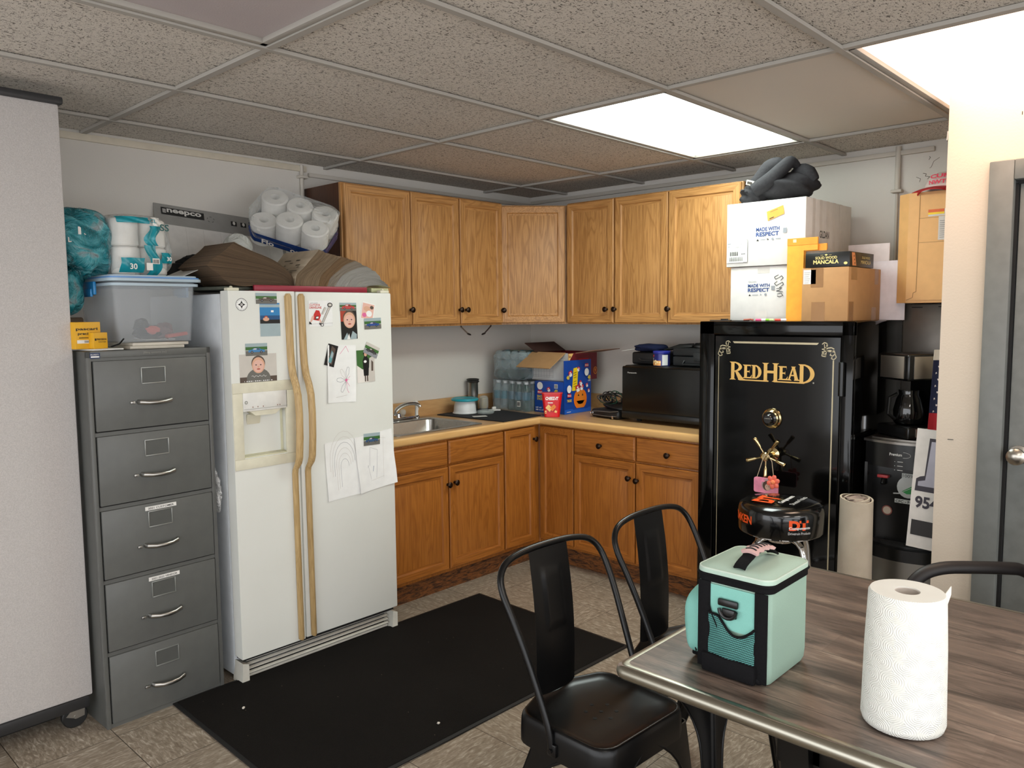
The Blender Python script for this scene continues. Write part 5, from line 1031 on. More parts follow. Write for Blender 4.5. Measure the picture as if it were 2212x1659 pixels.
def Ser(q, x, h, w_, ch, z, mi=0):
    s_ = .13*h+.006; sf = .014
    V = []
    def R(a, b, c, d): V.append(('r', mi, (x+a, z+b, x+c, z+d)))
    def P(p): V.append(('p', mi, [(x+a, z+b) for a, b in p]))
    def stem(a, full=True):
        R(a, 0, a+s_, h); P([(a-sf*.6, 0), (a+s_+sf*.6, 0), (a+s_, .006), (a, .006)]); P([(a-sf*.6, h), (a, h-.006), (a+s_, h-.006), (a+s_+sf*.6, h)])
    def bowl(cx, cy, rx, ry, a0, a1, t_, n=12):
        for k in range(n):
            a, b = math.radians(a0+(a1-a0)*k/n), math.radians(a0+(a1-a0)*(k+1)/n)
            ti = lambda q_: t_*(.45+.55*abs(math.cos(q_)))
            P([(cx+rx*math.cos(a), cy+ry*math.sin(a)), (cx+rx*math.cos(b), cy+ry*math.sin(b)), (cx+(rx-ti(b))*math.cos(b), cy+(ry-ti(b)*.6)*math.sin(b)), (cx+(rx-ti(a))*math.cos(a), cy+(ry-ti(a)*.6)*math.sin(a))])
    if ch == 'R':
        stem(0); bowl(s_*.8, h*.72, w_-s_*.9, h*.28, -90, 90, s_); P([(s_*1.2, h*.46), (s_*2.1, h*.46), (w_+.012, 0), (w_-s_*1.1, 0)]); P([(w_-s_*1.3, 0), (w_+.02, 0), (w_+.012, .006), (w_-s_, .006)])
    if ch == 'D':
        stem(0); bowl(s_*.8, h/2, w_-s_*.8, h/2, -90, 90, s_*1.15, 16)
    if ch == 'E':
        stem(0); R(s_, 0, w_, .006); R(s_, h-.006, w_*.92, h); R(s_, h*.5-.003, w_*.72, h*.5+.003); P([(w_-.010, 0), (w_+.004, h*.30), (w_, 0)]); P([(w_*.86, h), (w_*.96, h*.74), (w_*.92, h)]); P([(w_*.66, h*.5), (w_*.76, h*.64), (w_*.76, h*.36)])
    if ch == 'H':
        stem(0); stem(w_-s_); R(s_, h*.52-.006, w_-s_, h*.52+.006)
    if ch == 'A':
        P([(0, 0), (.008, 0), (w_*.52, h*.92), (w_*.42, h)]); P([(w_*.40, h), (w_*.62, h), (w_, 0), (w_-s_*1.2, 0)]); R(w_*.22, h*.32, w_*.72, h*.32+.006); P([(-.010, 0), (.018, 0), (.012, .006), (-.004, .006)]); P([(w_-s_*1.5, 0), (w_+.010, 0), (w_+.002, .006), (w_-s_*1.3, .006)]); P([(w_*.30, h), (w_*.72, h), (w_*.64, h-.006), (w_*.36, h-.006)])
    q.art(A, V, l0=.0006, dl=.00001)
xR = L_(-1.901)
Ser(q, xR, .086, .058, 'R', z0_); Ser(q, xR+.068, .064, .036, 'E', z0_+.010); Ser(q, xR+.110, .064, .045, 'D', z0_+.010); Ser(q, xR+.166, .086, .066, 'H', z0_); Ser(q, xR+.243, .064, .036, 'E', z0_+.010); Ser(q, xR+.283, .064, .050, 'A', z0_+.010); Ser(q, xR+.338, .086, .068, 'D', z0_)
q.art(A, [('r', 0, (xR+.042, z0_-.002, xR+.19, z0_+.004)), ('r', 0, (xR+.215, z0_-.002, xR+.36, z0_+.004)), ('e', 1, (xR+.402, z0_+.004, .004, .004))], l0=.0004)
q.done('lettering', [GOLDPAINT, C('8d8a80', .5)], dr, ang=0)
q = MB(); q.art(A, [('p', 0, [(.177, 1.371), (.593, 1.371), (.585, 1.362), (.185, 1.362)]), ('r', 0, (.1035, .20, .1065, 1.298)), ('r', 0, (.656, .20, .662, 1.296))], l0=.0004)
def orn(q, cx, cz, sx):
    def T(P): return [(cx+sx*a, cz+b) for a, b in P]
    for wd, P in ((.004, [(.028, .030), (.018, .038), (.006, .034), (.004, .024), (.014, .012), (.004, .0), (-.012, -.002), (-.026, .004), (-.030, -.010), (-.022, -.020), (-.008, -.018), (-.012, -.010)]), (.005, [(-.026, .010), (-.014, .016), (0, .014), (.012, .010), (.028, .008)]), (.005, [(-.024, -.003), (-.008, .004), (.01, .0), (.028, -.004)]), (.003, [(.006, .032), (.010, .014), (.008, -.004), (.010, -.022)]), (.003, [(.018, .032), (.016, .012), (.020, -.006), (.018, -.018)]), (.004, [(.024, -.004), (.028, -.022), (.010, -.024), (.012, -.008)]), (.004, [(-.030, -.010), (-.036, -.026), (-.026, -.036), (-.014, -.032), (-.018, -.024)])):
        q.art(A, [('l', 0, (wd, T(P)))], l0=.0005)
orn(q, .137, 1.335, 1.0); orn(q, .635, 1.335, -1.0)
q.done('pinstripe', C('b5a98c', .35, .5), dr, ang=0)
dx = L_(-2.113); 
q = MB(); RY = Matrix.Rotation(PI/2, 4, 'X')
q.lathe([(.046, 0), (.048, .003), (.046, .007), (.040, .010), (.038, .022), (.034, .026)], 36, Matrix.Translation((dx, FYl, 1.016)) @ RY)
dl = q.done('dial_ring', BRASS, dr)
q = MB(); q.lathe([(.033, .024), (.033, .030), (.024, .034), (.022, .048), (.018, .052), (.002, .052)], 30, Matrix.Translation((dx, FYl, 1.016)) @ RY); q.done('combination_dial', C('131313', .15, 0, 0, coat=.5), dl)
q = MB(); q.text('COMBINATION', Matrix.Translation((dx-.014, FYl-.0525, 1.018)) @ FRONT, .028, .004, 0); q.done('dial_marking', C('a9a69a', .4), dl, ang=0)
hx_, hz_ = L_(-2.123), .848
q = MB(); q.lathe([(.030, 0), (.030, .004), (.014, .010), (.012, .060), (.020, .064), (.021, .090), (.016, .094), (.015, .090)], 28, Matrix.Translation((hx_, FYl, hz_)) @ RY); hb = q.done('hub', BRASS, dr)
for k in range(5):
    a = PI/2+.62+2*PI*k/5; ca, sa = math.cos(a), math.sin(a); q = MB()
    pts = [(hx_+ca*r, FYl-.078, hz_+sa*r) for r in (.016, .045, .050, .055, .088, .095, .098)]; q.tube(pts, [.0045, .0045, .0045, .007, .0095, .0105, .009], 14); q.done('spoke', BRASS, hb)
# photo-frame ornament hanging from the wheel
t = thing('photo_ornament', 'pink photo frame with an orange flower hanging from the safe handle', 'ornament', (-.775, -2.136, .700), R90)
q = MB(); q.prism(rrect(-.058, -.018, .058, .052, .010), -.004, .004); q.art(Matrix.Translation((0, -.0042, 0)) @ FRONT, [('e', 1, (.006, .022, .026, .028)), ('e', 2, (.006, .018, .020, .022)), ('e', 3, (.010, .012, .013, .015)), ('e', 2, (.005, .014, .002, .0012)), ('e', 2, (.015, .014, .002, .0012)), ('e', 4, (-.012, .038, .01, .004))]); q.done('frame', [C('e28aa4', .5, 0, .25), C('b58f92', .5), C('4a3428', .6), C('caa18e', .6), C('f08fae', .5)], t, ang=0)
for k in range(6):
    a = 2*PI*k/6+.3; q = MB(); q.blob((.038+.019*math.cos(a), -.009, .040+.021*math.sin(a)), (.026, .006, .022), k, .05, rot=(0, -a, 0)); q.done('petal', C('f0705a', .25, 0, .1), t, ang=60)
q = MB(); q.blob((.038, -.013, .040), (.022, .008, .02), 2, .1); q.done('flower_centre', C('ff8a5a', .3), t)
q = MB(); q.tube([(-.045, 0, .05), (-.034, 0, .085), (-.018, 0, .138), (-.006, .0, .158), (.010, .0, .158), (.026, 0, .130), (.036, 0, .055)], .0016, 6); q.done('cord', C('b9a58a', .6), t)
# ---- stack on the safe
def white_carton(label, loc, d, parts, rz=R90):
    t = thing('shipping_carton', label, 'box', loc, rz); w_, dd, hh = d
    q = MB(); q.box((0, 0, hh/2), (w_, dd, hh), bev=.003); q.done('carton', C('d6d3cf', .7, 0, .04), t)
    q = MB(); A = Matrix.Translation((-w_/2, -dd/2-.0002, 0)) @ FRONT; q.art(A, parts)
    return t, q
PP = [C('1c3f7c', .5), C('8e9297', .5), C('1d1d1d', .5), C('efeeea', .6), C('e8973a', .6), C('cdc8c2', .3), C('a9854f', .3)]
STZ = SH+.001
wl = .40
t, q = white_carton('lower white clothing carton on the safe, marker writing on its side', (-.345, -2.045, STZ), (.385, .52, .258),
    [('r', 5, (.13, .0, .19, .05)), ('r', 5, (.14, .225, .20, .258)), ('t', 1, ('GILDAN', .095, .182, .040, .009)), ('t', 0, ('MADE WITH', .092, .160, .11, .016, .03)), ('t', 0, ('RESPECT', .092, .138, .108, .018, .03)), ('p', 2, [(.096, .120), (.102, .128), (.108, .120)]), ('t', 1, ('b', .155, .121, .008, .009, .03)), ('r', 1, (.115, .122, .145, .125)), ('e', 1, (.182, .125, .006, .006)), ('r', 1, (.21, .145, .228, .165))]+
    [('l', 2, (.003, P)) for P in ([(.245, .215), (.225, .205), (.23, .195), (.245, .20), (.26, .21), (.268, .20), (.255, .188)], [(.24, .185), (.225, .175), (.235, .165), (.265, .18), (.27, .17), (.25, .155)], [(.235, .150), (.262, .155), (.25, .143), (.235, .140), (.268, .135)], [(.24, .125), (.26, .13), (.268, .118), (.25, .112), (.24, .118)])])
q.done('printing', PP, t, ang=0)
t, q = white_carton('upper white clothing carton with an orange sticker and shipping label', (-.345, -2.030, STZ+.2605), (.39, .545, .300),
    [('r', 5, (.07, .20, .12, .298)), ('r', 5, (.18, .16, .23, .298)), ('t', 1, ('GILDAN', .155, .185, .045, .009)), ('t', 0, ('MADE WITH', .152, .160, .115, .018, .03)), ('t', 0, ('RESPECT', .152, .136, .113, .020, .03)), ('p', 2, [(.154, .116), (.161, .125), (.168, .116)]), ('r', 1, (.175, .119, .20, .122)), ('t', 2, ('b', .208, .117, .008, .009, .03)), ('e', 1, (.235, .121, .006, .006)), ('r', 1, (.25, .119, .275, .123)), ('r', 1, (.285, .145, .303, .168)),
     ('p', 4, [(.210, .205), (.290, .232), (.284, .272), (.204, .248)]), ('l', 2, (.0015, [(.222, .245), (.258, .256)])), ('l', 2, (.004, [(.218, .214), (.24, .221)])), ('r', 3, (.004, .020, .112, .128)), ('l', 2, (.0015, [(.09, .126), (.111, .126), (.111, .02), (.09, .02)])), ('t', 2, ('Gray', .062, .103, .02, .008)), ('t', 2, ('Graphite H T5', .05, .088, .035, .008)), ('r', 1, (.008, .108, .026, .112)), ('r', 1, (.008, .095, .02, .098))]+[('r', 2, (.018+.004*k, .052, .018+.004*k+(.0024 if k % 3 else .0012), .072)) for k in range(12)]+[('r', 2, (.018+.0045*k, .026, .018+.0045*k+(.0026 if k % 2 else .0014), .046)) for k in range(17)]+[('r', 2, (.085+.007*k, .056, .089+.007*k, .062)) for k in range(3)])
q.text('GILDAN', Matrix(((0, 0, 1, .195), (1, 0, 0, -.115), (0, 1, 0, .125), (0, 0, 0, 1))), .11, .034, 2, bold=.02)
for k in range(5): q.poly([(.1954, -.20+.08*k, .0), (.1954, -.17+.08*k, .0), (.1954, -.17+.08*k, .30), (.1954, -.20+.08*k, .30)], 5)
q.done('printing', PP, t, ang=0)
t = thing('jacket', 'bundled dark grey jacket heaped on the white cartons', 'jacket', (-.44, -2.04, STZ+.575), R90)
JM = m_fabric('charcoal cloth', '2c2b2d', 90, .9)
q = MB(); q.blob((.0, .02, .066), (.30, .26, .115), 3, .13, 3.4, 40, 24, rib=.03); q.blob((-.13, -.05, .035), (.12, .14, .10), 9, .2, 5, 30, 20, rib=.08); q.done('body', JM, t, ang=80)
q = MB(); q.tube(smooth([(-.13, -.08, .07), (-.09, -.07, .105), (-.05, -.06, .155), (-.01, -.05, .168), (.02, -.04, .15)]), lerpr([.028, .036, .038, .034, .012]), 16); q.done('sleeve', JM, t, ang=60)
q = MB(); q.tube(smooth([(-.10, -.11, .05), (-.03, -.10, .09), (.03, -.08, .145), (.055, -.06, .168), (.08, -.03, .15)]), lerpr([.034, .036, .032, .030, .014]), 16); q.tube(smooth([(.05, .0, .11), (.09, -.01, .128), (.13, -.02, .112), (.165, -.02, .08)]), lerpr([.030, .036, .034, .014]), 16); q.done('sleeve', JM, t, ang=60)
q = MB(); q.box((-.115, -.125, .085), (.036, .008, .022), rot=(.3, .3, .2)); q.box((-.115, -.130, .085), (.022, .004, .01), rot=(.3, .3, .2), mi=1); q.done('neck_label', [C('b8b2a8', .7), C('3a342e', .7)], t, ang=0)
for k, (x, lb) in enumerate(((0, 'tall orange padded envelope standing in front of the white cartons'), (.02, 'second orange envelope showing at the right behind the first'))):
    q = MB(); h_ = .375 if not k else .345; e_ = .085 if not k else .118; q.prism([(-.055, 0), (.022, 0), (.022, .318), (e_, .318), (e_, h_), (-.055, h_)], -.004, .004, mi=0); q.box(((e_-.055)/2, -.0045, h_-.016), (e_+.055, .002, .030), mi=1); q.box((-.02, -.0058, h_-.012), (.015, .001, .014), mi=2)
    tag(q.done('padded_envelope', [C('efa233', .5, 0, .08), C('e8942a', .45), C('f6d9a8', .4)], loc=(-.628+.010*k, -2.203-x*.2, STZ), rot=(0, 0, R90)), lb, 'envelope')
t = thing('cardboard_box', 'small brown taped cardboard box on the front of the safe top', 'box', (-.46, -2.335, STZ), R90)
q = MB(); q.box((0, 0, .118), (.205, .40, .236), bev=.002); q.done('carton', C('b3885a', .75, 0, .05), t)
A = Matrix.Translation((-.1025, -.2003, 0)) @ FRONT; TAPE = C('946b40', .25)
for P_ in ((.045, .0, .105, .085), (.040, .150, .095, .236)):
    q = MB(); q.art(A, [('r', 0, P_)]); q.done('tape', TAPE, t, ang=0)
for y0, y1, z0, z1 in ((-.19, -.135, .0, .085), (.09, .15, .0, .06), (-.17, -.10, .18, .236), (.12, .17, .165, .236)):
    q = MB(); q.poly([(.1028, y0, z0), (.1028, y1, z0), (.1028, y1, z1), (.1028, y0, z1)], 0); q.done('tape', TAPE, t, ang=0)
q = MB(); q.art(A, [('r', 1, (.006, .165, .062, .228))]+[('r', 2, (.010, .17+.009*k, .030+.004*(k % 3), .172+.009*k)) for k in range(6)])
q.done('address_label', [TAPE, C('e6e0da', .7), C('9a9a9a', .7)], t, ang=0)
t = thing('board_game_box', 'black board game box printed SOLID WOOD MANCALA on the brown box', 'board game', (-.515, -2.343, STZ+.2375), R90)
q = MB(); q.box((0, 0, .032), (.195, .29, .064), bev=.0015); q.done('box', C('12110f', .35), t)
q = MB(); A = Matrix.Translation((-.0975, -.1453, 0)) @ FRONT; q.art(A, [('t', 0, ('SOLID WOOD', .045, .035, .095, .012, .02)), ('t', 0, ('MANCALA', .036, .014, .112, .018, .03)), ('p', 0, [(.085, .054), (.0925, .057), (.10, .054), (.0925, .049)]), ('r', 0, (.068, .052, .080, .053)), ('r', 0, (.105, .052, .117, .053)), ('e', 0, (.178, .014, .008, .006))])
Bm = Matrix(((0, 0, 1, .0978), (1, 0, 0, -.145), (0, 1, 0, 0), (0, 0, 0, 1))); q.art(Bm, [('p', 1, [(.03, .004), (.075, .004), (.055, .060), (.02, .060)]), ('t', 0, ('SOLID WOOD', .14, .037, .10, .010)), ('t', 0, ('MANCALA', .13, .014, .12, .016)), ('e', 2, (.045, .045, .006, .004)), ('e', 2, (.05, .03, .006, .004)), ('e', 2, (.055, .015, .006, .004))])
q.done('printing', [C('e8d58a', .5), C('d88c58', .6), C('7d4a2a', .6)], t, ang=0)
q = MB(); q.box((0, 0, .18), (.19, .006, .36), rot=(0, .0, 0), bev=.001); tag(q.done('foam_board', C('e6dcdc', .7), loc=(-.225, -2.368, STZ), rot=(0, 0, R90)), 'taller white foam board standing behind the brown box', 'foam board')
q = MB(); q.box((0, 0, .138), (.19, .006, .276), rot=(0, .0, 0), bev=.001); tag(q.done('foam_board', C('e4dce2', .7), loc=(-.250, -2.45, STZ), rot=(0, 0, R90)), 'shorter white foam board overhanging the right edge of the safe', 'foam board')
q = MB(); q.blob((0, 0, .15), (.07, .05, .30), 4, .1, 4); tag(q.done('clear_bag', m_film('grey bag film', 'b9b0a8', .8), loc=(-.14, -2.42, STZ+.01)), 'crumpled clear bag behind the foam boards', 'bag')
for lb, x, y, c1, c2, a in (('pink and white marker on the safe top', -.655, -2.035, 'e2487a', 'efe9e4', .1), ('lime green marker on the safe top', -.66, -2.08, '8ccf3f', 'c9dd9a', -.4), ('red and white marker by the orange envelope', -.655, -2.13, 'e04a3a', 'f0e4dc', .15)):
    q = MB(); q.tube([(-.022, 0, .006), (.006, 0, .006)], .0055, 10, mi=0); q.tube([(.006, 0, .006), (.024, 0, .006), (.030, 0, .006)], [.006, .006, .004], 10, mi=1); tag(q.done('marker_pen', [C(c1, .35), C(c2, .35)], loc=(x, y, STZ), rot=(0, 0, R90+a)), lb, 'marker')
q = MB(); q.box((0, 0, .002), (.09, .02, .003)); q.tube([(.02, 0, .006), (.05, .01, .008), (.07, -.005, .006)], .004, 8, mi=1); tag(q.done('pliers', [BLACK_SATIN, C('a0503a', .5)], loc=(-.655, -1.93, STZ), rot=(0, 0, R90)), 'small red handled tool on the left of the safe top', 'tool')
q = MB(); q.box((0, 0, .003), (.10, .03, .005), rot=(0, 0, .1)); q.box((.02, .0, .008), (.03, .02, .006)); tag(q.done('keys', BLACK_SATIN, loc=(-.655, -1.83, STZ), rot=(0, 0, R90)), 'flat black gadget at the left corner of the safe top', 'gadget')
# ================================================================== RECESS BESIDE THE SAFE
t = thing('furnace_box', 'yellow tan metal equipment box on the wall beside the door corner', 'equipment box', (-.002, -2.68, 1.545), R90)
TANP = C('e0ad6e', .45, 0, .04)
q = MB(); q.prism([(-.168, 0), (.172, 0), (.172, -.298), (-.118, -.298), (-.168, -.262)], 0, .49, 'z'); q.done('casing', TANP, t)
q = MB(); q.prism([(-.115, .012), (-.090, .022), (-.088, .045), (-.074, .05), (-.070, .478), (.168, .478), (.168, .012)], -.302, -.298); q.done('front_cover', TANP, t, ang=0)
q = MB(); A = Matrix.Translation((0, -.3022, 0)) @ FRONT; q.art(A, [('l', 0, (.0015, [(-.070, .375), (.17, .375)])), ('l', 0, (.0015, [(-.070, .268), (.17, .268)])), ('l', 0, (.002, [(-.074, .05), (-.070, .478)])), ('l', 0, (.002, [(-.115, .012), (-.088, .024), (-.086, .045), (-.074, .05)])),
       ('r', 1, (-.035, .380, .05, .41)), ('r', 2, (-.035, .397, .03, .41)), ('r', 3, (-.035, .388, .03, .397)), ('r', 1, (.008, .275, .12, .378)), ('r', 1, (.05, .38, .12, .415))]+[('r', 4, (.014, .285+.009*k, .07+.008*(k % 3), .287+.009*k)) for k in range(9)])
q.done('warning_labels', [C('8a6a38', .5), C('cfcac4', .6), C('d8632c', .5), C('f2cf2c', .5), C('8b8a88', .6)], t, ang=0)
t = thing('ball_cap', 'white and red baseball cap resting on the yellow equipment box', 'cap', (-.20, -2.665, 2.0365), R90)
q = MB(); q.lathe([(.092, .001), (.096, .02), (.092, .045), (.076, .072), (.048, .090), (.012, .097), (.001, .097)], 30, Matrix.Translation((.02, .03, 0))); q.done('crown', C('d9c9c2', .7, 0, .05), t, ang=80)
q = MB(); q.sheet(lambda u, v: ((-.105+.21*u)*(1-.35*v*abs(2*u-1)), -.05-.085*v*math.cos((u-.5)*2.2)-.01, .024-.02*v-.020*(2*u-1)**2), 14, 6, .004); q.done('brim', C('b0141c', .6), t, ang=60)
q = MB()
def capf(p): 
    a = (p.x-.0)/.09; return Vector((.02+.098*math.sin(a), .03-.100*math.cos(a)*math.cos(p.y*9)-.004, .022+p.y))
for s_, x, y, w_, h_ in (('CUP', -.05, .038, .075, .018), ('NWTF', -.055, .012, .085, .018)): q.text(s_, Matrix(), 1, 1, 0, bold=.04, fn=lambda p, x=x, y=y, w_=w_, h_=h_: capf(Vector((x+p.x*w_, y+p.y*h_, 0))))
q.done('lettering', C('d63a55', .6), t, ang=0)
t = thing('metal_cabinet', 'brushed steel wall unit below the yellow equipment box', 'wall unit', (-.002, -2.69, 1.02), R90)
q = MB(); q.box((0, -.11, .26), (.32, .22, .52), bev=.004); q.done('casing', C('6d6862', .35, .7), t)
q = MB(); q.box((-.10, -.222, .505), (.045, .004, .004)); q.box((.06, -.222, .507), (.14, .004, .004)); q.done('slot', BLACK_MATTE, t, ang=0)
# water dispenser
t = thing('water_dispenser', 'black water dispenser with steel base panel in the recess', 'water dispenser', (-.43, -2.665, 0), R90)
def dfront(w_, d_, b=.03, n=10): return [(w_/2, 0+d_*.45), (-w_/2, d_*.45)]+[(-w_/2+w_*k/n, -d_*.55-b*math.sin(PI*k/n)) for k in range(n+1)]
q = MB(); q.prism(dfront(.31, .30), .03, .44, 'z', mi=1); q.prism(dfront(.31, .30, .042), .44, .492, 'z', mi=0); q.prism([(.155, .135), (-.155, .135), (-.155, -.10), (.155, -.10)], .492, .84, 'z', mi=0)
for s_ in (-1, 1): q.box((s_*.150, -.13, .67), (.012, .08, .36), mi=0)
q.prism(dfront(.31, .30, .035), .84, .945, 'z', mi=0); q.box((0, 0, .015), (.29, .26, .03), mi=2)
q.done('cabinet', [C('0e0e0e', .25), m_metal('dispenser steel', '8d8982', .35), BLACK_MATTE], t, ang=30)
q = MB(); q.prism(dfront(.325, .31, .04), .945, .955, 'z'); q.prism([(a*.88, b*.88) for a, b in dfront(.31, .30, .03)], .955, .962, 'z'); q.done('top_rim', m_metal('rim steel', '8b8680', .3), t)
q = MB(); q.prism(dfront(.27, .24, .035), .492, .498, 'z')
for k in range(5): q.tube([(-.10+.05*k, -.13, .500), (-.085+.05*k, -.155, .500)], .002, 6)
q.done('drip_tray', C('262626', .3), t)
for x, c_ in ((-.095, 'b23a3c'), (.085, '2c4f9a')):
    q = MB(); q.box((x, -.112, .785), (.045, .03, .014), bev=.003, mi=1); q.tube([(x, -.105, .775), (x, -.12, .75)], .010, 10); q.done('tap', [C('111111', .3), C(c_, .4)], t)
q = MB(); A = Matrix.Translation((0, -.2005, 0)) @ FRONT
q.art(A, [('t', 0, ('Premium', -.045, .895, .05, .012, .02)), ('l', 0, (.001, [(.01+.03*math.cos(a), .901+.012*math.sin(a)) for a in [-1.6+.4*k for k in range(9)]]))]+[('r', 0, (-.012, .87-.018*k, .010, .872-.018*k)) for k in range(3)]+[('e', 0, (-.022, .871-.018*k, .0015, .0015)) for k in range(3)], l0=.001)
A = Matrix.Translation((0, -.1015, 0)) @ FRONT
q.art(A, [('e', 1, (.005, .745, .046, .048)), ('r', 1, (-.022, .785, .030, .806)), ('t', 2, ('100%', -.018, .788, .044, .013)), ('r', 1, (-.048, .672, .045, .690)), ('t', 2, ('CFC - FREE', -.044, .674, .085, .012, .02)), ('p', 3, [(-.02, .725), (.05, .772), (.058, .745), (.04, .72), (.0, .715)]), ('l', 1, (.002, [(-.03, .715), (.045, .76)])), ('l', 1, (.005, [(-.055, .712), (-.015, .716)])),
          ('e', 4, (-.078, .632, .022, .022)), ('e', 5, (-.078, .632, .017, .017)), ('r', 6, (.035, .575, .10, .628)), ('r', 1, (.038, .605, .065, .622))])
q.done('stickers', [C('c9c9c6', .4), C('c6c9c4', .5), C('222222', .6), C('2f9a4b', .5), C('8a5048', .5), C('cdbfae', .5), C('b8202c', .5)], t, ang=0)
# coffee maker
t = thing('coffee_maker', 'black and steel drip coffee maker on top of the water dispenser', 'coffee maker', (-.43, -2.665, .9635), math.radians(-122))
q = MB(); q.box((.01, -.01, .025), (.19, .25, .05), bev=.008); q.box((.0, .075, .19), (.17, .085, .31), bev=.008); q.box((0, -.02, .305), (.19, .23, .115), bev=.012); q.done('body', C('0c0c0c', .22), t)
CST = m_metal('soft steel', 'c2b8ac', .42)
q = MB(); q.box((.0, -.1375, .305), (.14, .004, .095), bev=.001); q.box((.0975, -.035, .305), (.004, .15, .095), bev=.001); q.done('head_plate', CST, t)
q = MB(); q.box((.1075, -.025, .027), (.004, .15, .034)); q.done('base_plate', CST, t)
q = MB(); q.lathe([(.050, 0), (.060, .01), (.062, .06), (.050, .11), (.040, .13), (.042, .15)], 26, Matrix.Translation((0, -.045, .052))); cr = q.done('carafe', C('0a0a0a', .05, 0, 0, coat=.6), t, ang=60)
q = MB(); q.tube([(-.01, -.10, .185), (-.012, -.135, .17), (-.012, -.14, .10), (-.01, -.108, .075)], .008, 10); q.done('handle', BLACK_SATIN, cr)
# star-spangled cloth
t = thing('flag_cloth', 'stars and stripes cloth hanging at the end of the cream wall', 'cloth', (-.56, -2.815, 1.0), R90)
q = MB()
def cl(u, v): return (-.055+.10*u+.025*(1-v)*(u-.6), .012*math.sin(8*u), -.02+.36*v)
q.sheet(lambda u, v: cl(u, .28+.62*v), 8, 6, .004, mi=0); q.sheet(lambda u, v: cl(u*.55, .0+.28*v), 5, 4, .004, mi=1); q.sheet(lambda u, v: cl(.55+u*.45, .0+.28*v), 5, 4, .004, mi=2); q.sheet(lambda u, v: cl(u, .90+.12*v), 6, 3, .006, mi=3)
for i in range(4):
    for j in range(8):
        u, v = (i+.5+(.4 if j % 2 else 0))/4.6, .30+.075*j; c_ = Vector(cl(u, v)) if v < .9 else None
        if c_ is None: continue
        q.poly([(c_.x+math.cos(PI/5*k-PI/2)*(.006 if k % 2 == 0 else .0026), c_.y-.0035, c_.z+math.sin(PI/5*k-PI/2)*(.006 if k % 2 == 0 else .0026)) for k in range(10)], 2)
q.done('cloth', [C('161c3c', .8), C('a81c26', .8), C('d9cfca', .8), C('cfc6b8', .7)], t, ang=60)
# leaning sign
t = thing('sign_board', 'white sign board with chrome letter and number 954 leaning by the cream wall', 'sign', (-.72, -2.79, .54), R90)
q = MB(); q.X = Matrix.Rotation(-.045, 4, 'X') @ Matrix.Rotation(.045, 4, 'Y'); q.box((.03, 0, .245), (.19, .008, .49)); A = Matrix.Translation((-.065, -.0042, 0)) @ FRONT
q.art(A, [('p', 1, [(.050, .455), (.19, .455), (.19, .235), (.012, .235), (.014, .285), (.028, .295), (.044, .30)]), ('p', 2, [(.058, .442), (.19, .442), (.19, .258), (.022, .256), (.022, .274), (.048, .282)]), ('p', 1, [(.092, .455), (.19, .455), (.19, .255), (.085, .255), (.092, .32)]), ('p', 2, [(.100, .44), (.19, .44), (.19, .27), (.100, .27)]), ('t', 1, ('954', .018, .165, .086, .050, .035)), ('r', 3, (.012, .052, .19, .115))])
q.done('board', [C('d3cfca', .5), C('2a2430', .5), C('8d8a92', .3, .3), C('1f1c1b', .5)], t, ang=0)
# rolled rug
t = thing('rolled_rug', 'rolled beige woven rug standing upright in front of the water dispenser', 'rug roll', (-.865, -2.575, 0), .4)

def m_weave():
    t = NT('woven backing'); v = t.coord((1, 1, 1)); sp = t.n('ShaderNodeSeparateXYZ'); t.l(v, sp.inputs[0])
    a = t.math('SINE', t.math('MULTIPLY', sp.outputs[2], 900)); b = t.math('SINE', t.math('MULTIPLY', t.math('ARCTAN2', sp.outputs[1], sp.outputs[0]), 130))
    f = t.math('MULTIPLY_ADD', t.math('MULTIPLY', a, b), .5, .5)
    t.base(t.mix(t.math('ADD', t.math('MULTIPLY', f, .5), t.math('MULTIPLY', t.noise(v, 12, 4), .5)), hexc('a2947e'), hexc('ded2bf'))); t.bump(f, .6, .003); t.set(rough=.9); return t.m
M_RUG = m_weave()
q = MB(); n = 64; pr = []
for k in range(n+1):
    a = 2*PI*2.6*k/n; r = .086-.020*k/n*1.9; pr.append((a, r))
def rug(u, v):
    a = 2*PI*2.6*u; k = 1+.10*(1-v); r = (.074-.038*u)*k; return (r*math.cos(a), r*math.sin(a)*.9, .012+.73*v+.006*math.sin(a*1.3)*v)
q.sheet(rug, 90, 6, .007, mi=0, mi2=1); q.done('rug', [M_RUG, C('6f6257', .9, 0, .2)], t, ang=60)
q = MB(); q.blob((0, 0, .735), (.10, .09, .03), 9, .25, 6, 26, 14); q.done('fringe', C('8a7a70', .9, 0, .3), t, ang=80)
# black bag between safe and dispenser
q = MB(); q.blob((0, 0, .44), (.16, .028, .84), 6, .05, 3, sq=1.5); q.done('black_bag', BLACK_MATTE, loc=(-.35, -2.4925, .02)); tag(bpy.data.objects['black_bag'], 'black bag squeezed between the safe and the water dispenser', 'bag')
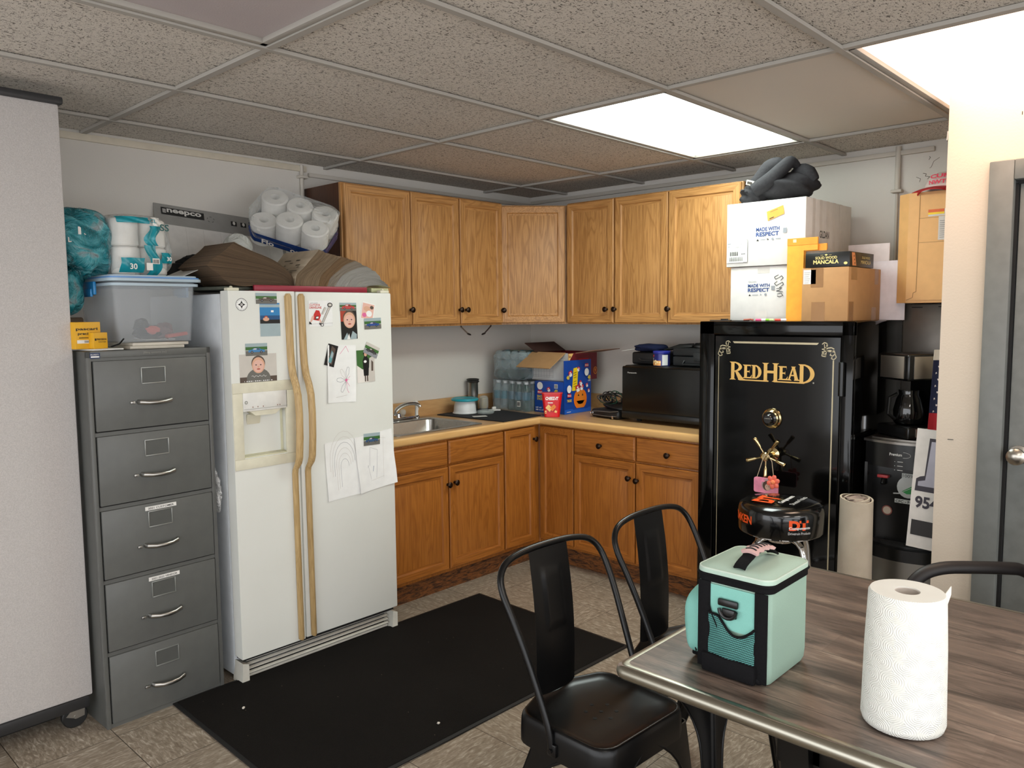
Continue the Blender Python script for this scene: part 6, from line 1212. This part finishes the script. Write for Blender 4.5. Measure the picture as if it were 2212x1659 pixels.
# ================================================================== STOOL
t = thing('bar_stool', 'round black swivel stool with orange and white lettering in front of the safe', 'stool', (-1.055, -2.335, 0))
ZS = .020
q = MB(); r = .170
q.lathe([(r-.016, .585), (r-.004, .587), (r, .594), (r+.001, .675), (r-.004, .694), (r-.022, .707), (r-.06, .714), (.02, .717), (.001, .717)], 56); st_ = q.done('seat', C('080808', .16, 0, 0, coat=.4), t, ang=50, loc=(0, 0, ZS))
q = MB(); q.lathe([(r-.03, .575), (r-.022, .578), (r-.022, .588)], 40); q.lathe([(.05, .54), (.06, .56), (.06, .576)], 24); q.done('seat_plate', CHROME, t, loc=(0, 0, ZS))
q = MB(); ang0 = math.radians(225)
CA = math.atan2(-3.7242+2.335, -4.1515+1.055)
def curved(q, s_, ac, z, w_, h_, mi, bold=0):
    def fn(p): a = ac+(p.x-.5)*w_/r; rr_ = r+.0016; return Vector((rr_*math.cos(a), rr_*math.sin(a), z+p.y*h_))
    q.text(s_, Matrix(), 1, 1, mi, bold=bold, fn=fn)
curved(q, 'DT', CA+.42, .629, .080, .040, 0, .06); curved(q, 'Components', CA+.44, .630, .088, .014, 1, .04); curved(q, 'Drivetrain Products', CA+.44, .612, .092, .010, 1, .0); curved(q, 'TIMKEN', CA-1.12, .632, .14, .034, 0, .03)
Rt = Matrix.Translation((0, 0, .7178)) @ Matrix.Rotation(math.radians(-6), 4, 'Z')
q.text('DT', Matrix.Translation((-.015, .02, .7175)) @ Matrix.Rotation(math.radians(4), 4, 'Z') @ Matrix.Translation((-.09, -.02, 0)), .12, .085, 0, bold=.06)
q.text('Components', Matrix.Translation((.0, .0, .7185)) @ Matrix.Rotation(math.radians(4), 4, 'Z') @ Matrix.Translation((-.08, -.04, 0)), .15, .028, 1, bold=.05)
q.text('Drivetrain Products', Matrix.Translation((.0, .0, .7185)) @ Matrix.Rotation(math.radians(4), 4, 'Z') @ Matrix.Translation((-.08, -.082, 0)), .16, .020, 1, bold=.01)
q.done('lettering', [C('f0571e', .4), C('d9d9d9', .4)], st_, ang=0)
for k in range(4):
    a = math.radians(45+90*k)+.35; c_, s_ = math.cos(a), math.sin(a); q = MB()
    P = [(.02, .580), (.07, .582), (.105, .576), (.128, .558), (.140, .525), (.150, .44), (.175, .22), (.20, .012)]
    q.tube([(c_*a_, s_*a_, z) for a_, z in P], .0125, 12); q.done('leg', CHROME, t)
    q = MB(); q.lathe([(.015, 0), (.015, .02), (.013, .024)], 12, Matrix.Translation((c_*.201, s_*.201, 0))); q.done('foot_cap', BLACK_MATTE, t)
q = MB(); q.tube([(.172*math.cos(2*PI*k/40), .172*math.sin(2*PI*k/40), .25) for k in range(40)], .011, 10, closed=True); q.done('foot_ring', CHROME, t)
# ================================================================== FLOOR MAT
def m_mat():
    t = NT('black carpet mat'); v = t.coord(); n = t.noise(v, 420, 2); vo = t.n('ShaderNodeTexVoronoi'); t.l(v, vo.inputs['Vector']); vo.inputs['Scale'].default_value = 26
    sp = t.math('LESS_THAN', vo.outputs['Distance'], .035); wn = t.n('ShaderNodeSeparateColor'); t.l(vo.outputs['Color'], wn.inputs[0])
    msk = t.math('MULTIPLY', sp, t.math('GREATER_THAN', wn.outputs[0], .72))
    b = t.mix(t.noise(v, 2.5, 4), hexc('1b1917'), hexc('2d2926')); b = t.mix(n, b, hexc('0c0b0a'))
    t.base(t.mix(msk, b, hexc('9a8a78'))); t.bump(n, .8, .004); t.set(rough=.95, spec=.1); return t.m
t = thing('floor_mat', 'large black carpet mat on the tiles in front of the refrigerator', 'mat', (-2.105, -1.23, 0), math.radians(-1))
q = MB(); q.box((0, 0, .004), (1.655, .99, .006), bev=.002); q.done('rubber_edge', C('121110', .6), t)
q = MB(); q.box((0, 0, .0075), (1.625, .96, .005), bev=.002); q.done('pile', m_mat(), t, ang=0)
for k, (x, y, lb) in enumerate(((-2.76, -.98, 'larger white crumb on the mat near the filing cabinet'), (-2.33, -1.62, 'small pale crumb on the mat near the near chair'))):
    q = MB(); q.blob((0, 0, .004), (.012, .009, .008), k, .2); tag(q.done('crumb', C('d8d0c4', .8), loc=(x, y, .0105)), lb, 'crumb')
# ================================================================== TABLE
def m_table():
    t = NT('weathered plank laminate'); tc = t.n('ShaderNodeTexCoord'); sp = t.n('ShaderNodeSeparateXYZ'); t.l(tc.outputs['Object'], sp.inputs[0])
    px = t.math('DIVIDE', t.math('ADD', sp.outputs[0], 3), .138); ix = t.math('FLOOR', px); gx = t.math('ABSOLUTE', t.math('SUBTRACT', t.math('FRACT', px), .5))
    wn = t.n('ShaderNodeTexWhiteNoise', noise_dimensions='1D'); t.l(ix, wn.inputs['W'])
    py = t.math('FLOOR', t.math('ADD', t.math('DIVIDE', sp.outputs[1], .62), t.math('MULTIPLY', wn.outputs['Value'], 7))); w2 = t.n('ShaderNodeTexWhiteNoise', noise_dimensions='2D'); cb = t.n('ShaderNodeCombineXYZ'); t.l(ix, cb.inputs[0]); t.l(py, cb.inputs[1]); t.l(cb.outputs[0], w2.inputs['Vector'])
    n = t.noise(t.coord((6, .9, 1)), 4, 6, .68, .6); f = t.noise(t.coord((60, 3, 1)), 3, 4, .6)
    c = t.ramp(n, [(.34, hexc('352d28')), (.44, hexc('5e5149')), (.52, hexc('7a6b61')), (.60, hexc('8c786b')), (.68, hexc('ad9c8d'))])
    c = t.mix(t.math('MULTIPLY', w2.outputs['Value'], .4), c, hexc('4d3b33')); c = t.mix(t.math('MULTIPLY', f, .35), c, hexc('372f29'))
    sc = t.noise(t.coord((9, 3, 1)), 9, 5, .75); c = t.mix(t.ramp(sc, [(.66, (0, 0, 0)), (.74, (.7, .7, .7))]), c, hexc('b3a596'))
    c = t.mix(t.math('GREATER_THAN', gx, .4935), c, hexc('2a2420'))
    t.base(c); t.set(rough=.36, spec=.5); t.bump(f, .15, .001); return t.m
TX0, TX1, TY1, TY0, TZt = -2.803, -1.857, -2.742, -4.35, .75
t = thing('dining_table', 'dark weathered wood look table with metallic rounded edge and black base', 'table', ((TX0+TX1)/2, (TY0+TY1)/2, 0)); tw, tl = TX1-TX0, TY1-TY0
q = MB(); q.box((0, 0, TZt-.0145), (tw-.022, tl-.022, .029)); q.done('table_top', m_table(), t, ang=0)
q = MB(); ED = m_metal('pewter edge band', 'a39f92', .30, (40, 40, 4))
prof = [(-.012, .0005), (-.006, .0010), (0, .0), (.007, -.004), (.011, -.010), (.012, -.017), (.010, -.024), (.004, -.030), (-.012, -.032)]
rs = [[q.v((a, b, TZt+z)) for a, b in rrect(-tw/2+.012-o-.0, -tl/2+.012-o, tw/2-.012+o, tl/2-.012+o, .018+max(o, 0), 5)] for o, z in prof]
for A, B in zip(rs, rs[1:]):
    for k in range(len(A)): q.f([A[k], A[(k+1) % len(A)], B[(k+1) % len(A)], B[k]])
q.done('edge_band', ED, t, ang=60)
for sy in (1, -1):
    y = sy*(tl/2-.235); q = MB()
    P = [(-.13, .705), (.13, .705), (.060, .50), (.045, .40), (.050, .25), (.085, .12), (.24, .045), (.24, .0), (-.24, .0), (-.24, .045), (-.085, .12), (-.050, .25), (-.045, .40), (-.060, .50)]
    q.prism(P, y-.035, y+.035, 'y'); q.box((0, y, .70), (.55, .08, .02)); q.box((0, y, .55), (.05, .12, .30), bev=.01); q.done('pedestal', BLACK_SATIN, t)
q = MB(); q.box((0, 0, .46), (.05, tl-.5, .07), bev=.004); q.done('stretcher', BLACK_SATIN, t)
# ================================================================== METAL CHAIRS
def make_chair(label, x, y, rz):
    t = thing('metal_chair', label, 'chair', (x, y, 0), rz, 'black metal chairs at the table')
    # local: faces -y, seat centre at origin
    sz = .45
    def outline(sc=1, r=.05):
        w_ = .172*sc; f = -.165*sc; b = .085*sc
        P = arc(w_-r, f+r, r, -90, 0, 5)+[(w_+.004, 0)]+arc(w_-.06, b, .064, 0, 50, 3, .06)+[(.07*sc, .163*sc), (0, .170*sc), (-.07*sc, .163*sc)]+[(-a, b_) for a, b_ in arc(w_-.06, b, .064, 50, 0, 3, .06)]+[(-w_-.004, 0)]+arc(-w_+r, f+r, r, 180, 270, 5)
        return P
    q = MB(); rs = []
    for sc, z in ((1.05, sz-.078), (1.05, sz-.055), (1.04, sz-.02), (1.02, sz-.006), (1.0, sz), (.975, sz), (.955, sz-.004), (.80, sz-.010), (.5, sz-.014)):
        rs.append([q.v((a*sc, b*sc, z)) for a, b in outline()])
    for A, B in zip(rs, rs[1:]):
        for k in range(len(A)): q.f([A[k], A[(k+1) % len(A)], B[(k+1) % len(A)], B[k]])
    q.f(rs[-1]); q.done('seat', BLACK_METAL, t, ang=60)
    for a_, b_ in [(0, 0)]+[(.042*math.cos(PI/3*k+.3), .042*math.sin(PI/3*k+.3)) for k in range(6)]:
        q = MB(); q.lathe([(.0055, 0), (.0055, .0006)], 12, Matrix.Translation((a_, b_-.01, sz-.0138))); q.done('drain_hole', BLACK_MATTE, t, ang=0)
    for sx in (-1, 1):
        for sy in (-1, 1):
            q = MB(); tx, ty, fx, fy = .175, .168 if sy < 0 else .070, .213, .205 if sy < 0 else .225
            zs = [.02+.385*k/14 for k in range(15)]
            def col(z): k = 1-(z-.0)/.42; return (sx*(tx+(fx-tx)*k), sy*(ty+(fy-ty)*k)+(-.0))
            def wd(z): return .030+.022*(z/.40)+.110*max(0, (z-.20)/.205)**3.2
            A = []; 
            for z in zs:
                x0, y0 = col(z); w_ = wd(z); r_ = .012
                A.append([q.v(p) for p in ((x0-sx*w_, y0-sy*.002, z), (x0-sx*w_, y0, z), (x0-sx*r_, y0, z), (x0-sx*.004, y0-sy*.004, z), (x0, y0-sy*r_, z), (x0, y0-sy*w_, z), (x0-sx*.002, y0-sy*w_, z), (x0-sx*.004, y0-sy*r_*1.2, z), (x0-sx*.007, y0-sy*.007, z), (x0-sx*r_*1.2, y0-sy*.004, z))])
            for R1, R2 in zip(A, A[1:]):
                for k in range(10): q.f([R1[k], R1[(k+1) % 10], R2[(k+1) % 10], R2[k]])
            q.f(A[0]); q.f(A[-1])
            # rolled lip along the arch
            for ax in (0, 1):
                P = []
                for z in zs:
                    x0, y0 = col(z); w_ = wd(z); P.append((x0-sx*w_, y0-sy*.001, z) if ax == 0 else (x0-sx*.001, y0-sy*w_, z))
                q.tube(P, .0042, 8)
            lg = q.done('leg', BLACK_METAL, t, ang=50)
            q = MB(); x0, y0 = col(.01); q.box((x0-sx*.014, y0-sy*.014, .011), (.034, .034, .022), bev=.004); q.done('foot_glide', BLACK_MATTE, lg)
    # apron joining the legs under the seat
    # back hoop
    q = MB(); H1 = [(-.186, .000, .400), (-.188, .010, .46), (-.196, .065, .60), (-.206, .115, .71), (-.210, .150, .775), (-.200, .170, .815), (-.170, .182, .842), (-.12, .188, .855), (-.05, .190, .861), (.05, .190, .861), (.12, .188, .855), (.170, .182, .842), (.200, .170, .815), (.210, .150, .775), (.206, .115, .71), (.196, .065, .60), (.188, .010, .46), (.186, .000, .400)]
    PP_ = []
    for k in range(len(H1)-1):
        for j in range(3):
            t_ = j/3; p0, p1, p2, p3 = [Vector(H1[min(max(k+d, 0), len(H1)-1)]) for d in (-1, 0, 1, 2)]
            PP_.append(.5*((2*p1)+(-p0+p2)*t_+(2*p0-5*p1+4*p2-p3)*t_**2+(-p0+3*p1-3*p2+p3)*t_**3))
    PP_.append(Vector(H1[-1])); q.tube(PP_, .0095, 12); q.done('back_frame', BLACK_METAL, t, ang=60)
    q = MB()
    def sp(u, v):
        z = .445+(.855-.445)*v; w_ = .158-.004*v; x_ = (u-.5)*w_; yb = .148+.040*v**.9-.014*math.sin(PI*v)+ .010*(2*u-1)**2*(1-v)
        e = 0
        if .44 < v < .86 and abs(u-.5) < .26:
            dd = min((v-.44)/.03, 1, (.26-abs(u-.5))/.06, (.86-v)/.03+.0); e = .003*max(0, min(1, dd))
        return (x_, yb-e, z)
    q.sheet(sp, 20, 34, .002); q.done('splat', BLACK_METAL, t, ang=60)
    for sx in (-1, 1):
        q = MB(); q.box((sx*.186, -.004, .40), (.012, .03, .035), bev=.004); q.tube([(sx*.186, -.004, .40), (sx*.198, -.004, .40)], .006, 10); q.done('bolt', BLACK_METAL, t)
    return t
ch = make_chair('nearer black metal chair, its seat fully visible left of the table corner', -2.503, -2.482, math.radians(-3))
dup(ch, (-2.005, -2.492, 0), math.radians(-2), 'farther black metal chair, partly hidden behind the table and lunch bag')
# ================================================================== LUNCH BAG
TQ = TZt+.002
MINT = m_fabric('mint canvas', '9fbcae', 900, .25, .9, .12); MINT2 = m_fabric('bright mint canvas', '86c3b8', 900, .25, .9, .12); WEB = m_fabric('black webbing', '141416', 160, .5)
t = thing('lunch_bag', 'mint green insulated lunch bag with black straps standing on the table', 'lunch bag', (-2.590, -2.966, TQ), 0)
bw, bd, bh = .096, .082, .208
q = MB(); ra = [(.93, 0), (.98, .01), (1, .03), (1.0, bh-.02), (1.0, bh-.004)]
rs = [[q.v((a*s_, b*s_, z)) for a, b in rrect(-bw, -bd, bw, bd, .018, 6)] for s_, z in ra]
for A, B in zip(rs, rs[1:]):
    for k in range(len(A)): q.f([A[k], A[(k+1) % len(A)], B[(k+1) % len(A)], B[k]])
q.f(rs[0]); q.f(rs[-1]); q.done('body', MINT, t, ang=50)
q = MB(); q.prism(rrect(-bw-.003, -bd-.003, bw+.003, bd+.003, .022, 6), bh-.014, bh+.004, 'z'); q.tube([(a, b, bh+.001) for a, b in rrect(-bw-.004, -bd-.004, bw+.004, bd+.004, .022, 6)], .0025, 6, closed=True); q.done('zip_band', WEB, t, ang=60)
q = MB(); rs = [[q.v((a*s_, b*s_, z)) for a, b in rrect(-bw-.004, -bd-.004, bw+.004, bd+.004, .026, 6)] for s_, z in ((1, bh+.004), (1.0, bh+.010), (.97, bh+.014), (.6, bh+.017), (.1, bh+.018))]
for A, B in zip(rs, rs[1:]):
    for k in range(len(A)): q.f([A[k], A[(k+1) % len(A)], B[(k+1) % len(A)], B[k]])
q.f(rs[0]); q.f(rs[-1]); ld = q.done('lid', m_fabric('pale mint canvas', 'b2cabc', 900, .25, .9, .1), t, ang=60)
q = MB(); q.tube([(a, b, bh+.013) for a, b in rrect(-bw-.002, -bd-.002, bw+.002, bd+.002, .025, 6)], .002, 6, closed=True); q.done('piping', C('c3d3c6', .7), ld, ang=60)
# straps on the pocket face (towards -x)
q = MB(); fx = -bw-.004
for y0, y1 in ((bd-.034, bd-.006), (-bd+.002, -bd+.030)): q.box((fx, (y0+y1)/2, (bh-.015)/2+.004), (.004, y1-y0, bh-.020), bev=.001)
q.box((fx-.004, .002, .021), (.014, .120, .040), bev=.004); q.box((fx+.012, 0, .010), (.03, .14, .018), bev=.008); q.done('webbing', WEB, t)
q = MB(); 
def net(u, v):
    y = -bd+.028+(2*bd-.060)*u; ztop = .118-.030*math.sin(PI*min(1, u*1.25+.02))+.012*u; z = .034+(ztop-.034)*v
    return (fx-.0015-.007*math.sin(PI*u)*math.sin(PI*v*.8+.4)-.0015*math.sin(12*u+9*v), y, z)
def m_net():
    t_ = NT('mesh netting'); v = t_.coord((1, 1, 1), (.5, 0, 0)); vo = t_.n('ShaderNodeTexWave'); vo.wave_type = 'BANDS'; vo.bands_direction = 'Z'; t_.l(v, vo.inputs['Vector']); vo.inputs['Scale'].default_value = 90; vo.inputs['Distortion'].default_value = .6
    w2 = t_.n('ShaderNodeTexWave'); w2.bands_direction = 'Y'; t_.l(v, w2.inputs['Vector']); w2.inputs['Scale'].default_value = 70
    m_ = t_.math('MULTIPLY', vo.outputs['Fac'], t_.math('MULTIPLY_ADD', w2.outputs['Fac'], .4, .6)); t_.base(t_.mix(t_.ramp(m_, [(.35, (0, 0, 0)), (.6, (1, 1, 1))]), hexc('16383a'), hexc('5fa8a0'))); t_.bump(m_, .5, .002); t_.set(rough=.7); return t_.m
q.sheet(net, 18, 14, .001); q.done('mesh_pocket', m_net(), t, ang=70)
q = MB(); q.tube([Vector(net(k/18, 1))+Vector((-.002, 0, 0)) for k in range(19)], .0028, 8); q.tube([(fx-.002, bd-.032, .15), (fx-.003, bd-.040, .125), (fx-.004, .026, .095), (fx-.004, .014, .06)], .0015, 6); q.done('pocket_trim', WEB, t, ang=60)
q = MB(); q.sheet(lambda u, v: (-bw-.0022, -bd+.028+(2*bd-.060)*u, .10+(bh-.118)*v), 2, 2, .002); q.done('pocket_panel', MINT2, t, ang=0)
q = MB(); q.box((fx-.004, .005, .158), (.008, .046, .016), bev=.004); q.box((fx-.006, .001, .138), (.006, .034, .018), bev=.003); q.tube([(fx-.010, .003+.019*math.cos(PI*k/8+PI), .146+.018*math.sin(PI*k/8+PI)) for k in range(9)], .004, 8); q.done('strap_ring', C('0c0c0d', .3), t)
# side pocket bulging on the +y face
q = MB(); q.blob((0, bd+.010, .082), (.165, .082, .150), 2, .02, 3, 30, 20, sq=1.9); q.done('side_pocket', MINT2, t, ang=70)
q = MB(); q.box((0, bd+.008, .008), (.12, .05, .012), bev=.005); q.tube([(-.072, bd+.014, .02), (-.078, bd+.02, .06), (-.078, bd+.022, .11), (-.06, bd+.018, .148), (0, bd+.016, .156)], .0018, 6); q.done('pocket_base', WEB, t)
# handle
q = MB()
hp = lambda v: (-.075+.150*v, -.004-.004*v, bh+.019+.021*math.sin(PI*min(1, max(0, v)))**.7)
def hs(u, v):
    p = hp(v); w_ = .013 if not .25 < v < .9 else .014; return (p[0], p[1]+(u-.5)*2*w_, p[2]+(.003 if .25 < v < .9 else 0)+.002*math.cos(PI*(u-.5)))
q.sheet(hs, 4, 20, .004); h_o = q.done('handle', WEB, t, ang=60)
q = MB()
def gs_(u, v):
    vv = .27+.60*v; p = hp(vv); return (p[0], p[1]+(u-.5)*.034*(1+.15*math.sin(v*24)), p[2]+.006+.004*math.cos(PI*(u-.5)))
q.sheet(gs_, 6, 24, .006, mi=0)
for k in range(6):
    v0 = .10+.145*k; P = [Vector(gs_(.18+.64*j/6, v0+.03*math.sin(PI*j/6)))+Vector((0, 0, .0032)) for j in range(7)]
    q.tube(P, .0022, 6, mi=1, flat=.8)
q.done('grip', [C('c9a3a0', .6), C('1c1a1c', .6)], h_o, ang=60)
# ================================================================== PAPER TOWEL ROLL
def m_towel():
    t_ = NT('quilted paper towel'); tc = t_.n('ShaderNodeTexCoord'); sp = t_.n('ShaderNodeSeparateXYZ'); t_.l(tc.outputs['Object'], sp.inputs[0])
    a = t_.math('MULTIPLY', t_.math('ARCTAN2', sp.outputs[1], sp.outputs[0]), .072*1.0); cb = t_.n('ShaderNodeCombineXYZ')
    # staggered rosettes: nearest cell centre in a brick lattice
    gu = t_.math('DIVIDE', a, .0452); gv = t_.math('DIVIDE', sp.outputs[2], .030)
    row = t_.math('FLOOR', gv); off = t_.math('MULTIPLY', t_.math('MODULO', row, 2), .5)
    fu = t_.math('SUBTRACT', t_.math('FRACT', t_.math('ADD', gu, t_.math('ADD', off, 40))), .5); fv = t_.math('SUBTRACT', t_.math('FRACT', gv), .5)
    def rad(fu_, fv_): return t_.math('SQRT', t_.math('ADD', t_.math('POWER', t_.math('MULTIPLY', fu_, .0452), 2), t_.math('POWER', t_.math('MULTIPLY', fv_, .038), 2)))
    d = rad(fu, fv)
    s_ = t_.math('SINE', t_.math('MULTIPLY', d, 1500)); n = t_.noise(t_.coord(), 700, 1)
    h_ = t_.math('ADD', t_.math('MULTIPLY', s_, .5), t_.math('MULTIPLY', n, .12))
    t_.base(hexc('e8e9e2')); t_.bump(h_, .55, .0022); t_.set(rough=.9, spec=.15); return t_.m
t = thing('paper_towel_roll', 'standing roll of white quilted paper towels at the right of the table', 'paper towel roll', (-2.643, -3.290, TQ), 0)
q = MB(); R_ = .071
prof = [(R_-.010, 0), (R_-.002, .004), (R_+.001, .014), (R_, .05), (R_-.002, .15), (R_-.006, .247), (R_-.009, .252)]
q.lathe(prof, 64, sy=1.0, cap1=False); q.done('towel', m_towel(), t, ang=60)
q = MB(); q.lathe([(R_-.009, .252), (.045, .2525), (.0215, .2515)], 64, cap0=False, cap1=False); q.lathe([(.0215, .2515), (.0205, .15), (.0205, .02), (.001, .02)], 40, cap0=False); q.done('roll_end', C('e2e2dc', .9, 0, .02), t, ang=40)
q = MB(); q.lathe([(.0205, .02), (.0205, .249), (.0215, .250), (.0215, .02)], 40, cap0=False, cap1=False); q.done('cardboard_core', C('b8afa6', .8), t, ang=40)
q = MB(); q.sheet(lambda u, v: (.046+.034*u, -.050-.002*u, .205+.038*v+.030*u-.022*u*v), 6, 4, .0012); q.done('loose_sheet', C('e6e6de', .9, 0, .02), t, ang=40)
# ================================================================== OFFICE CHAIR
t = thing('office_chair', 'black office chair whose curved armrest shows beyond the table', 'office chair', (-1.47, -3.27, 0), 0)
O = Vector((-1.47, -3.27, 0)); fw = Vector((-.65, .76, 0)); fw.normalize(); sd = Vector((.76, .65, 0)); sd.normalize()
def LP(f, s_, z): v = fw*f+sd*s_; return (v.x, v.y, z)
def armpts(s_): return [LP(*p) for p in ((.20, s_, .40), (.225, s_, .50), (.215, s_, .575), (.17, s_, .635), (.105, s_, .660), (.02, s_, .664), (-.10, s_, .662), (-.155, s_, .655), (-.185, s_, .62), (-.19, s_, .52), (-.185, s_, .42))]
for s_ in (.27, -.27):
    q = MB(); P = smooth(armpts(s_)); q.tube(P, lerpr([.018, .018, .020, .022, .022, .022, .022, .022, .020, .018, .018]), 14, flat=.75); q.done('armrest', C('1e1a1b', .5, 0, .1), t, ang=60)
q = MB(); q.X = Matrix.Rotation(math.atan2(fw.y, fw.x)-PI/2, 4, 'Z'); q.box((0, .0, .44), (.48, .46, .08), bev=.035); q.done('seat', m_fabric('black seat cloth', '161416', 200), t)
q = MB(); q.X = Matrix.Rotation(math.atan2(fw.y, fw.x)-PI/2, 4, 'Z'); q.box((0, -.25, .74), (.44, .06, .44), rot=(.12, 0, 0), bev=.028); q.done('backrest', m_fabric('black back cloth', '161416', 200), t)
q = MB(); q.lathe([(.03, .10), (.03, .38), (.05, .40)], 16); q.done('gas_lift', BLACK_SATIN, t)
for k in range(5):
    a = 2*PI*k/5; q = MB(); q.tube([(.02*math.cos(a), .02*math.sin(a), .11), (.26*math.cos(a), .26*math.sin(a), .075)], [.022, .014], 10); bl = q.done('base_arm', BLACK_SATIN, t)
    q = MB(); q.lathe([(.028, -.012), (.030, 0), (.028, .012)], 16, Matrix.Translation((.26*math.cos(a), .26*math.sin(a), .031)) @ Matrix.Rotation(a, 4, 'Z') @ Matrix.Rotation(PI/2, 4, 'X')); q.done('castor', BLACK_MATTE, bl)

# ================================================================== GROUPS OF REPEATED THINGS
GROUPS = {'parts_catalogue': 'parts catalogues fanned out on the fridge top', 'photo_magnet': 'car photo magnets on the fridge doors', 'photo_print': 'photo prints on the fridge doors', 'child_drawing': 'child drawings on the right fridge door',
          'wall_cabinet': 'oak wall cabinets', 'base_cabinet': 'oak base cabinets', 'ceiling_light': 'ceiling panel lights', 'shipping_carton': 'white clothing cartons on the safe', 'padded_envelope': 'orange envelopes on the safe',
          'foam_board': 'white foam boards on the safe', 'marker_pen': 'markers on the safe top', 'parts_carton': 'yellow parts cartons on the filing cabinet', 'water_bottle_pack': 'water bottle packs in the counter corner',
          'hanging_spoon': 'spoons hanging under the wall cabinets', 'crumb': 'crumbs on the floor mat', 'folder': 'boards under the storage tub', 'conduit_pipe': 'painted wall conduits', 'paper_roll_pack': 'paper roll packs on the storage tub'}
for o in bpy.data.objects:
    k = o.name.split('.')[0]
    if o.parent is None and k in GROUPS and not o.get('group'): o['group'] = GROUPS[k]
